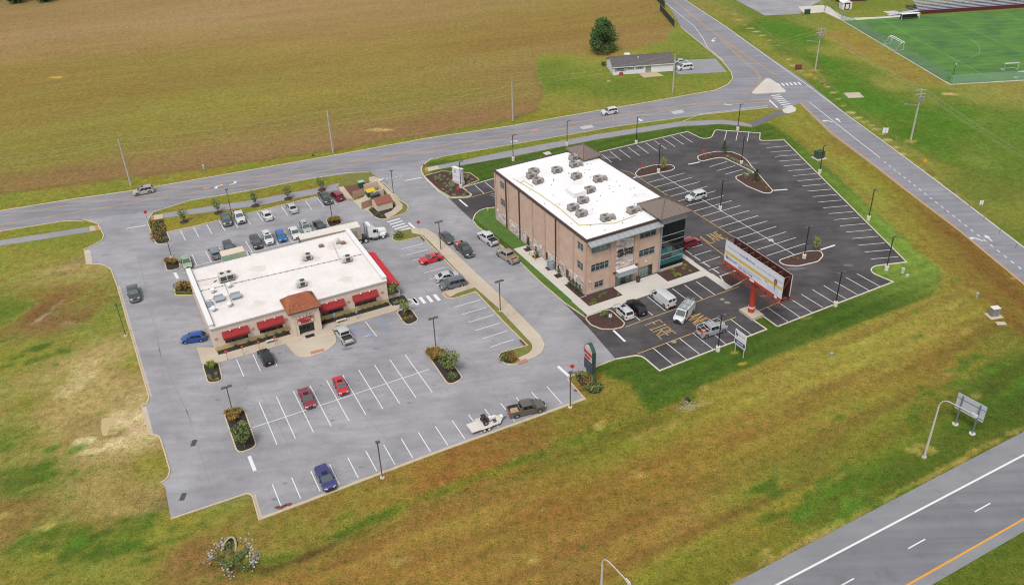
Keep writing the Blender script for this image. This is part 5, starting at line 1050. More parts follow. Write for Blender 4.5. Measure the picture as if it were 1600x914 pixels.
    def face4(b0, b1, t0, t1, u0, u1, v0, v1):
        lo0, lo1 = L3(b0, t0, v0), L3(b1, t1, v0); hi0, hi1 = L3(b0, t0, v1), L3(b1, t1, v1)
        return [L3(lo0, lo1, u0), L3(lo0, lo1, u1), L3(hi0, hi1, u1), L3(hi0, hi1, u0)]
    out['windscreen'] = patch(face4(bt[0], bt[1], tp[0], tp[1], .05, .95, .06, .93), .012)
    if k == 'van':
        out['rear_window'] = [patch(face4(bt[3], bt[2], tp[3], tp[2], a, b, .35, .85), .012) for a, b in ((.10, .46), (.54, .90))]
    else: out['rear_window'] = [patch(face4(bt[3], bt[2], tp[3], tp[2], .07, .93, .12, .88), .012)]
    segs = {'sedan': ((.17, .50), (.53, .82)), 'coupe': ((.20, .62), (.65, .85)), 'hatch': ((.14, .46), (.49, .84)), 'suv': ((.12, .38), (.41, .68), (.71, .92)), 'minivan': ((.14, .36), (.39, .66), (.69, .93)), 'pickup': ((.16, .50), (.53, .88)), 'van': ((.06, .20),)}[k]
    sw = []
    for s in (1, -1):
        B0, B1 = (xf0, s*wb, zB), (xr0, s*wb, zB2); T0, T1 = (xf1, s*wt, zR), (xr1, s*wt, zR)
        for i, (u0, u1) in enumerate(segs):
            c = face4(B0, B1, T0, T1, u0, u1, .08, .88); sw.append(patch(c, .016))
    out['side_window'] = sw
    out['headlight'] = [MB().hexa([(L_-.42, s*(Wd*.93), p['hf']-.14), (L_-.10, s*Wd*.60, p['hf']-.17), (L_+.012, s*Wd*.40, p['hf']-.17), (L_-.12, s*Wd*.87, p['hf']-.17)], [(L_-.42, s*Wd*.93, p['hf']+.03), (L_-.16, s*Wd*.58, p['hf']+.03), (L_-.04, s*Wd*.42, p['hf']-.03), (L_-.16, s*Wd*.86, p['hf']-.02)]) for s in (1, -1)]
    zt_ = p['tb']-.12
    out['tail_light'] = [MB().box(-L_-.015, -L_+.2, s*Wd*.70 if s > 0 else -Wd*.955, s*Wd*.955 if s > 0 else -Wd*.70, zt_-.14, zt_+.05) for s in (1, -1)]
    out['bumper'] = [MB().box(L_-.1, L_+.045, -Wd*.72, Wd*.72, p['cl']+.1, p['hf']-.30), MB().box(-L_-.05, -L_+.1, -Wd*.80, Wd*.80, p['cl']+.1, p['cl']+.34)]
    out['grille'] = MB().box(L_-.08, L_+.02, -Wd*.38, Wd*.38, p['hf']-.28, p['hf']-.06)
    out['mirror'] = [MB().box(xf0-.42, xf0-.26, s*wb*.98 if s > 0 else -wb*.98-.2, wb*.98+.2 if s > 0 else -wb*.98, p['hc']+.02, p['hc']+.2) for s in (1, -1)]
    out['number_plate'] = MB().box(-L_-.066, -L_-.052, -.17, .17, p['cl']+.38, p['cl']+.54)
    t = MB(); r_ = p['r']
    for k_ in (0,): t.tube([(0, -.115, 0), (0, .115, 0)], r_, 18)
    out['tyre'] = t; rm = MB(); rm.tube([(0, -.125, 0), (0, .125, 0)], r_*.62, 14); out['rim'] = rm
    return out
CM = {}
def car_lib(k):
    if k in CM: return CM[k]
    d = car_meshes(k); r = {}
    for nm, v in d.items():
        mm = {'body': [M_white, M_liner, M_trim], 'windscreen': M_ws, 'rear_window': M_cg, 'side_window': M_cg, 'headlight': M_head, 'tail_light': M_tail, 'bumper': M_trim, 'grille': M_trim, 'mirror': M_trim, 'number_plate': M_plate, 'tyre': M_tyre, 'rim': M_rim}[nm]
        r[nm] = [x.mesh(nm, mm, 40 if nm in ('body', 'tyre') else None) for x in v] if isinstance(v, list) else v.mesh(nm, mm, 38 if nm in ('body', 'tyre', 'rim') else None)
    CM[k] = r; return r
def setm(o, m):
    o.material_slots[0].link = 'OBJECT'; o.material_slots[0].material = m
def place2(front, rear, z=.8):
    a, b = G(*front, z), G(*rear, z); c = (a+b)/2; d = a-b; return c, atan2(d.y, d.x), d.length
def car(k, front, rear, col, label, cat=None, group=None, metal=.25, sunroof=False, rails=False, rim=None, base=Z2, bump=None, bedm=None, name=None, sc=None):
    c, rz, ln = place2(front, rear); lib = car_lib(k); p = VK[k]
    nm = name or {'sedan': 'sedan_car', 'coupe': 'sports_car', 'hatch': 'hatchback_car', 'suv': 'suv_car', 'minivan': 'minivan', 'pickup': 'pickup_truck', 'van': 'cargo_van'}[k]
    t = thing(nm, label, cat or {'pickup': 'pickup truck', 'van': 'van', 'minivan': 'van', 'suv': 'suv'}.get(k, 'car'), (c.x, c.y, base+.002), rz, group)
    s = sc or 1.; t.scale = (s, 1, 1)
    pm = paint(col, metal); b = obj('body', lib['body'], t); setm(b, pm)
    if bedm and p.get('bed'): b.material_slots[1].link = 'OBJECT'; b.material_slots[1].material = bedm
    for nm_ in ('windscreen', 'grille', 'number_plate'): obj(nm_, lib[nm_], t)
    for nm_ in ('rear_window', 'side_window', 'headlight', 'tail_light', 'mirror'):
        for me_ in lib[nm_]: obj(nm_, me_, t)
    for me_ in lib['bumper']:
        o = obj('bumper', me_, t); setm(o, bump or (pm if k in ('sedan', 'coupe', 'hatch', 'suv', 'minivan') else M_chrome))
    for wx in p['wx']:
        for sgn in (1, -1):
            w = obj('wheel', lib['tyre'], t, (wx, sgn*(p['W']/2-.125), p['r'])); r_ = obj('rim', lib['rim'], w)
            if rim: setm(r_, rim)
    xf0, xf1, xr1, xr0 = p['cab']
    if sunroof: MB().box(xf1-.75, xf1-.12, -.4, .4, p['H']+.035, p['H']+.062).build('sunroof', M_cg, t)
    if rails:
        for sgn in (1, -1): MB().tube([(xf1-.2, sgn*.62, p['H']+.10), (xr1+.25, sgn*.62, p['H']+.10)], .028, 5).build('roof_rail', M_greyd, t)
    return t
GP = 'vehicles parked round the restaurant'; GO = 'vehicles at the office'; GD = 'vehicles standing on the access drive'
car('suv', (206.7,300.8), (240.5,294.3), 'c6c3c0', 'silver suv driving left on the road beside the first utility pole', base=Z1, sunroof=True, rails=True)
car('suv', (938.5,176), (966.3,171.5), 'efeff0', 'white suv driving along the road below the white house', base=Z1)
car('sedan', (1074,95.5), (1055,96.5), 'c9d2da', 'pale silver sedan parked behind the minivan at the house', base=.02)
car('minivan', (1058,106), (1083,104), 'f0f0f0', 'white minivan parked on the asphalt drive of the house', base=.02)
pk = car('pickup', (211.5,470), (206,447), '3f4348', 'dark grey pickup driving down the left lane of the restaurant lot', metal=.1, sc=.92)
MB().box(-2.78, -1.22, -.84, .84, 1.25, 1.29).build('bed_cover', mat('tonneau_grey', ph('6d6d70'), .7), pk)
car('hatch', (282.8,529), (321.5,524), '1f56ac', 'blue hatchback parked against the left end wall of the restaurant')
car('pickup', (356.5,352), (350.2,333), '4b5a58', 'dark green pickup in the rear row next to the white pickup', 'pickup truck', GP, sc=.92)
car('pickup', (378,348), (369.5,329.5), 'e8e8ea', 'white pickup in the rear row beside a lamp post', None, GP, sc=.92)
car('sedan', (410.75,328), (421,341.5), 'efecec', 'white sedan alone in the rear row between empty bays', None, GP)
car('sedan', (450.5,316), (461,331), 'd3d5d8', 'light silver sedan in the rear row right of the white sedan', None, GP)
car('pickup', (515.4,318), (501,300.5), '3d4245', 'dark grey pickup in the rear row beside the red car', None, GP, sc=.95)
car('suv', (521,300), (532,310), 'a3283c', 'small red suv at the right end of the rear row', None, GP)
car('sedan', (293.5,416.5), (288,399), 'a6bd98', 'pale green sedan beside the grassy island at the rear left', None, GP)
car('suv', (330.3,385), (339.5,403.5), '8d9299', 'grey hatchback suv parked nose in, second from the pale green sedan', None, GP)
car('suv', (361.5,395.5), (353.6,378.5), '45484d', 'charcoal suv parked right of the grey suv in the second row', None, GP)
car('suv', (405.3,387.5), (394.6,368.5), '4a4348', 'dark plum suv left of the white suv in the second row', None, GP)
car('suv', (423.5,382), (413,360.7), 'f3f3f3', 'white suv with black sunroof left of the bright blue car', None, GP, sunroof=True, rails=True)
car('hatch', (443,377), (434.5,358.5), '1c72c6', 'bright blue hatchback between two white cars in the second row', None, GP)
car('sedan', (465.5,371), (454.5,354), 'f2f2f2', 'white sedan right of the bright blue hatchback', None, GP)
car('suv', (482,363), (473,346.5), 'c3c6c9', 'silver suv with sunroof half behind the semi trailer', None, GP, sunroof=True, rails=True)
car('sedan', (504.5,358), (494.5,346.5), '33383d', 'black sedan beside the bushy island behind the semi trailer', None, GP)
car('coupe', (655,408), (691,398), 'e0202e', 'bright red sports coupe in the side row facing the restaurant', None, GP, metal=.05, rim=M_rimd)
car('sedan', (717.5,427), (680,434.5), 'd5dade', 'silver sedan next to the grey minivan in the side row', None, GP)
car('minivan', (689,446.5), (726,438), '747680', 'grey minivan at the end of the side row by the walkway', None, GP)
car('sedan', (707,378.5), (689.8,362), '55585d', 'dark grey sedan stopped behind the black pickup on the drive', None, GD)
car('pickup', (737.8,401), (713,378), '34373b', 'black pickup with boards in its bed on the drive', None, GD)
car('pickup', (747.7,362), (776,381.5), 'ececee', 'white pickup at the kerb beside the office lawn', None, GD)
car('pickup', (778.4,390), (807,408.5), 'b5aca0', 'beige pickup with sand coloured bed behind the white pickup', None, GD, bedm=mat('sandy_bed', ph('bfa07c'), .9, var=.1))
car('suv', (407.5,545), (422,568), '1b1c1f', 'black suv parked at the front walk left of the entrance', None, GP, sunroof=True, rails=True, sc=.95)
car('pickup', (528,510), (546,535), 'd9dbdc', 'silver white pickup nosed in right of the restaurant entrance', None, GP, sc=.93)
car('sedan', (486,635), (472,606), '9c3148', 'dark red sedan in the middle of the front lot', None, GP, sunroof=True)
car('hatch', (538.5,614.5), (525.5,588), 'd92a38', 'bright red hatchback right of the dark red sedan', None, GP, sunroof=True)
car('suv', (517,763), (499.5,729.5), '3f4383', 'navy blue suv alone in the bottom row of the lot', None, GP, sunroof=True, bump=M_trim)
car('pickup', (853,630.5), (792,644.5), '716a64', 'grey pickup hitched in front of the flatbed trailer', None, GP, bump=M_chrome)
car('suv', (1072,310.5), (1103,302), 'f1f1f1', 'white suv in the middle rows of the office lot', None, GO, base=Z3, sc=1.05)
car('suv', (1089,374.5), (1067.5,382.5), 'a61f38', 'red suv beside the glass corner of the office', None, GO, base=Z3)
car('suv', (963,476), (985,495.5), 'f0f0f0', 'white suv with black sunroof at the left of the office front row', None, GO, base=Z3, sunroof=True, rails=True)
car('suv', (984.2,469.5), (1004.5,489), '16191d', 'glossy black suv between the white suv and the white van', None, GO, base=Z3, sc=1.05)
car('van', (1023.5,456.5), (1048,475.5), 'f1f2f4', 'white cargo van parked nose in at the office front', None, GO, base=Z3, bump=M_trim)
vn = car('van', (1055.5,504.5), (1082,474), 'eceef0', 'white ladder van standing in the fire lane', None, GO, base=Z3, bump=M_trim)
sp = car('pickup', (1133.5,508), (1091,521.5), 'b9bcc0', 'silver utility pickup with rack in the bay below the fire lane', None, GO, base=Z3, sc=.95)
# racks and loads
rk = MB()
for x in (1.0, -.6, -2.2): rk.box(x-.04, x+.04, -.85, .85, 2.34, 2.40); [rk.box(x-.03, x+.03, s*.84-.03, s*.84+.03, 2.08, 2.34) for s in (1, -1)]
rk.build('roof_rack', M_galv, vn)
def ladder(parent_mat, label, y, z, x0, x1, tilt=0.):
    t = thing('ladder', label, 'ladder', vn.location, vn.rotation_euler.z, 'ladders on the van'); m = MB()
    for s in (-.2, .2): m.box(x0, x1, y+s-.03, y+s+.03, z, z+.08)
    m.build('rail', M_galv, t); k = int((x1-x0)/.32)
    for i in range(k): MB().box(x0+.15+i*.32-.018, x0+.15+i*.32+.018, y-.2, y+.2, z+.02, z+.05).build('rung', M_galv, t)
    t.location.z = vn.location.z
ladder(None, 'long metal ladder on the left of the van roof rack', .45, 2.41, -2.9, 1.5); ladder(None, 'shorter metal ladder on the right of the van roof rack', -.4, 2.41, -2.7, 1.0)
rk = MB()
for s in (.93, -.93): rk.tube([(-2.7, s, 1.28), (-2.7, s, 1.95), (1.9, s, 2.05), (1.9, s, 1.5)], .035, 5); rk.tube([(-1.2, s, 1.28), (-1.2, s, 1.95)], .03, 5)
for x in (-2.7, -1.2, 1.9): rk.tube([(x, -.93, 1.97), (x, .93, 1.97)], .03, 5)
rk.build('ladder_rack', M_white, sp)
def load(name, label, cat, host, fn, m):
    t = MB(); fn(t); o = t.build(name, m); o.location = host.location; o.rotation_euler = host.rotation_euler; tag(o, label, cat); return o
by = lambda s: next(o for o in bpy.data.objects if o.get('label', '').startswith(s))
load('orange_tarp_bundle', 'orange bundle in the bed of the silver utility pickup', 'bundle', sp, lambda t: t.hexa([(-2.2,-.6,.8),(-1.5,-.7,.8),(-1.4,.3,.8),(-2.1,.4,.8)], [(-2.1,-.45,1.2),(-1.6,-.55,1.25),(-1.5,.2,1.15),(-2.0,.25,1.2)]), mat('orange_cloth', ph('d2603c'), .8, var=.1))
bp = by('black pickup with boards')
for k, (a, c) in enumerate((('red and white striped barrier board', 'd9cfc8'), ('red barrier panel', 'b5402f'))):
    load('barrier_board', a+' lying in the black pickup bed', 'board', bp, lambda t: t.hexa([(-2.75,-.75+k*.5,.95+.3*k),(-1.4,-.8+k*.5,.85+.3*k),(-1.4,-.2+k*.5,.9+.3*k),(-2.75,-.15+k*.5,1.0+.3*k)], [(-2.75,-.75+k*.5,1.05+.3*k),(-1.4,-.8+k*.5,.95+.3*k),(-1.4,-.2+k*.5,1.+.3*k),(-2.75,-.15+k*.5,1.1+.3*k)]), mat('board_'+c, ph(c), .7, c2=ph('c06048'), scale=4.))
gp_ = by('grey pickup hitched')
for k in range(4): load('timber_board', f'{["outermost","second","third","innermost"][k]} timber board in the grey pickup bed', 'board', gp_, lambda t: t.box(-2.75+.1*k, -1.35, -.55+k*.27, -.35+k*.27, .82, .95+.02*k), mat('fresh_timber', ph('c7a478'), .8, var=.15, scale=5.))
# ---------------------------------------------------------------- trailer with small tractor
fr, rr = zN([(637,713),(440,782)]); c, rz, ln = place2(fr, rr, .6)
tl = thing('flatbed_trailer', 'white flatbed trailer behind the grey pickup', 'trailer', (c.x, c.y, Z2), rz); M_tw = mat('trailer_white', ph('dcd5cd'), .7, var=.06)
MB().box(-2.75, 1.9, -1.05, 1.05, .52, .66).build('deck', M_tw, tl); MB().hexa([(1.9,-1.05,.52),(2.5,-.35,.52),(2.5,.35,.52),(1.9,1.05,.52)], [(1.9,-1.05,.66),(2.5,-.35,.66),(2.5,.35,.66),(1.9,1.05,.66)]).build('nose', M_tw, tl)
MB().box(2.5, 3.35, -.06, .06, .45, .56).build('drawbar', M_greyd, tl); MB().box(2.3, 2.75, -.3, .3, .661, 1.0).build('tool_box', M_white, tl)
MB().box(1.6, 1.75, -1.0, 1.0, .66, .8).build('front_stop', M_tw, tl)
tm = MB().tube([(0,-.1,0),(0,.1,0)], .33, 16).mesh('tyre', M_tyre, 38); tr2 = MB().tube([(0,-.11,0),(0,.11,0)], .2, 12).mesh('rim', M_white)
for x in (-.85, -.05):
    for s in (1, -1): w = obj('wheel', tm, tl, (x, s*1.18, .33)); obj('rim', tr2, w)
for s in (1, -1): MB().box(-1.3, .4, s*1.18-.14, s*1.18+.14, .70, .76).build('mudguard', M_tw, tl); MB().box(-.5, -.4, s*1.02, s*1.3*1. if s > 0 else s*1.02+.0001, .5, .7) if False else None
at_ = thing('small_tractor', 'small white and black tractor strapped on the flatbed trailer', 'tractor', (c.x+cos(rz)*.35, c.y+sin(rz)*.35, Z2+.66), rz)
MB().hexa([(.1,-.28,.42),(1.15,-.2,.42),(1.15,.2,.42),(.1,.28,.42)], [(.1,-.26,.85),(1.1,-.17,.72),(1.1,.17,.72),(.1,.26,.85)]).build('bonnet', M_white, at_)
MB().box(-.95,.1,-.35,.35,.4,.6).build('chassis', mat('tractor_maroon', ph('6d3a30'), .6), at_); MB().box(-.7,-.25,-.3,.3,.6,.75).build('seat', M_black, at_); MB().hexa([(-.85,-.3,.7),(-.75,-.3,.7),(-.75,.3,.7),(-.85,.3,.7)], [(-1.0,-.3,1.35),(-.9,-.3,1.35),(-.9,.3,1.35),(-1.0,.3,1.35)]).build('seat_back', M_black, at_)
MB().box(-1.05,-.35,-.42,.42,1.36,1.42).build('canopy', M_black, at_); s_ = MB(); s_.tube([(.05,0,.8),(-.15,0,1.0)], .025, 5); s_.tube([(-.16,-.16,1.0),(-.16,.16,1.0)], .02, 5); s_.build('steering_wheel', M_black, at_)
for x, r_, wd_ in ((.85,.24,.08),(-.6,.40,.14)):
    for s in (1, -1): w = MB().tube([(x, s*.55-wd_, r_), (x, s*.55+wd_, r_)], r_, 16).build('wheel', M_tyre, at_, 38); MB().tube([(x, s*.55-wd_-.01, r_), (x, s*.55+wd_+.01, r_)], r_*.5, 12).build('rim', M_grey, w)
MB().box(.78,.92,-.55,.55,.2,.28).build('front_axle', M_greyd, at_)
# ---------------------------------------------------------------- articulated lorry behind the restaurant
f_, r_ = (603.5,362.5), (474,392); c, rz, ln = place2(f_, r_, 1.2)
TL = 12.2; hd = Vector((cos(rz), sin(rz), 0)); fp = G(604,361.5,1.0); fp.z = Z2
st_ = thing('semi_trailer', 'long dirty white box trailer behind the restaurant', 'trailer', tuple(fp-hd*(5.6+TL/2)), rz); M_box = mat('trailer_skin', ph('c3b4a8'), .7, var=.07, scale=.8); M_boxr = mat('trailer_roof', ph('e3dcd4'), .7, var=.06, scale=.6)
b_ = MB().box(-TL/2, TL/2, -1.27, 1.27, 1.15, 3.95).build('box_body', M_box, st_); MB().box(-TL/2-.02, TL/2+.02, -1.29, 1.29, 3.95, 4.03).build('box_roof', M_boxr, b_)
for k in range(11): MB().box(-TL/2+.55+k*1.11-.025, -TL/2+.55+k*1.11+.025, -1.30, -1.272, 1.2, 3.94).build('panel_rib', M_box, b_)
MB().box(TL/2-2.4, TL/2-.8, -1.297, -1.272, 1.6, 3.3).build('side_panel', mat('panel_greybrown', ph('a0958c'), .7), b_); MB().box(TL/2-1.9, TL/2-1.1, -1.303, -1.298, 1.7, 2.0).build('decal', mat('decal_rust', ph('a06a58'), .7), b_)
MB().box(-TL/2-.03, -TL/2-.001, -1.2, 1.2, 1.2, 3.9).build('rear_door', mat('door_dark', ph('6a625c'), .7), b_)
MB().box(-TL/2+.2, TL/2-.2, -.5, .5, .85, 1.15).build('chassis', M_greyd, st_)
wt_ = MB().tube([(0,-.16,0),(0,.16,0)], .5, 18).mesh('tyre', M_tyre, 38); wr_ = MB().tube([(0,-.17,0),(0,.17,0)], .28, 14).mesh('rim', M_white)
def wheel(par, x, y, r): w = obj('wheel', wt_, par, (x, y, r)); w.scale = (r/.5, 1, r/.5); obj('rim', wr_, w)
for x in (-TL/2+1.2, -TL/2+2.5):
    for s in (1, -1): wheel(st_, x, s*1.1, .5)
MB().box(TL/2-3.4, TL/2-3.2, -.9, .9, .1, .86).build('landing_leg', M_greyd, st_)
tk = thing('lorry_tractor', 'white lorry cab coupled to the long trailer by the dumpster corner', 'lorry', tuple(fp-hd*3.2), rz); M_lw = mat('lorry_white', ph('f2f2f2'), .35, coat=.6)
cb = MB(); cb.hexa([(-.9,-1.15,1.0),(-.9,1.15,1.0),(1.1,1.15,1.0),(1.1,-1.15,1.0)], [(-.9,-1.1,2.75),(-.9,1.1,2.75),(.75,1.05,2.75),(.75,-1.05,2.75)]); cb.hexa([(-.9,-1.05,2.75),(-.9,1.05,2.75),(.7,.98,2.75),(.7,-.98,2.75)], [(-.9,-1.0,3.75),(-.9,1.0,3.75),(-.2,.9,3.6),(-.2,-.9,3.6)]); cb.build('cab', M_lw, tk)
MB().hexa([(1.1,-.95,1.0),(1.1,.95,1.0),(3.05,.8,.95),(3.05,-.8,.95)], [(1.1,-.85,2.0),(1.1,.85,2.0),(2.95,.62,1.75),(2.95,-.62,1.75)]).build('bonnet', M_lw, tk)
MB().hexa([(1.07,-.95,2.02),(1.07,.95,2.02),(1.02,.95,2.02),(1.02,-.95,2.02)], [(.82,-.88,2.65),(.82,.88,2.65),(.7,.88,2.65),(.7,-.88,2.65)]).build('windscreen', M_cg, tk)
for s in (1, -1):
    MB().hexa([(.1,s*1.14,1.9),(.85,s*1.14,1.9),(.85,s*1.17,1.9),(.1,s*1.17,1.9)], [(.1,s*1.09,2.55),(.68,s*1.09,2.55),(.68,s*1.13,2.55),(.1,s*1.13,2.55)]).build('side_window', M_cg, tk)
    MB().hexa([(1.35,s*.9,.95),(2.75,s*.85,.9),(2.75,s*1.2,.8),(1.35,s*1.22,.85)], [(1.45,s*.85,1.35),(2.6,s*.8,1.3),(2.5,s*1.15,1.2),(1.55,s*1.17,1.2)]).build('mudguard', M_lw, tk)
    MB().box(.95,1.05,s*1.2 if s > 0 else -1.45,1.45 if s > 0 else -1.2,1.9,2.6).build('mirror', M_trim, tk); MB().box(2.8,3.02,s*.55 if s > 0 else -.85,.85 if s > 0 else -.55,1.1,1.35).build('headlight', M_head, tk)
    wheel(tk, 2.05, s*1.0, .5); wheel(tk, -1.6, s*1.05, .5); wheel(tk, -2.8, s*1.05, .5)
    m = MB(); m.cyl(-1.15, s*.85, 1.0, 3.6, .09, 10); m.build('exhaust_stack', M_chrome, tk); m = MB(); m.tube([(-.2, s*1.05, .75), (1.1, s*1.05, .75)], .28, 12); m.build('fuel_tank', M_chrome, tk)
MB().box(-3.3,1.2,-.45,.45,.75,1.0).build('chassis', M_greyd, tk); MB().box(3.03,3.2,-1.1,1.1,.45,.85).build('bumper', M_chrome, tk); MB().box(3.0,3.06,-.5,.5,.95,1.6).build('grille', M_chrome, tk); MB().box(-3.2,-1.2,-.5,.5,1.0,1.12).build('fifth_wheel', M_greyd, tk)
# small box truck
f_, r_ = (396,401), (352,412); c, rz, ln = place2(f_, r_, 1.0); bt_ = thing('box_truck', 'small white box truck with green side behind the restaurant', 'truck', (c.x, c.y, Z2), rz)
b_ = MB().box(-3.2, 1.2, -1.15, 1.15, .9, 3.2).build('box_body', mat('truck_box_green', ph('9cc4a4'), .6, c2=ph('c8d0b0'), scale=.5), bt_); MB().box(-3.22, 1.22, -1.17, 1.17, 3.2, 3.27).build('box_roof', mat('truck_roof', ph('ded0bc'), .7, var=.05), b_)
MB().hexa([(1.25,-1.0,.6),(1.25,1.0,.6),(2.6,1.0,.6),(2.6,-1.0,.6)], [(1.25,-.9,2.1),(1.25,.9,2.1),(1.9,.85,2.1),(1.9,-.85,2.1)]).build('cab', M_lw, bt_); MB().hexa([(2.45,-.95,.6),(2.45,.95,.6),(3.6,.85,.6),(3.6,-.85,.6)], [(2.3,-.9,1.25),(2.3,.9,1.25),(3.55,.8,1.1),(3.55,-.8,1.1)]).build('bonnet', M_lw, bt_)
MB().hexa([(2.42,-.88,1.27),(2.42,.88,1.27),(2.3,.88,1.27),(2.3,-.88,1.27)], [(2.0,-.8,2.02),(2.0,.8,2.02),(1.9,.8,2.02),(1.9,-.8,2.02)]).build('windscreen', M_cg, bt_); MB().box(-3.1,2.6,-.4,.4,.55,.9).build('chassis', M_greyd, bt_)
for x in (2.75, -1.9):
    for s in (1, -1): wheel(bt_, x, s*.95, .4)
# ================================================================== lamps, poles, signs
M_lpb = mat('black_pole', (.016, .016, .018), .5, .2); M_lbr = mat('bronze_pole', ph('6a5f57'), .6, .2, var=.06); M_lens = mat('lamp_lens', ph('cfd2d2'), .3)
M_cb = mat('lamp_base_concrete', ph('cfc5b4'), .9, var=.08, scale=2.)
def lamp_new(name, label, base, h, arms=2, rz=OA, z=0.):
    p = G(*base); t = thing(name, label, 'lamp post', (p.x, p.y, z), rz, 'black lamp posts of the office car park')
    m = MB(); m.cyl(0, 0, -.2, .9, .38, 14); m.build('concrete_base', mat('lamp_base_white', ph('ded8cc'), .9, var=.06, scale=2.), t); MB().box(-.065, .065, -.065, .065, .85, h).build('pole', M_lpb, t)
    for s in ((1, -1) if arms == 2 else (1,)):
        MB().box(.065 if s > 0 else -.55, .55 if s > 0 else -.065, -.035, .035, h-.16, h-.09).build('arm', M_lpb, t)
        hd = MB().box(.35 if s > 0 else -.95, .95 if s > 0 else -.35, -.22, .22, h-.09, h).build('lamp_head', mat('head_grey', ph('6a6a6c'), .5, .3), t); MB().box(.45 if s > 0 else -.85, .85 if s > 0 else -.45, -.16, .16, h-.105, h-.091).build('lens', M_lens, hd)
    return t
for b_, h, a, lab in (((1356.6,344),6.95,1,'black lamp post on the lawn behind the middle of the long right row'),((1384.5,422),7.1,2,'black lamp post on the lawn at the right tip of the office lot'),((1305,478),6.95,2,'black lamp post at the kerb of the front row right of the billboard'),
  ((1280.4,271),6.8,1,'black lamp post beside the green transformer box'),((1152.4,204),6.9,1,'black lamp post behind the three bays at the top of the office lot'),((994,225),6.9,1,'black lamp post on the lawn behind the rear bays near the stair tower'),
  ((1028.7,269.5),6.9,2,'black lamp post on the small mulch island behind the office'),((1158,257),6.9,2,'black lamp post on the wedge shaped island among pale shrubs'),((1125,328),6.9,2,'black lamp post standing between the middle parking rows'),
  ((1256,404),6.9,2,'black lamp post on the mulch island behind the billboard'),((1121.5,548),7.,2,'black lamp post beside the silver utility pickup'),((720.5,294),6.5,1,'black lamp post in the bed behind the white sign slab'),
  ((802,251),6.5,1,'black lamp post on the verge left of the office roof'),((886,228),6.5,1,'black lamp post on the verge right behind the office roof')):
    lamp_new('lamp_post', lab, b_, h, a)
def lamp_old(label, base, h, arms, rz=RA, z=.0):
    p = G(*base); t = thing('lamp_post', label, 'lamp post', (p.x, p.y, z), rz, 'brown lamp posts of the restaurant car park')
    m = MB(); m.cyl(0, 0, -.2, .22, .33, 14); m.build('concrete_base', M_cb, t); MB().box(-.07, .07, -.07, .07, .22, h).build('pole', M_lbr, t)
    for s in ((1, -1) if arms == 2 else (1,)):
        hd = MB(); x0, x1 = (.1, .85) if arms == 2 else (-.25, .35); hd.hexa([(s*x0, -.2, h-.1), (s*x1, -.26, h-.1), (s*x1, .26, h-.1), (s*x0, .2, h-.1)][::s], [(s*x0, -.16, h+.12), (s*x1, -.2, h+.06), (s*x1, .2, h+.06), (s*x0, .16, h+.12)][::s]); hd = hd.build('lamp_head', M_lbr, t)
        if arms == 2: MB().box(*sorted((s*.07, s*.2)), -.03, .03, h-.08, h).build('arm', M_lbr, t)
for b_, h, a, lab in (((196.9,525),6.6,1,'brown lamp post on the grass beside the left lane'),((890.9,636.4),6.7,1,'brown lamp post at the corner near the restaurant pylon sign'),((597.6,746.4),6.6,1,'brown lamp post on the grass below the bottom parking row'),
  ((363,641),4.6,2,'twin head brown lamp post at the tip of the left tree island'),((615,304),5.8,1,'brown lamp post on the verge at the dumpster corner'),((689,391),6.4,2,'twin head brown lamp post on the verge behind the red coupe'),
  ((782,487),6.4,2,'twin head brown lamp post on the verge by the lower side row'),((681,543),6.0,2,'twin head brown lamp post at the tip of the right tree island'),((362.6,338),6.4,1,'brown lamp post on the rear verge behind the white pickup'),
  ((268,402),4.6,1,'brown lamp post in the grassy island beside the pale green sedan'),((519,341),5.0,1,'brown lamp post in the island behind the semi trailer')):
    lamp_old(lab, b_, h, a)
M_pole = mat('pole_timber', ph('b8b1a6'), .9, var=.14, scale=1.2); M_ins = mat('insulator', ph('8f9494'), .4)
def upole(label, base, h, cross=0, rz=0., arm=False, trans=False, top=True):
    p = G(*base); t = thing('utility_pole', label, 'utility pole', (p.x, p.y, 0), rz, 'timber utility poles along the roads'); m = MB(); m.tube([(0,0,-.3),(0,0,h)], .25, 10, .17); m.build('pole', M_pole, t)
    if cross:
        for k in range(cross):
            z = h-.35-k*1.0; MB().box(-1.4,1.4,.12,.28,z-.09,z+.09).build('crossarm', M_pole, t)
            for x in (-1.1,-.55,.55,1.1): q = MB(); q.cyl(x,.18,z+.06,z+.26,.05,8); q.build('insulator', M_ins, t)
    else:
        for z in (h-.05, h-1.2): q = MB(); q.cyl(0,.16 if z < h-.1 else 0,z-.1,z+.18,.07,8); q.build('insulator', M_ins, t)
    if trans:
        for x in (-.5, .05, .6): q = MB(); q.cyl(x,-.38,h-2.7,h-1.85,.24,12); q.build('transformer', M_grey, t)
        MB().box(-.7,.8,-.2,-.1,h-2.4,h-2.28).build('bracket', M_greyd, t)
    if arm:
        q = MB(); q.tube([(0,-.1,h-4.4),(-1.6,-.1,h-3.7),(-3.2,-.1,h-3.5)], .075, 6); q.tube([(0,-.1,h-4.0),(-1.2,-.1,h-3.75)], .035, 6); q.build('lamp_arm', M_galv, t); MB().box(-3.9,-3.1,-.24,.04,h-3.58,h-3.42).build('lamp_head', M_galv, t)
    return t, Vector((p.x, p.y, h))
ups = [upole('timber utility pole beside the silver suv at the left of the road', (205,290.4), 11.6), upole('timber utility pole on the verge above the restaurant lot', (520.7,239), 10.95), upole('timber utility pole at the corner of the tall field', (801.5,189), 10.8), upole('timber utility pole in front of the white house', (1051,144.4), 10.9),
 upole('timber utility pole with transformers beside the brown box', (1273.8,109.3), 12.4, 2, radians(8), True, True), upole('tall timber pole with crossarms beside the road at right', (1423,219.2), 13., 2, radians(8), True, True)]
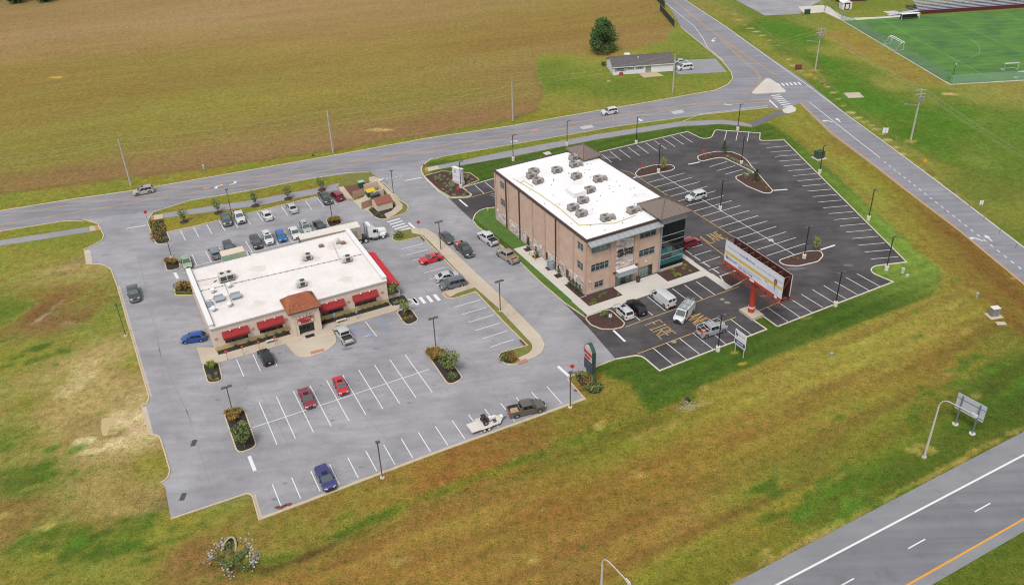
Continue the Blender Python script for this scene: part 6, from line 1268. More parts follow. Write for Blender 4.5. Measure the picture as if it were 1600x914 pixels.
def span(label, a, b, zs, offs_=((0, 0),), sag=.9):
    t = thing('overhead_cable', label, 'cable', (a.x, a.y, 0), 0, 'overhead cables'); 
    for dz in zs:
        for ox, oy in offs_:
            P = [(a.x*(1-u)+b.x*u+ox-a.x, a.y*(1-u)+b.y*u+oy-a.y, (a.z*(1-u)+b.z*u)+dz-sag*4*u*(1-u)) for u in np.linspace(0, 1, 13)]; m = MB(); m.tube(P, .022, 4); m.build('wire', M_wire, t)
M_wire = mat('wire', ph('a89e84'), .7)
lf = Vector((-190, 116, 11.5)); lf2 = ups[0][1]+(ups[0][1]-ups[1][1])*1.0
span('cables running off the picture from the leftmost utility pole', ups[0][1], lf2, (.1, -1.15)); span('cables between the leftmost pole and the pole above the restaurant lot', ups[0][1], ups[1][1], (.1, -1.15, -3.5))
span('cables between the pole above the restaurant lot and the field corner pole', ups[1][1], ups[2][1], (.1, -1.15, -3.5)); span('cables between the field corner pole and the pole at the white house', ups[2][1], ups[3][1], (.1, -1.15))
far_r = ups[5][1]+(ups[5][1]-ups[4][1]); far_l = ups[4][1]+(ups[4][1]-ups[5][1])*.9
o4 = ((-1.1,0),(-.5,0),(.5,0),(1.1,0))
span('bundle of cables between the two crossarm poles at right', ups[4][1], ups[5][1], (-.1,), o4); span('bundle of cables running off to the right from the tall crossarm pole', ups[5][1], far_r, (-.1,), o4); span('cables between the house pole and the transformer pole over the junction', ups[3][1], ups[4][1], (-.3, -1.3), sag=1.4); span('bundle of cables running off to the top from the transformer pole', ups[4][1], far_l, (-.1,), o4)
# ---- road signs
M_sred = mat('sign_red', ph('d8323c'), .5); M_sw = mat('sign_white', ph('efeff0'), .5); M_sy = mat('sign_yellow', ph('e2a21f'), .5); M_post = mat('sign_post', ph('8f8f90'), .5, .4); M_sb = mat('sign_back', ph('c2c6d0'), .5)
def sign(label, base, h, shape='round', face=None, rz=None, size=.38, cat='sign', name='road_sign', z=0.):
    p = G(*base); rz = atan2(-p.x, -p.y)*-1+0 if rz is None else rz; t = thing(name, label, cat, (p.x, p.y, z), rz)
    MB().box(-.03,.03,-.03,.03,-.1,h).build('post', M_post, t); m = MB()
    if shape == 'round': m.tube([(0,-.04,h-size),(0,-.07,h-size)], size, 16)
    elif shape == 'octagon': m.tube([(0,-.04,h-size),(0,-.07,h-size)], size, 8)
    elif shape == 'diamond': m.hexa([(0,-.07,h-2*size),(size,-.07,h-size),(0,-.07,h),(-size,-.07,h-size)], [(0,-.04,h-2*size),(size,-.04,h-size),(0,-.04,h),(-size,-.04,h-size)])
    else: m.box(-size*.7,size*.7,-.07,-.04,h-size*2,h)
    s = m.build('sign_face', face or M_sred, t)
    if shape == 'round': MB().box(-size*.65,size*.65,-.085,-.071,h-size-.07,h-size+.07).build('bar', M_sw, s)
    if shape == 'octagon': o = obj('lettering', text_mesh('STOP', size*.62, M_sw, .006), s, (0,-.078,h-size-size*.2)); o.rotation_euler = (pi/2, 0, 0)
    return t
for b_, h, lab, sh in (((231,346),2.6,'red stop sign facing the lot at the left road entrance','octagon'),((664,272),2.5,'red stop sign at the entrance kerb beside the sign bed','octagon'),((894,590),2.6,'red and white no entry sign at the lot exit by the pylon sign','round'),((655,361),2.4,'small red sign on the walk corner near the crosswalk','octagon'),((1098,247),2.2,'red stop sign at the blunt end of the wedge island','octagon'),((1001,270),2.2,'red stop sign at the left end of the small mulch island','octagon'),((716,305),2.0,'low red sign in the bed before the white sign slab','octagon')):
    sign(lab, b_, h, sh)
sign('small white sign on a post in the front corner bed', zK([(283,330)])[0], 2.3, 'rect', M_sw, size=.35)
for b_, lab in (((258,755),'leftmost'),((342,730),'second from left'),((428,705),'third from left'),((513,678),'nearest the entrance of the')):
    sign(f'red parking sign on the front walk, {lab} of four' if 'nearest' not in lab else 'red parking sign on the front walk nearest the entrance', zF([b_])[0], 1.9, 'rect', mat('sign_orange_red', ph('d0604a'), .5), RA, .28, z=.14)
for b_, lab in (((826,556),'left'),((943,540),'right')): sign(f'blue wheelchair parking sign on the {lab} yellow post beside the silver pickup', zF([b_])[0], 1.9, 'rect', mat('sign_blue', ph('8fa5d0'), .5), RA, .28, z=.14)
sign('yellow diamond warning sign by the road near the brown box', (1264.5,128), 2.6, 'diamond', M_sy, radians(-10), .55); sign('orange yellow sign on a white box below the crossing', (1287,143), 2.4, 'diamond', mat('sign_orange', ph('d9822f'), .5), radians(-10), .5)
sign('yellow curve sign beside the low wire fence', (1443,262), 2.4, 'diamond', M_sy, radians(-10), .6); sign('white sign with yellow tab near the right edge of the road', (1530,331), 2.6, 'rect', M_sw, radians(170), .5)
p = G(1381,216); t = thing('route_sign', 'cluster of four small white route plates by the road', 'sign', (p.x, p.y, 0), radians(-8)); MB().box(-.04,.04,-.04,.04,-.1,2.6).build('post', M_post, t)
for x in (-.36, .36):
    for z in (1.4, 2.1): MB().box(x-.31,x+.31,-.08,-.041,z,z+.6).build('sign_face', M_sw, t)
p = G(1247,109); t = thing('equipment_box', 'rusty brown box on legs beside the road', 'box', (p.x, p.y, 0), .2); MB().box(-.9,.9,-.4,.4,.4,1.5).build('cabinet', mat('rust_brown', ph('7d4430'), .8, var=.15), t); [MB().box(x-.05,x+.05,-.3,.3,-.05,.4).build('leg', M_greyd, t) for x in (-.7, .7)]
p = G(1334,149.5); o = MB().box(p.x-2.2, p.x+2.2, p.y-2.0, p.y+2.0, -.05, .12).build('concrete_slab', M_conc); tag(o, kind='structure')
# ---- low wire fence along the road
fp0, fp1 = (1150,22), (1560,372); fl = W([(1090,-2),(1150,22),(1190,48),(1250,95),(1300,140),(1360,188),(1423,238),(1500,310),(1600,400)], closed=False)
fs_ = resample(fl, 1.); acc = [Vector(fs_[0])]; 
for q in fs_[1:]:
    if (Vector(q)-acc[-1]).length >= 5.2: acc.append(Vector(q))
wf = thing('wire_fence', 'low wire fence with short stakes along the far side of the road', 'fence')
for q in acc: MB().box(q.x-.05, q.x+.05, q.y-.05, q.y+.05, -.1, 1.05).build('fence_post', M_wood, wf)
for z in (.5, .95):
    m = MB(); m.tube([(q.x, q.y, z) for q in acc], .012, 3); m.build('wire', M_wire, wf)
# ---- cabinets and the like
def cabinet(label, base, sx, sy, sz, col, pad=True, rz=.3, name='utility_cabinet', cap=None, cat='cabinet'):
    p = G(*base); t = thing(name, label, cat, (p.x, p.y, 0), rz); z = .1 if pad else -.05
    if pad: MB().box(-sx*.5-.5,sx*.5+.5,-sy*.5-.6,sy*.5+.4,-.1,.1).build('concrete_pad', M_conc, t)
    MB().box(-sx/2,sx/2,-sy/2,sy/2,z,z+sz).build('cabinet', mat('cab_'+col, ph(col), .6, var=.06), t); MB().box(-sx/2-.04,sx/2+.04,-sy/2-.04,sy/2+.04,z+sz,z+sz+.08).build('lid', mat('cab_'+(cap or col), ph(cap or col), .6, var=.06), t)
    MB().box(-.02,.02,-sy/2-.012,-sy/2-.001,z+.08,z+sz-.06).build('door_gap', M_dkf, t); return t
cabinet('green transformer box on a pad beside a lamp post', (1279.5,247), 1.9, 1.6, 1.6, '3f5a44', rz=.4, cap='31483a'); cabinet('green transformer box in red mulch above the dumpster yard', (565,293), 1.3, 1.1, 1.5, '35553f', False, RA, cap='a8c4b4')
cabinet('grey cabinet with white top on a concrete slab by the highway', (1552,493), 1.4, 1.0, 1.5, '8d8b84', True, .2, cap='e2e2e0'); cabinet('small white pedestal in dry grass left of the slab cabinet', (1526,463.5), .35, .3, .8, 'b9bdb8', False)
cabinet('small pedestal alone in the dry grass below the lawn', (1298.5,557), .4, .35, .7, 'a8a890', False); cabinet('white utility post on the lawn at the right tip of the lot', (1410,426.5), .4, .35, 1.0, 'd8dcd8', False); cabinet('short white pipe cluster beside the white utility post', (1417,433), .5, .3, .5, 'ced4ce', False)
p = G(1565,505.5); o = MB().box(p.x-.9, p.x+.7, p.y-.45, p.y+.45, -.05, .08).build('concrete_slab', M_conc); tag(o, kind='structure')
cabinet('white marker post on the road verge above the left lane arrows', (318.5,264.5), .3, .3, 1.1, 'd0d6d6', False); cabinet('small green box on the road verge left of a pole', (489,244), .5, .5, .6, '4a7040', False)
t = thing('fire_hydrant', 'yellow hydrant at the lawn corner beside the office wall', 'hydrant', tuple(G(762.5,331)), 0); m = MB(); m.cyl(0,0,0,.65,.13,10); m.cyl(0,0,.65,.82,.16,10,.05); m.build('barrel', mat('hydrant_yellow', ph('d8b83a'), .5), t); MB().box(-.25,.25,-.07,.07,.4,.54).build('outlet', MATS['hydrant_yellow'], t)
# gas meters with yellow guard rail by the long wall
q = oloc(-.75, 16.9, 0); t = thing('guard_rail', 'yellow guard rail around the meters on the long office wall', 'guard rail', (q.x, q.y, .14), OA)
for y in (-1.1, 0, 1.1): m = MB(); m.cyl(-.9,y,0,1.0,.08,8); m.build('bollard', mat('guard_yellow', ph('d8bd3e'), .6), t)
m = MB(); m.tube([(-.9,-1.1,.95),(-.9,1.1,.95)], .05, 6); m.build('rail', MATS['guard_yellow'], t)
q = oloc(-.7, 11.6, 0); t = thing('gas_meter_bank', 'grey blue meter cabinets against the long office wall', 'meter', (q.x, q.y, .14), OA); M_met = mat('meter_grey', ph('9fb0b8'), .5, .2)
for y in (-.65, 0, .65): MB().box(-.2,.35,y-.28,y+.28,0,1.5+.2*(y == 0)).build('meter_box', M_met, t)
q = oloc(10.8, -1.2, 0); t = thing('litter_bin', 'dark brown litter bin between the two office entrances', 'bin', (q.x, q.y, .143), OA); m = MB(); m.cyl(0,0,0,.95,.34,14,.42); m.build('drum', M_bronze, t); m = MB(); m.cyl(0,0,.95,1.05,.45,14,.4); m.build('rim', M_black, t)
for x, lab in ((9.0,'left of'),(21.5,'right of')):
    q = rloc(x, -2.0); t = thing('bench', f'pale bench on the front walk {lab} the restaurant entrance', 'bench', (q.x, q.y, .14), RA); M_bn = mat('bench_pale', ph('d8ccc0'), .8)
    MB().box(-.9,.9,-.22,.22,.42,.5).build('seat', M_bn, t); [MB().box(s-.06,s+.06,-.2,.2,0,.42).build('leg', M_bn, t) for s in (-.75, .75)]
# ================================================================== billboard
bp_ = Vector((41.75, 129.1, 0)); bang = radians(-64.7); t = thing('billboard', 'large white roadside billboard on a single red column in the office lot', 'billboard', tuple(bp_), bang)
M_bred = mat('billboard_red', ph('c0402c'), .6, var=.06); M_bdk = mat('billboard_steel', ph('431a16'), .7, var=.1); M_bw = mat('billboard_white', ph('e4e6f2'), .5); M_gr = mat('billboard_grating', ph('7d3a30'), .7)
# local: x along the panel (toward the viewer's right), -y faces the viewer
MB().box(-1.6,1.9,-1.3,1.3,-.2,.5).build('concrete_footing', M_conc, t); m = MB(); m.cyl(0,0,.5,7.3,.55,20); m.build('column', M_bred, t)
for z in (1.35,): m = MB(); m.cyl(0,0,z,z+.35,.62,20); m.build('collar', mat('collar_pale', ph('d8cfcf'), .6), t)
MB().box(-7.2,7.2,-.3,.3,6.7,7.3).build('torsion_beam', M_bdk, t)
for s, y in ((-1, -.8), (1, .8)):
    pn = MB().box(-7.4,7.4,min(y,y+s*.12),max(y,y+s*.12),7.5,11.5).build('panel', M_bw if s < 0 else M_bdk, t)
    MB().box(-7.45,7.45,min(y+s*.121,y+s*.16),max(y+s*.121,y+s*.16),11.44,11.56).build('panel_trim', mat('panel_trim', ph('e0d2cc'), .6), pn)
    for xe in (-7.45, 7.402): MB().box(xe,xe+.048,min(y,y+s*.16),max(y,y+s*.16),7.5,11.43).build('panel_trim', MATS['panel_trim'], pn)
    MB().box(-7.4,7.4,min(y,y+s*.16),max(y,y+s*.16),6.95,7.495).build('apron', M_bred if s < 0 else M_bdk, t)
    for k in range(9): x = -7.2+k*1.8; MB().box(x-.06,x+.06,min(y-s*.14,y-s*.002),max(y-s*.14,y-s*.002),6.7,11.4).build('upright', M_bdk, t)
for k in range(9):
    x = -7.2+k*1.8; m = MB(); m.tube([(x,-.78,11.3),(x,.78,11.3)], .04, 5); m.tube([(x,-.78,8.6),(x,.78,11.2)], .03, 5); m.tube([(x,-.78,7.2),(x,.78,7.2)], .06, 5); m.build('brace', mat('brace_tan', ph('a8604c'), .7), t)
for y0, y1 in ((-2.05, -.97), (.97, 2.05)):      # open grating catwalk: bars with gaps
    g_ = MB()
    for k in range(74): g_.box(-7.6+k*.205, -7.6+k*.205+.05, y0, y1, 6.62, 6.66)
    for y in (y0, (y0+y1)/2, y1-.06): g_.box(-7.6,7.6,y,y+.06,6.54,6.615)
    g_.build('catwalk', M_gr, t)
    for k in range(9): x = -7.2+k*1.8; MB().box(x-.04,x+.04,min(y0,y1-1.1) if y0 < 0 else .3,-.3 if y0 < 0 else y1,6.42,6.535).build('bracket', M_gr, t)
MB().box(-.35,.75,-1.0,-.965,7.05,7.4).build('nameplate', M_sw, t); MB().box(5.9,6.5,-1.0,-.965,7.05,7.45).build('nameplate', M_sw, t)
# print on the face
PR = obj('poster', None, t); yf = -.925
def pbox(x0, x1, z0, z1, m, d=0.): return MB().box(x0,x1,yf-d-.004,yf-d,z0,z1).build('print', m, PR)
M_py = mat('print_yellow', ph('dcc257'), .6); M_pn = mat('print_navy', ph('3b4580'), .6); M_pg = mat('print_grey', ph('8f93ac'), .6); M_psk = mat('print_skin', ph('a8705c'), .6); M_pco = mat('print_coat', ph('d3d8ea'), .6); M_phair = mat('print_hair', ph('2e2826'), .6)
pbox(-7.35,7.35,9.0,9.55,M_py)
def ptxt(s, x, z, size, m, bold=0., d=.002):
    o = obj('lettering', text_mesh(s, size, m, .002, 'LEFT', bold=bold), PR, (x, yf-d-.004, z)); o.rotation_euler = (pi/2, 0, 0); return o
ptxt('Welcome Dr.', -6.9, 10.3, .62, M_pg); ptxt('Sunil Mahmud', -3.5, 10.3, .68, M_pn, .006); ptxt('general and weight loss surgeon', .9, 10.3, .5, M_pg)
ptxt('Bayhealth', -6.35, 8.2, .62, M_pn, .008); ptxt('New Scheduling Department:', -3.6, 8.3, .5, M_pg); ptxt('302-260-7364', -3.6, 7.72, .66, M_pn, .008)
MB().hexa([(-6.95,yf-.006,8.1),(-6.72,yf-.006,8.1),(-6.72,yf-.002,8.1),(-6.95,yf-.002,8.1)], [(-6.95,yf-.006,8.8),(-6.72,yf-.006,8.8),(-6.72,yf-.002,8.8),(-6.95,yf-.002,8.8)]).build('print', M_pn, PR); pbox(-6.65,-6.45,8.1,8.55,M_pn,.002)
def ppoly(pts, m, d):
    mb = MB(); k = len(mb.v); mb.v += [(x, yf-d-.004, z) for x, z in pts]; mb.face(range(k, k+len(pts))); return mb.build('print', m, PR)
ell = lambda cx, cz, rx, rz: [(cx+rx*cos(a), cz+rz*sin(a)) for a in np.linspace(0, 2*pi, 19)[:-1]]
ppoly([(4.0,7.52),(6.7,7.52),(6.6,8.5),(6.2,9.0),(5.7,9.15),(5.3,9.0),(4.6,8.5),(3.7,8.9),(3.4,8.7),(4.0,8.15)], M_pco, .004); ppoly(ell(5.72,9.85,.40,.52), M_phair, .006); ppoly(ell(5.68,9.72,.33,.45), M_psk, .008); ppoly([(5.5,9.3),(5.85,9.3),(5.8,9.0),(5.55,9.0)], M_psk, .007); ppoly([(5.6,9.0),(5.75,9.0),(5.7,8.2),(5.55,8.3)], mat('print_tie', ph('5c6c96'), .6), .008); ppoly(ell(3.55,8.8,.2,.12), M_psk, .008)
# ================================================================== pylon sign of the restaurant
p0, p1 = G(915.5,590), G(926.5,602); c_ = (p0+p1)/2; an = atan2(p1.y-p0.y, p1.x-p0.x); t = thing('pylon_sign', 'arched restaurant pylon sign with red lettering on two green posts', 'sign', (c_.x, c_.y, 0), an); M_pgn = mat('pylon_green', ph('2c4a42'), .6); hw = (p1-p0).length/2
M_pgp = mat('pylon_post_green', ph('4f8c70'), .6)
for s in (-hw*.75, hw*.75): m = MB(); m.cyl(s,0,-.2,2.9,.17,10); m.build('post', M_pgp, t)
MB().box(-hw*1.15,hw*1.15,-.3,.3,2.3,4.2).build('message_board', mat('board_slate', ph('3a4652'), .4), t)
W2 = hw*1.15; arc = [(-W2,4.3)]+[(-W2+2*W2*u, 6.3+1.05*sin(pi*u)) for u in np.linspace(0, 1, 13)]+[(W2,4.3)]
def arcslab(pts, y0, y1, nm, m, par):
    mb = MB(); n = len(pts); mb.v += [(x, y0, z) for x, z in pts]+[(x, y1, z) for x, z in pts]; mb.face(list(range(n))[::-1]); mb.face([n+i for i in range(n)])
    for i in range(n): mb.face((i, (i+1) % n, n+(i+1) % n, n+i))
    return mb.build(nm, m, par)
arcslab(arc, -.32, .32, 'sign_frame', M_pgn, t); in_ = [(x*.9, 4.4+(z-4.3)*.93) for x, z in arc]; arcslab(in_, -.36, -.325, 'sign_face', mat('face_white', ph('e4e0d8'), .6), t)
g_ = MB()
for k in range(7): x = (-.86+k*.287)*W2; g_.box(x-.02,x+.02,-.375,-.362,4.45,6.1+.9*cos(x/W2*pi/2))
for z in (4.9,5.4,5.9,6.4): g_.box(-W2*.88,W2*.88,-.374,-.363,z-.02,z+.02)
g_.build('lattice', mat('lattice_dark', ph('5c7a6a'), .6), t)
for s_, z in (('GROTTO', 5.55), ('PIZZA', 4.75)): o = obj('lettering', text_mesh(s_, .62*hw/1.2, M_redp, .03, bold=.035), t, (0,-.42,z)); o.rotation_euler = (pi/2, 0, 0)
# leasing sign
p0, p1 = zK([(878,455),(917,485)]); a, b = G(*p0), G(*p1); c_ = (a+b)/2; an = atan2(b.y-a.y, b.x-a.x); wd_ = (b-a).length; t = thing('leasing_sign', 'white and blue site sign on two timber posts on the lawn', 'sign', (c_.x, c_.y, 0), an); M_tp = mat('sign_timber', ph('c9b98a'), .8)
for s in (-.5, .5): MB().box(s*wd_-.06,s*wd_+.06,-.06,.06,-.3,4.3).build('post', M_tp, t)
hw = wd_*.66; f_ = MB().box(-hw,hw,-.1,-.062,1.6,4.5).build('sign_face', M_sw, t); MB().box(-hw*.9,hw*.9,-.11,-.101,1.95,2.65).build('blue_band', mat('sign_navy', ph('2b3a86'), .5), f_)
o = obj('lettering', text_mesh('Bayhealth', .42, mat('sign_ink', ph('4c5480'), .6), .003, 'LEFT'), f_, (-hw*.45,-.105,3.65)); o.rotation_euler = (pi/2, 0, 0)
MB().box(-hw*.85,-hw*.72,-.108,-.101,3.3,4.2).build('logo_bar', mat('sign_navy', ph('2b3a86'), .5), f_); MB().box(-hw*.66,-hw*.53,-.108,-.101,3.2,3.9).build('logo_bar', MATS['sign_navy'], f_); MB().box(-hw*.85,-hw*.53,-.1075,-.1015,3.6,3.72).build('logo_bar', MATS['sign_navy'], f_)
MB().box(-hw*.6,hw*.6,-.116,-.111,2.22,2.38).build('text_rule', M_sw, f_); MB().box(-hw*.8,hw*.8,-.108,-.101,2.95,3.02).build('text_rule', mat('rule_tan', ph('c9bfae'), .6), f_); MB().box(-hw*.9,hw*.9,-.108,-.101,1.68,1.8).build('text_rule', mat('rule_blue', ph('8e98c4'), .6), f_)
# monument slab at the office entrance
p = G(716.5,287); t = thing('monument_sign', 'white sign slab on a low plinth in the corner mulch bed', 'sign', (p.x, p.y, .1), radians(-38)); MB().box(-1.55,1.55,-.45,.45,0,.75).build('plinth', mat('slab_pink', ph('d8c8cc'), .8), t); MB().box(-1.35,1.35,-.36,.36,.75,3.7).build('slab', mat('slab_white', ph('eae4ec'), .6), t); MB().box(-1.42,1.42,-.42,.42,3.7,3.85).build('cap', M_sw, t); MB().box(-.9,-.3,-.372,-.361,2.6,3.3).build('emblem', mat('emblem_lilac', ph('a8a4d0'), .6), t); MB().box(-1.1,1.1,-.37,-.361,1.6,1.9).build('name_band', mat('band_lilac', ph('d0ccdc'), .6), t)
# highway sign seen from behind, highway lamps
a, b = G(*zM([(851,182)])[0]), G(*zM([(928,225)])[0]); c_ = (a+b)/2; an = atan2(b.y-a.y, b.x-a.x); wd_ = (b-a).length; t = thing('highway_sign', 'large highway sign on two steel posts seen from behind', 'sign', (c_.x, c_.y, 0), an)
for s in (-.5, .5):
    m = MB(); m.cyl(s*wd_,0,-.1,.1,.45,14); m.build('footing', M_concw, t); MB().box(s*wd_-.09,s*wd_+.09,-.1,.1,.1,5.2).build('post', mat('post_steel', ph('8b9599'), .5, .4), t)
for k in range(10): MB().box(-wd_*.82,wd_*.82,.102,.14,2.55+k*.28,2.55+k*.28+.27).build('panel_slat', M_sb, t)
for k in range(2): MB().box(-wd_*.82,wd_*.82,.06,.1,2.9+k*1.6,3.0+k*1.6).build('backing_rail', mat('post_steel', ph('8b9599'), .5, .4), t)
def hwlamp(label, base, h, reach, ang):
    p = G(*base); t = thing('highway_lamp', label, 'lamp post', (p.x, p.y, 0), ang, 'curved highway lamps'); M_al = mat('lamp_aluminium', ph('d2cec6'), .5, .1)
    MB().box(-.25,.25,-.25,.25,-.1,.3).build('base', M_al, t); m = MB(); m.tube([(0,0,.3),(0,0,h*.5),(0,0,h-1.8)], .17, 10, .11); m.build('pole', M_al, t); m = MB(); rb = 1.5; P = [(0,0,h-1.8)]+[(rb*(1-cos(a_)), 0, h-1.8+rb*sin(a_)*1.1) for a_ in np.linspace(.15, pi/2-.1, 9)]+[(reach*.6,0,h+.02),(reach,0,h+.18)]; m.tube(P, .105, 8, .07); m.build('arm', M_al, t)
    m = MB(); m.hexa([(reach-.05,-.1,h+.1),(reach+.75,-.16,h+.1),(reach+.75,.16,h+.1),(reach-.05,.1,h+.1)], [(reach-.05,-.06,h+.42),(reach+.7,-.1,h+.44),(reach+.7,.1,h+.44),(reach-.05,.06,h+.42)]); m.build('lamp_head', mat('head_pale', ph('d8d4d8'), .5), t)
hwlamp('curved aluminium highway lamp beside the big sign', (1443.6,715), 11.0, 4.6, radians(-62)); hwlamp('curved highway lamp rising from the bottom edge of the picture', (938,962), 10.6, 4.4, radians(-62))
# ================================================================== white house
ha = radians(6.8); H0 = Vector((32.6, 259.8, 0)); hw_l, hd_, he, hr = 18.6, 8.6, 2.55, 4.35
t = thing('house', 'long white single storey house with dark grey gable roof', 'house', tuple(H0), ha); M_sid = mat('white_siding', ph('e9e9ee'), .7, var=.04, scale=1.2); M_shin = mat('dark_shingle', ph('6a6465'), .95, c2=ph('565152'), scale=1.4)
m = MB(); hw_ = [(1.0,3.4,.95,2.1),(4.4,6.0,1.25,2.05),(7.4,8.9,1.25,2.05),(9.9,11.7,.12,2.15)]
wall_face(m, (0,0,0), (1,0,0), (0,-1,0), 0, hw_l, 0, he, hw_, .1, 0); m.quad((0,hd_,0),(0,0,0),(0,0,he),(0,hd_/2,hr-.12),(0,hd_,he)); m.quad((hw_l,0,0),(hw_l,hd_,0),(hw_l,hd_,he),(hw_l,hd_/2,hr-.12),(hw_l,0,he)); m.quad((hw_l,hd_,0),(0,hd_,0),(0,hd_,he),(hw_l,hd_,he)); m.build('wall', M_sid, t)
M_hg = mat('house_glass', (.08, .1, .11), .1); M_shut = mat('shutter_grey', ph('8b929c'), .7)
for h in hw_[:3]:
    w = window(t, (0,0,0), (1,0,0), (0,-1,0), *h, 3 if h[0] < 2 else 2, (.5,), M_sid, M_hg, .1, .05)
    for a, b in ((h[0]-.42,h[0]-.06),(h[1]+.06,h[1]+.42)): MB().box(a,b,-.05,-.003,h[2],h[3]).build('shutter', M_shut, w)
window(t, (0,0,0), (1,0,0), (0,-1,0), *hw_[3], 3, (), mat('door_green', ph('a9b79c'), .7), mat('door_glass_green', ph('8c9c84'), .3), .1, .08, 'patio_door')
r_ = MB()
for s in (0, 1):
    y0, y1, z0, z1 = (-.35, hd_/2, he-.1, hr) if s == 0 else (hd_+.35, hd_/2, he-.1, hr)
    r_.hexa([(-.3,y0,z0-.12),(hw_l+.3,y0,z0-.12),(hw_l+.3,y1,z1-.12),(-.3,y1,z1-.12)][::(1 if s == 0 else -1)], [(-.3,y0,z0),(hw_l+.3,y0,z0),(hw_l+.3,y1,z1),(-.3,y1,z1)][::(1 if s == 0 else -1)])
rf = r_.build('roof', M_shin, t); MB().box(-.3,hw_l+.3,hd_/2-.12,hd_/2+.12,hr-.04,hr+.06).build('ridge_cap', mat('ridge_grey', ph('6a6566'), .9), rf)
MB().box(4.6,6.2,hd_/2+.3,hd_/2+1.6,hr-.5,hr+.35).build('skylight', M_white, rf); MB().box(8.2,8.5,3.0,3.3,hr-.9,hr-.3).build('vent', M_white, rf)
for y in (-.42,): MB().box(-.3,hw_l+.3,y,y+.06,he-.26,he-.1).build('gutter', M_white, t)
slab('patio', [(998,116),(1026,113.5),(1037,119),(1006,122)], .08, mat('patio_tan', ph('c6ab8c'), .9, var=.08)); slab('house_drive', [(1056,112),(1057,95),(1118,92),(1136,113),(1060,117)], .03, M_path, z0=.0)
o = MB().hexa([(0,0,0),(1.2,0,0),(1.2,.6,0),(0,.6,0)], [(.1,.1,.7),(1.1,.1,.7),(1.1,.55,.9),(.1,.55,.9)]); o = o.build('garden_box', mat('box_maroon', ph('8a3f48'), .7)); o.location = G(968,118.5); o.rotation_euler = (0,0,ha); tag(o, 'small maroon bin below the front window of the white house', 'bin')
t = thing('rock', 'pale rock on the grass in front of the white house', 'rock', tuple(G(951,127.5)), .3); MB().hexa([(-.6,-.35,0),(.6,-.3,0),(.5,.4,0),(-.5,.35,0)], [(-.35,-.2,.35),(.3,-.15,.3),(.3,.2,.32),(-.3,.2,.4)]).build('stone', mat('rock_pale', ph('b5a58c'), .9, var=.1), t)
a, b = G(1023,0), G(1054,42); 
for k, (p, q) in enumerate((((1019,-6),(1038,13)),((1031,17),(1053,43)))):
    A, B = G(*p), G(*q); d = (B-A); an = atan2(d.y, d.x); t = thing('screen_fence', ['farther','nearer'][k]+' stretch of dark green screen fence at the field edge', 'fence', tuple(A), an, None); n = max(2, int(d.length/3))
    M_scr = mat('dark_screen', ph('2c3a30'), .85, var=.12)
    for i in range(n): x0, x1 = d.length*i/n, d.length*(i+1)/n; MB().box(x0+.06,x1-.06,-.03,.03,.1,2.3).build('screen_panel', M_scr, t)
    for i in range(n+1): MB().box(d.length*i/n-.05,d.length*i/n+.05,-.05,.05,-.1,2.4).build('fence_post', M_black, t)
# ================================================================== sports ground
def spt(x, y): return g2((x, y))
C0, C1, C2 = Vector((118.2,310.8)), Vector((126.,241.7)), Vector((147.7,243.2)); e2 = (C2-C1).normalized(); far = C1+e2*140; e1 = (C0-C1).normalized(); C0x = C1+e1*69.5
M_field = paved('playing_turf', ph('5c8a34'), ph('47703a'), .3, 1.6, (.2, 1., 1), 4)
field = tag(MB().poly([C1, far, far+e1*71, C0x], .03).build('sports_field', M_field), kind='structure')
def fmark(pts, w=.14): return MB().strip(pts, w, .04).build('pitch_line', mat('faded_line', ph('8db070'), .9), field)
fmark([g2(p) for p in zU([(600,135),(860,280),(1280,500),(1420,570)])]); fmark([g2(p) for p in zU([(1060,130),(1600,375)])]); fmark([g2(p) for p in zU([(1480,95),(1600,150)])])
arcp = W(zU([(1130,425),(1230,405),(1295,370),(1290,320),(1230,275),(1150,240),(1000,215),(850,205)]), 8., closed=False); fmark(arcp)
fmark([g2(p) for p in zU([(1050,380),(1130,425)])])
slab('field_edge', [(0,0),(1,0),(0,1)], .01, M_conc) if False else None
kb = MB(); kb.strip([C0x, C1, far], .5, .1, 0.); tag(kb.build('field_kerb', M_concw), kind='structure')
M_mesh = bpy.data.materials.new('chain_link'); M_mesh.use_nodes = True; N = M_mesh.node_tree.nodes; L = M_mesh.node_tree.links; bs_ = N['Principled BSDF']; bs_.inputs['Base Color'].default_value = (*ph('8fb49a'), 1); bs_.inputs['Roughness'].default_value = .8
tr_n = N.new('ShaderNodeBsdfTransparent'); mx = N.new('ShaderNodeMixShader'); mx.inputs[0].default_value = .5; L.new(tr_n.outputs[0], mx.inputs[1]); L.new(bs_.outputs[0], mx.inputs[2]); L.new(mx.outputs[0], N['Material Output'].inputs[0])
ff = thing('chain_link_fence', 'pale green chain link fence round the playing field', 'fence'); Hf = 2.75
for A, B in ((C0x, C1), (C1, C1+e2*60)):
    d = B-A; n = int(d.length/3.05); dn = d.normalized()
    for i in range(n+1): p = A+dn*3.05*i; m = MB(); m.cyl(p.x, p.y, -.1, Hf, .03, 6); m.build('fence_post', M_galv, ff)
    for i in range(n):
        p, q = A+dn*3.05*i, A+dn*3.05*(i+1); MB().quad((p.x,p.y,.1),(q.x,q.y,.1),(q.x,q.y,Hf-.03),(p.x,p.y,Hf-.03)).build('mesh_panel', M_mesh, ff)
    m = MB(); m.tube([(A.x,A.y,Hf),(B.x,B.y,Hf)], .028, 5); m.build('top_rail', M_galv, ff)
M_gw = mat('goal_white', ph('f2f2f2'), .5)
M_net = M_mesh.copy(); M_net.name = 'goal_net'; M_net.node_tree.nodes['Mix Shader'].inputs[0].default_value = .18
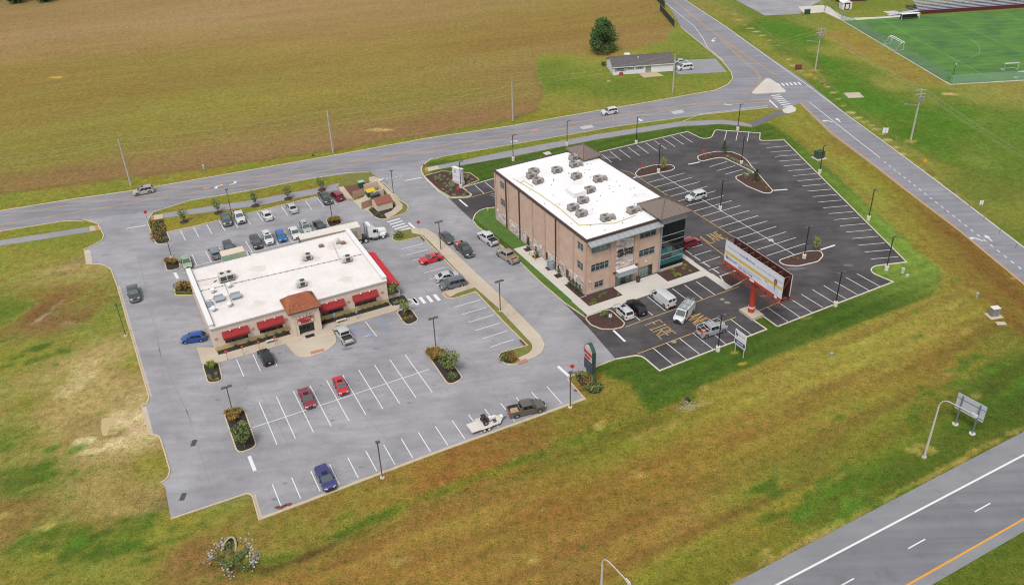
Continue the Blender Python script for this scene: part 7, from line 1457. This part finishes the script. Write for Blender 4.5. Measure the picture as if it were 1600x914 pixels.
def goal(label, pts, w, h, dep, rz, col=M_gw, netm=None):
    t = thing('football_goal', label, 'goal', pts, rz, 'football goals'); r = .12
    m = MB(); m.tube([(-w/2,0,0),(-w/2,0,h),(w/2,0,h),(w/2,0,0)], r, 6); m.build('frame', col, t)
    for s in (-1, 1): m = MB(); m.tube([(s*w/2,0,h),(s*w/2,dep*.35,h),(s*w/2,dep,.05),(s*w/2,0,.05)], r*.8, 5); m.build('side_frame', col, t)
    m = MB(); m.tube([(-w/2,dep*.35,h),(w/2,dep*.35,h)], r*.7, 5); m.tube([(-w/2,dep,.06),(w/2,dep,.06)], r*.8, 5); m.build('back_bar', col, t)
    MB().quad((-w/2,dep*.35,h-.02),(w/2,dep*.35,h-.02),(w/2,dep,.1),(-w/2,dep,.1)).build('net', M_net, t)
    return t
gA, gB = G(*zU([(690,290)])[0]), G(*zU([(785,355)])[0]); an = atan2(gB.y-gA.y, gB.x-gA.x)
goal('large white football goal leaning behind the long fence side', tuple((G(1386,68)+G(1417,79))/2), 7.3, 2.44, 2.6, radians(-82)+pi); goal('small goal with grey frame near the right edge, inside the fence', tuple(G(1579,110)), 4.2, 2.0, 1.6, radians(4), mat('goal_grey', ph('c9cfca'), .5)); goal('white goal cut off by the right edge of the picture', tuple(G(1600,123)), 4.2, 2.0, 1.6, radians(4))
p = C1+e1*.5+e2*.6; t = thing('floodlight', 'slim dark lamp post inside the fence corner of the playing field', 'lamp post', (p.x, p.y, 0)); m = MB(); m.cyl(0,0,-.1,5.6,.08,8); m.build('pole', mat('pole_greenblack', ph('2c3a34'), .6), t); m = MB(); m.tube([(0,0,5.6),(.25,-.1,5.75)], .16, 10, .22); m.build('lamp_head', mat('head_white', ph('dfe6e2'), .5), t)
# concrete walks, lot, grandstand, sheds
slab('pavement', zU([(205,85),(225,40),(260,60),(330,110),(400,128),(640,118),(690,108),(620,82),(705,78),(745,92),(870,100),(872,112),(470,140),(340,148),(240,100)]), .05, M_concw); slab('pavement', zU([(30,50),(210,38),(225,62),(205,88),(75,98)]), .045, M_concw)
slab('school_car_park', [(1140,-8),(1150,1),(1175,14),(1195,25),(1250,22),(1262,12),(1290,-2),(1300,-14)], .03, M_old); 
for k in range(5): line(bpy.data.objects['school_car_park'], (1262+k*5,7),(1272+k*5,2), .045, M_wht2)
A, B = G(1436,23), G(1600,12.5); d = (B-A); an = atan2(d.y, d.x); gs = thing('grandstand', 'long metal grandstand with maroon front beside the playing field', 'grandstand', tuple(A), an); LG = 75.; M_mar = mat('maroon_panel', ph('5a1c30'), .6, var=.06); M_alu = mat('bench_aluminium', ph('c2c3ce'), .6, 0., var=.05)
for k in range(25): MB().box(k*3.0+.02,k*3.0+2.98,-.05,.05,.1,1.35).build('front_panel', M_mar, gs)
for k in range(12):
    z = 1.3+k*.3; y = .7+k*.75; MB().box(0,LG,y-.4,y+.36,z-.12,z-.04).build('deck_plank', M_alu, gs); MB().box(0,LG,y+.05,y+.35,z+.3,z+.35).build('bench_plank', M_alu, gs)
for k in range(26): MB().box(k*3-.04,k*3+.04,.2,9.4,0,1.1).build('support', M_greyd, gs); 
for k in (4, 9, 14, 19, 24): MB().box(k*3,k*3+1.2,.1,9.3,4.7 if False else 1.19+.0,1.2).build('aisle', M_alu, gs) if False else None
m = MB(); m.tube([(0,.1,2.2),(LG,.1,2.2)], .03, 5); [m.tube([(k*3,.1,1.2),(k*3,.1,2.2)], .025, 5) for k in range(26)]; m.build('front_rail', M_galv, gs)
rp = MB(); rp.hexa([(-11,.2,.1),(0,.2,1.2),(0,1.9,1.2),(-11,1.9,.1)], [(-11,.2,.18),(0,.2,1.28),(0,1.9,1.28),(-11,1.9,.18)]); rp.build('ramp', M_alu, gs); m = MB()
for y in (.2, 1.9): m.tube([(-11,y,1.2),(0,y,2.3)], .03, 5); [m.tube([(-11+k*1.1,y,.15+k*.11),(-11+k*1.1,y,1.2+k*.11)], .025, 5) for k in range(11)]
m.build('ramp_rail', M_galv, gs)
q = G(1422,31); t = thing('team_shelter', 'small white frame bench shelter at the edge of the playing field', 'shelter', (q.x, q.y, 0), an); [MB().tube([(x,0,0),(x,0,1.9)], .07, 6).build('post', M_gw, t) for x in (-3.2,3.2)]; MB().box(-3.4,3.4,-.1,1.4,1.9,2.0).build('roof', M_gw, t); MB().box(-2.9,2.9,.3,.7,.4,.5).build('bench', M_greyd, t); MB().box(-3.1,3.1,1.2,1.3,.1,1.5).build('back_panel', M_black, t); [MB().box(x-.05,x+.05,.35,.65,0,.4).build('leg', M_greyd, t) for x in (-2.5,2.5)]
q = G(1323,15.5); t = thing('garden_shed', 'small white shed with maroon trim beside the playing field', 'shed', (q.x, q.y, 0), radians(4)); MB().box(-1.7,1.7,0,3.2,0,2.4).build('wall', M_sid, t); m = MB(); m.hexa([(-1.9,-.2,2.4),(1.9,-.2,2.4),(1.9,3.4,2.4),(-1.9,3.4,2.4)], [(-.02,-.2,3.4),(.02,-.2,3.4),(.02,3.4,3.4),(-.02,3.4,3.4)]); m.build('roof', M_white, t); MB().box(-1.0,1.0,-.05,-.003,.02,2.3).build('door', M_mar, t); MB().box(-.6,.6,-.08,-.051,.3,1.9).build('door_panel', M_sid, t)
q = G(1330,3); t = thing('maroon_kiosk', 'maroon kiosk building behind the small white shed', 'building', (q.x, q.y, 0), radians(4)); MB().box(-5,6,0,6,0,3.0).build('wall', M_mar, t); MB().box(-5.4,6.4,-.4,6.4,3.0,3.2).build('roof', M_white, t); MB().box(-3,-1,-.04,-.003,1.,2.2).build('serving_hatch', M_white, t)
q = G(1261,22.5); t = thing('wheelie_bin', 'dark green wheeled bins at the corner of the school lot', 'bin', (q.x, q.y, 0), .1); MB().box(-.9,.9,-.5,.5,.1,1.5).build('bin_body', mat('bin_green', ph('1f4a3c'), .6), t); MB().box(-.95,.95,-.55,.55,1.5,1.65).build('lid', mat('bin_lid', ph('2f6a58'), .6), t); [MB().tube([(x,-.45,.12),(x,.45,.12)], .12, 8).build('wheel', M_tyre, t) for x in (-.7,.7)]
gt = thing('gate_fence', 'galvanised fence with gate between the school lot and the walk', 'fence'); P_ = [G(*p) for p in ((1287,22),(1291,10),(1302,16),(1314,31))]
for a, b in zip(P_, P_[1:]):
    n = max(1, int((b-a).length/3)); 
    for i in range(n+1): p = a.lerp(b, i/n); m = MB(); m.cyl(p.x,p.y,-.05,2.2,.05,6); m.build('fence_post', M_galv, gt)
    m = MB(); [m.tube([(a.x,a.y,z),(b.x,b.y,z)], .03, 5) for z in (.3,1.2,2.15)]; m.build('rail', M_galv, gt)
# ================================================================== dumpster yard
da = RA; q = G(*zV([(640,395)])[0]); M_dw = mat('yard_stucco', ph('e0cdb8'), .9, var=.05); M_dg = mat('yard_gate', ph('b8937c'), .8, var=.08)
p_ = [G(*x) for x in zV([(530,305),(695,250),(760,350),(640,395)])]
yd = thing('dumpster_enclosure', 'tan walled dumpster enclosure with open gates', 'enclosure')
for a, b in ((0,1),(1,2),(2,3)):
    A, B = p_[a], p_[b]; m = MB(); m.strip([A, B], .2, 1.75, 0.05); m.build('wall', M_dw, yd)
for a, b in (((395,390),(530,352)),((500,520),(628,470))):
    A, B = G(*zV([a])[0]), G(*zV([b])[0]); d = B-A
    for i in range(4): P, Q = A.lerp(B, i/4), A.lerp(B, (i+1)/4); m = MB(); m.strip([P.lerp(Q,.04), P.lerp(Q,.96)], .08, 1.75, .15); m.build('gate_board', M_dg, yd)
q1, q2, q3 = [G(*x) for x in zV([(690,548),(870,500),(630,490)])]
ex = q2-q1; an = atan2(ex.y, ex.x); ln = ex.length; sh = thing('storage_shed', 'small cream storage shed with brown roof beside the dumpsters', 'shed', tuple(q1), an); dp = 3.2
m = MB(); m.box(0,ln,0,dp,0,1.9); m.quad((0,0,1.9),(0,dp,1.9),(0,dp*.5,2.7)); m.quad((ln,0,1.9),(ln,dp*.5,2.7),(ln,dp,1.9)); m.build('wall', M_dw, sh)
for s in (0, 1): m = MB(); y0 = -.2 if s == 0 else dp+.2; m.hexa([(-.15,y0,1.78),(ln+.15,y0,1.78),(ln+.15,dp/2,2.66),(-.15,dp/2,2.66)][::(1-2*s)], [(-.15,y0,1.88),(ln+.15,y0,1.88),(ln+.15,dp/2,2.76),(-.15,dp/2,2.76)][::(1-2*s)]); m.build('roof_slope', mat('shed_roof_brown', ph('8e5346'), .8, var=.08), sh)
for pt, lidc, lab in (((605,330),'e0bd1a','green dumpster with bright yellow lid inside the tan enclosure'),((655,365),'55585c','dark dumpster with grey lid in front of the yellow lidded one')):
    q = G(*zV([pt])[0], .6); t = thing('dumpster', lab, 'dumpster', (q.x, q.y, .1), an); MB().hexa([(-.9,-.6,.1),(.9,-.6,.1),(.9,.6,.1),(-.9,.6,.1)], [(-1.,-.75,1.3),(1.,-.75,1.3),(1.,.75,1.45),(-1.,.75,1.45)]).build('container', M_teal if 'yellow' in lab[:40] else mat('dumpster_dark', ph('36504a'), .6), t); MB().hexa([(-1.03,-.8,1.3),(1.03,-.8,1.3),(1.03,.8,1.45),(-1.03,.8,1.45)], [(-1.03,-.8,1.37),(1.03,-.8,1.37),(1.03,.8,1.55),(-1.03,.8,1.55)]).build('lid', mat('lid_'+lidc, ph(lidc), .5), t); [MB().box(s*.95-.08,s*.95+.08,-.5,.5,.5,.65).build('lift_pocket', M_greyd, t) for s in (-1,1)]; [MB().cyl(x,y,0,.11,.09,8).build('caster', M_tyre, t) for x in (-.8,.8) for y in (-.5,.5)]
t = thing('backflow_pipe', 'white pipework cover at the road corner above the dumpster yard', 'pipe', tuple(G(594,287)), .8); m = MB(); m.tube([(-1.2,0,0),(-1.1,0,.8),(1.1,0,.8),(1.2,0,0)], .16, 8); m.build('pipe', M_white, t)
# ================================================================== plants
LG_ = [mat('leaf_dark', ph('46562a'), .8), mat('leaf_mid', ph('68783a'), .8), mat('leaf_light', ph('8e9a54'), .8)]
LB = [mat('bush_rust', ph('8a6234'), .85), mat('bush_gold', ph('b08c3e'), .85), mat('bush_olive', ph('6c6a30'), .85)]
LT = [mat('tree_deep', ph('2c4a24'), .8), mat('tree_mid', ph('40632e'), .8), mat('tree_pale', ph('5f7f3a'), .8)]
LP_ = [mat('pale_green', ph('8aa06c'), .85), mat('blue_green', ph('6f9078'), .85), mat('pale_gold', ph('b0a864'), .85)]
LE = [mat('evergreen_a', ph('35542a'), .8), mat('evergreen_b', ph('47682f'), .8), mat('evergreen_c', ph('2a4522'), .8)]
LL = [mat('lime_leaf', ph('8c9a34'), .8), mat('lime_dark', ph('6c7c2a'), .8), mat('lime_lt', ph('a8b048'), .8)]
M_bark = mat('bark', ph('7a6a5a'), .95, var=.15, scale=5.)
def bush_mesh(mats, n=220, size=.13, flat=1., shell=.5):
    m = MB(); m.k = 0
    for k in range(6):
        a = 2*pi*k/6; m.leaves((.45*cos(a), .45*sin(a), .5*flat), (.55, .55, .5*flat), n//7, size, (0, 1, 2), shell)
    m.leaves((0, 0, .55*flat), (.7, .7, .5*flat), n-6*(n//7), size, (0, 1, 2), shell); return m.mesh('foliage', mats)
BM = {}
def bush(name, label, pos, r, h, kind, group=None, z=.14, cat='shrub'):
    if kind not in BM: BM[kind] = [bush_mesh({'g': LG_, 'b': LB, 'p': LP_, 'e': LE, 'l': LL}[kind]) for _ in range(3)]
    p = pos if isinstance(pos, Vector) else G(*pos)
    o = obj(name, random.choice(BM[kind]), None, (p.x, p.y, z-.03), random.random()*6); o.scale = (r*random.uniform(.9, 1.1), r*random.uniform(.9, 1.1), h); return tag(o, label, cat, group)
def grass_mesh(mats, n=170, h=1.):
    m = MB()
    for i in range(n):
        a = random.random()*2*pi; r = random.random()**.5*.35; b = random.uniform(.3, .75); x, y = r*cos(a), r*sin(a); hx_, hy_ = x+b*cos(a), y+b*sin(a); zt = h*random.uniform(.55, 1.); w = .035; m.k = int(random.random()*3)
        m.quad((x-w*sin(a), y+w*cos(a), 0), (x+w*sin(a), y-w*cos(a), 0), ((x+hx_)/2+w*sin(a), (y+hy_)/2-w*cos(a), zt*.85), ((x+hx_)/2-w*sin(a), (y+hy_)/2+w*cos(a), zt*.85)); m.quad(((x+hx_)/2-w*sin(a), (y+hy_)/2+w*cos(a), zt*.85), ((x+hx_)/2+w*sin(a), (y+hy_)/2-w*cos(a), zt*.85), (hx_, hy_, zt*.8))
    return m.mesh('foliage', mats)
GM = {}
def tuft(label, pos, r, h, kind='b', group=None, z=.14):
    if kind not in GM: GM[kind] = [grass_mesh({'b': LB, 'g': LG_, 'l': LL}[kind]) for _ in range(2)]
    p = pos if isinstance(pos, Vector) else G(*pos); o = obj('feather_plant', random.choice(GM[kind]), None, (p.x, p.y, z-.03), random.random()*6); o.scale = (r, r, h); return tag(o, label, 'plant', group)
def tree(name, label, base, h, r, mats, n, size, trunk=.12, th=.4, group=None, z=.1, clumps=12, multi=1, cat='tree', shape='round'):
    p = base if isinstance(base, Vector) else G(*base); t = thing(name, label, cat, (p.x, p.y, z), random.random()*6, group); m = MB()
    for k in range(multi):
        a = 2*pi*k/max(1, multi); dx_, dy_ = (.25*r*cos(a), .25*r*sin(a)) if multi > 1 else (0, 0); m.tube([(dx_*.2,dy_*.2,-.1),(dx_*.6,dy_*.6,h*th*.6),(dx_,dy_,h*th),(dx_*1.5,dy_*1.5,h*.8)], trunk, 7, trunk*.35)
    cs = []
    for k in range(clumps):
        u = (k+.5)/clumps; zc = h*(th+(1-th)*u*.88); a = k*2.4+random.random(); 
        rr = r*(.75*sin(pi*min(1, .12+.88*(1-u)**.75))) if shape == 'round' else (r*1.0*min(1, u*3+.7)*(1-u*u)**.6*(.3+.85*random.random()**.6) if shape == 'oak' else r*(1-u)*.85)
        cs.append((rr*cos(a)*.8, rr*sin(a)*.8, zc))
        m.tube([(0,0,max(h*th*.5, zc-h*.2)), cs[-1]], trunk*.35, 4, trunk*.1)
    m.build('trunk', M_bark, t); m = MB()
    for i, c in enumerate(cs):
        u = (i+.5)/clumps; cr = (r*.5 if shape == 'round' else r*random.uniform(.17, .34) if shape == 'oak' else r*(.28+.34*(1-u))); m.leaves(c, (cr, cr, cr*.85), n//clumps, size, (0, 1, 2) if i % 3 else (1, 2, 2), .45)
    m.build('crown', mats, t); return t
# ================================================================== culvert and stones
c_ = G(356,856); t = thing('culvert_pipe', 'concrete culvert end section opening into the ditch', 'culvert', (c_.x, c_.y, -.75), radians(-8)); m = MB(); rim = [(-.95,0,.0)]+[(.95*cos(a_), 1.9*max(0, sin(a_))*.9+.0, .15+1.0*sin(a_)) for a_ in np.linspace(pi, 0, 11)]+[(.95,0,0)]
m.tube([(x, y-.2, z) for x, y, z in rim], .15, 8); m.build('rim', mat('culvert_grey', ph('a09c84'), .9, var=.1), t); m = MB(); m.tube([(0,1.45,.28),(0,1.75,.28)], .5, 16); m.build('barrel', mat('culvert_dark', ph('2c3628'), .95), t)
m = MB()
for a, b in zip(rim, rim[1:]): m.quad((a[0],a[1]-.2,a[2]),(b[0],b[1]-.2,b[2]),(b[0]*.6,1.6,.1+b[2]*.6),(a[0]*.6,1.6,.1+a[2]*.6))
m.build('throat', mat('culvert_moss', ph('4a5c3a'), .95, var=.2), t); m = MB(); m.poly([(-.95,-.2),(.95,-.2),(.57,1.6),(-.57,1.6)], .03); m.build('floor', mat('culvert_floor', ph('6a6450'), .95, var=.15), t)
M_rip = [mat('riprap_a', ph('a09b92'), .9, var=.08), mat('riprap_b', ph('847f78'), .9, var=.08), mat('riprap_c', ph('b4aea6'), .9, var=.06)]
def rock_mesh():
    bm = bmesh.new(); bmesh.ops.create_icosphere(bm, subdivisions=1, radius=1.)
    for v in bm.verts: v.co *= random.uniform(.7, 1.2); v.co.z *= .7
    me = bpy.data.meshes.new('stone'); bm.to_mesh(me); bm.free(); return me
rk = [rock_mesh() for _ in range(6)]; [r.materials.append(M_rip[i % 3]) for i, r in enumerate(rk)]
rp_ = tag(obj('riprap', None), kind='structure')
for seg, n in ((((328,862),(340,850),(352,846)), 46), (((326,875),(329,862)), 26), (((378,838),(388,846),(391,856)), 90), (((391,856),(398,868),(395,882)), 60), (((352,880),(362,900)), 22)):
    P_ = [G(*p) for p in seg]
    for i in range(n):
        u = random.random()*(len(P_)-1); k = int(u); p = P_[k].lerp(P_[k+1], u-k); s = random.uniform(.08, .19); o = obj('stone', random.choice(rk), rp_, (p.x+random.gauss(0,.32), p.y+random.gauss(0,.45), .02-.25*random.random()), random.random()*6); o.scale = (s, s, s)
for i in range(16): bush('ditch_weed', 'green weed clump growing round the culvert mouth', (335+random.random()*50, 856+random.random()*32), random.uniform(.35,.8), random.uniform(.3,.6), 'g', 'weeds round the culvert mouth', -.25)
bush('ditch_weed', 'dense green plant filling the culvert opening', (357,849), .6, .7, 'g', z=-.5)
tag(MB().poly(W(zr(0, 620, .32166)([(495,103),(562,97),(567,128),(532,152),(520,190),(498,188),(490,150)]), .5), .012).build('puddle', mat('muddy_water', ph('c2ac7a'), .35, var=.05, scale=.8, spec=.6)), kind='structure')
dcap = G(1073,621); t = thing('drain_pipe_end', 'black drain pipe end in the lawn slope with spilled stones', 'pipe', (dcap.x, dcap.y, -.3), radians(-70)); m = MB(); m.tube([(0,0,.2),(.7,0,.2)], .26, 14); m.build('pipe', M_black, t)
for i in range(26): s = random.uniform(.08, .2); o = obj('stone', random.choice(rk), rp_, (dcap.x+random.gauss(.2,.8), dcap.y-1.2+random.gauss(0,.5), -.3+.1*random.random()), random.random()*6); o.scale = (s, s, s)
tree('broadleaf_tree', 'large dark green tree standing behind the white house', (941,81), 11.2, 5.2, LT, 9000, .24, .3, .1, z=0., clumps=64, shape='oak')
for c, k in (((-30,6),12.),((25,5),11.),((70,3),10.)): tree('field_edge_tree', f'dark tree at the far field edge, {["leftmost","middle","rightmost"][int((k-10)/1) if k < 12 else 0] if False else {12.:"leftmost",11.:"middle",10.:"rightmost"}[k]} of three', c, k, 5., LT, 1500, .6, .3, .1, z=0., clumps=18, group='trees at the far field edge')
GT = 'young trees on the rear verge'
for c, h, lab in (((288,347),3.0,'young tree in a mulch ring left of the green pickup'),((341,333),3.4,'young tree behind the dark green pickup'),((399,322),3.6,'young tree in a mulch ring between the white pickup and white sedan'),((450.5,311),3.2,'young tree behind the light silver sedan'),((503,297),3.0,'young tree behind the dark grey pickup at the rear row')):
    tree('young_tree', lab, c, h, 1.1, LG_, 420, .14, .05, .35, GT, .0, 8, 3); p = G(*c); tag(MB().cyl(p.x, p.y, 0, .07, .95, 12).build('mulch_ring', M_mulch), kind='structure')
tree('myrtle_tree', 'leafy small tree on the left planted island', (383,700), 4.3, 1.5, LG_, 900, .16, .06, .42, None, .13, 12, 1); tree('myrtle_tree', 'leafy small tree on the right planted island', (704,583), 4.2, 1.75, LG_, 1100, .16, .06, .35, None, .13, 12, 3)
tree('myrtle_tree', 'small green tree at the right front corner of the restaurant', (615,468), 3.6, 1.2, LG_, 700, .15, .05, .4, None, .13, 10, 2); tree('myrtle_tree', 'sparse small tree on the island beside the side crosswalk', (634,491), 2.8, 1.2, [LG_[1], LB[2], LG_[2]], 420, .15, .05, .3, None, .13, 8, 3)
for c, lab in (((682,553),'gold grass clump at the top right of the right planted island'),((672,555),'gold grass clump at the top left of the right planted island'),((690,556),'gold grass clump beside the tree of the right island'),((678,562),'gold grass clump lowest of those on the right island'),((360,650),'gold grass clump at the top left of the left island'),((372,648),'gold grass clump at the top right of the left island'),((366,657),'gold grass clump beside the tree of the left island'),((263,412),'gold grass clump left in the island by the pale green sedan'),((273,413),'gold grass clump right in the island by the pale green sedan'),((519,348),'gold grass clump left on the island behind the trailer'),((527,347),'gold grass clump right on the island behind the trailer')): tuft(lab, c, 1.15, 1.3)
for c, lab in (((282,452),'rust bush left in the yellow kerbed bed at the restaurant wall'),((290,450),'rust bush middle in the yellow kerbed bed at the restaurant wall'),((297,453),'rust bush right in the yellow kerbed bed at the restaurant wall')): bush('shrub', lab, c, 1.2, 1.5, 'b')
for i in range(10): q = G(*zW([(262+i*22, 596+2*(i%2))])[0]); bush('edging_plant', 'pale yellow edging plant in the yellow kerbed bed', q, .3, .3, 'l', 'edging plants of the yellow kerbed bed')
bush('shrub', 'round dark bush at the tip of the side verge', (623,371), 1.35, 1.35, 'g'); bush('shrub', 'green bush at the lower end of the right planted island', (707,592), .9, 1.1, 'g'); bush('shrub', 'green bush below the tree of the left island', (378,690), 1.1, 1.2, 'g')
for c, k, r, lab in (((786,563),'g',.9,'dark bush left in the lower tip of the side verge'),((797,556),'b',.8,'golden bush at the back of the lower verge tip'),((801,564),'b',.9,'rust bush right in the lower tip of the side verge'),((790,558),'b',.6,'small rust bush in the middle of the lower verge tip')): bush('shrub', lab, c, r, r*1.1, k)
for c, k, r, lab in (((906,588),'g',1.0,'green bush left of the pylon sign posts'),((914,594),'b',1.2,'rust bush between the pylon sign posts'),((921,602),'b',1.1,'rust bush before the right pylon post'),((928,610),'g',.9,'dark bush right of the pylon sign, lower'),((935,606),'g',1.0,'dark bush farthest right under the pylon sign'),((918,609),'g',.9,'low green bush at the front of the pylon sign bed')): bush('shrub', lab, c, r, r*.95, k, z=0.)
tag(MB().prism(W([(898,588),(912,583),(940,600),(941,612),(925,616),(908,602)], 1.), 0, .06).build('mulch_bed', M_mulchd), kind='structure')
tuft('spiky green clump at the head of the left front island', (331,576), 1.1, 1.6, 'l'); 
for i in range(8): bush('shrub', 'small tan mound shrub on the left front island', (326+random.random()*14, 584+random.random()*13), .35, .4, 'b' if i % 2 else 'p', 'mounds on the left front island')
for i in range(6): bush('shrub', 'round tan mound shrub on the island beside the side crosswalk', (630+random.random()*17, 492+random.random()*12), .45, .5, 'b', 'mounds on the crosswalk island')
for i, x in enumerate((3.3,5.5,7.2,8.6,10.3,11.6)): bush('boxwood', 'clipped green ball shrub left of the restaurant entrance', rloc(x, -.7), .42, .75, 'e', 'ball shrubs left of the restaurant entrance', .17)
for i, x in enumerate((19.0,20.3,22.6,23.8,24.9,26.0,27.1,28.2,29.3,30.4)): bush('boxwood', 'clipped green ball shrub right of the restaurant entrance', rloc(x, -.7), .36, .6, 'e', 'ball shrubs right of the restaurant entrance', .17)
for i in range(9): bush('edging_plant', 'pale yellow edging plant at the right front corner of the restaurant', rloc(RW+.5+random.random()*2.4, -1.1+random.random()*.5), .32, .3, 'p', 'edging plants at the restaurant corner', .16)
gc = MB()
for i in range(60):
    p = G(*zE([(722+random.random()*60, 296+random.random()*92)])[0]); gc.leaves((p.x, p.y, .3), (.6, .6, .35), 40, .13, (0, 1, 2) if random.random() < .6 else (3, 4, 2), .4)
tag(gc.build('ground_cover', LB+LG_[:2]), 'rusty and green ground cover in the bed at the left road entrance', 'ground cover', kind='stuff')
for c in ((660,600),(700,600),(740,608),(680,580)): bush('shrub', 'low dark shrub in the bed below the storage shed', zV([c])[0], .4, .4, 'g', 'shrubs below the storage shed')
zBd = zr(640, 240, .09845)
for c in zBd([(480,370),(550,390),(650,345),(470,410),(500,440),(615,430),(420,430),(560,500),(590,540),(530,590),(590,640),(710,675),(860,680),(905,635),(940,480),(910,405),(990,435),(850,380),(925,370),(660,600),(410,390),(790,545)]): bush('shrub', 'low pale shrub in the bed around the white sign slab', c, .5, .5, 'p', 'shrubs around the white sign slab', .13)
for c in zBd([(670,470),(650,500),(680,510),(655,550),(690,530)]): bush('shrub', 'blue green shrub left of the white sign slab', c, .6, .6, 'p', 'blue green shrubs left of the sign slab', .13)
for c in zI([(828,268),(850,280),(868,290),(885,297),(905,303),(925,315),(945,325),(958,335),(945,355),(915,362),(930,370)]): bush('shrub', 'silvery green shrub along the wedge shaped island', c, .65, .55, 'p', 'silvery shrubs on the wedge island', .13)
for c in zI([(925,385),(970,408),(1010,405),(1040,440),(985,390),(705,268),(735,262)]): bush('shrub', 'small tan shrub on the wedge shaped island', c, .45, .5, 'b', 'tan shrubs on the wedge island', .13)
GE = 'young conifers of the office lot'
tree('young_conifer', 'small conifer at the bend of the wedge island', zI([(805,243)])[0], 3.2, .9, LE, 500, .12, .05, .1, GE, .13, 10, 1, 'tree', 'cone'); tree('young_conifer', 'small conifer near the point of the wedge island', zI([(980,395)])[0], 3.2, .9, LE, 500, .12, .05, .1, GE, .13, 10, 1, 'tree', 'cone')
tree('young_tree', 'small yellow green tree on the island behind the office', (1036,268), 3.4, .9, LL, 420, .13, .04, .3, None, .13, 9); tree('young_tree', 'small lime green tree at the right end of the island behind the billboard', zJ([(530,648)])[0], 3.2, .85, LL, 420, .13, .04, .25, None, .13, 9)
for c in zJ([(400,690),(425,682),(445,688),(470,665)]): bush('shrub', 'tiny shrub on the mulch island behind the billboard', c, .35, .35, 'b', 'tiny shrubs on the billboard island', .13)
for y in (20.2,16.9,8.3): tree('wall_conifer', f'slim dark conifer against the long office wall, {dict(zip((20.2,16.9,8.3),("rearmost","by the yellow guard rail","nearest the meter cabinets")))[y]}', oloc(-.8, y), 2.6, .5, LE, 260, .10, .04, .05, 'conifers along the long office wall', .16, 8, 1, 'tree', 'cone')
for y, l in ((4.2,'first'),(3.0,'second'),(1.8,'third'),(.6,'fourth')): tree('wall_conifer', f'dark conifer in the corner bed of the office, {l} from the rear', oloc(-.85, y), 2.3, .5, LE, 260, .10, .04, .05, 'conifers in the office corner bed', .16, 8, 1, 'tree', 'cone')
for i in range(9): bush('shrub', 'small green shrub in the front bed left of the office entrance', oloc(-.6+random.random()*5.6, -3.1+random.random()*2.2), .38, .4, 'g', 'shrubs left of the office entrance', .17)
for x, y in ((-1.0,-3.2),(-.5,-3.35),(.1,-3.3),(5.0,-3.2),(5.4,-2.9)): bush('edging_plant', 'yellow edging plant at the front bed left of the office entrance', oloc(x, y), .3, .3, 'l', 'yellow plants left of the office entrance', .17)
for i in range(10): bush('shrub', 'pale yellow green shrub in the bed under the glass corner', oloc(16.2+random.random()*6.6, -3.6+random.random()*2.8), .4, .45, 'l', 'shrubs under the glass corner', .17)
for c in zS([(20,420),(35,400)]): bush('shrub', 'small green shrub in the front corner bed by the drive', c, .7, .9, 'g', 'shrubs in the front corner bed', .13)
bush('shrub', 'small dark shrub on the island below the billboard', zK([(870,92)])[0], .6, .6, 'g'); bush('shrub', 'dark round bush at the left end of the white house', (943,103.5), .9, 1.5, 'e', z=0.)

ORD = 'first second third fourth fifth sixth seventh eighth ninth tenth eleventh twelfth thirteenth fourteenth fifteenth sixteenth seventeenth eighteenth nineteenth twentieth twenty-first twenty-second twenty-third'.split()
_by = {}
for o in bpy.data.objects:
    if o.parent is None and o.get('group') and o.get('label'): _by.setdefault(o['label'], []).append(o)
for lab, os_ in _by.items():
    if len(os_) > 1:
        for i, o in enumerate(sorted(os_, key=lambda o: float(proj(np.array(o.location))[0]))): o['label'] = f'{lab}, {ORD[i]} from the left'
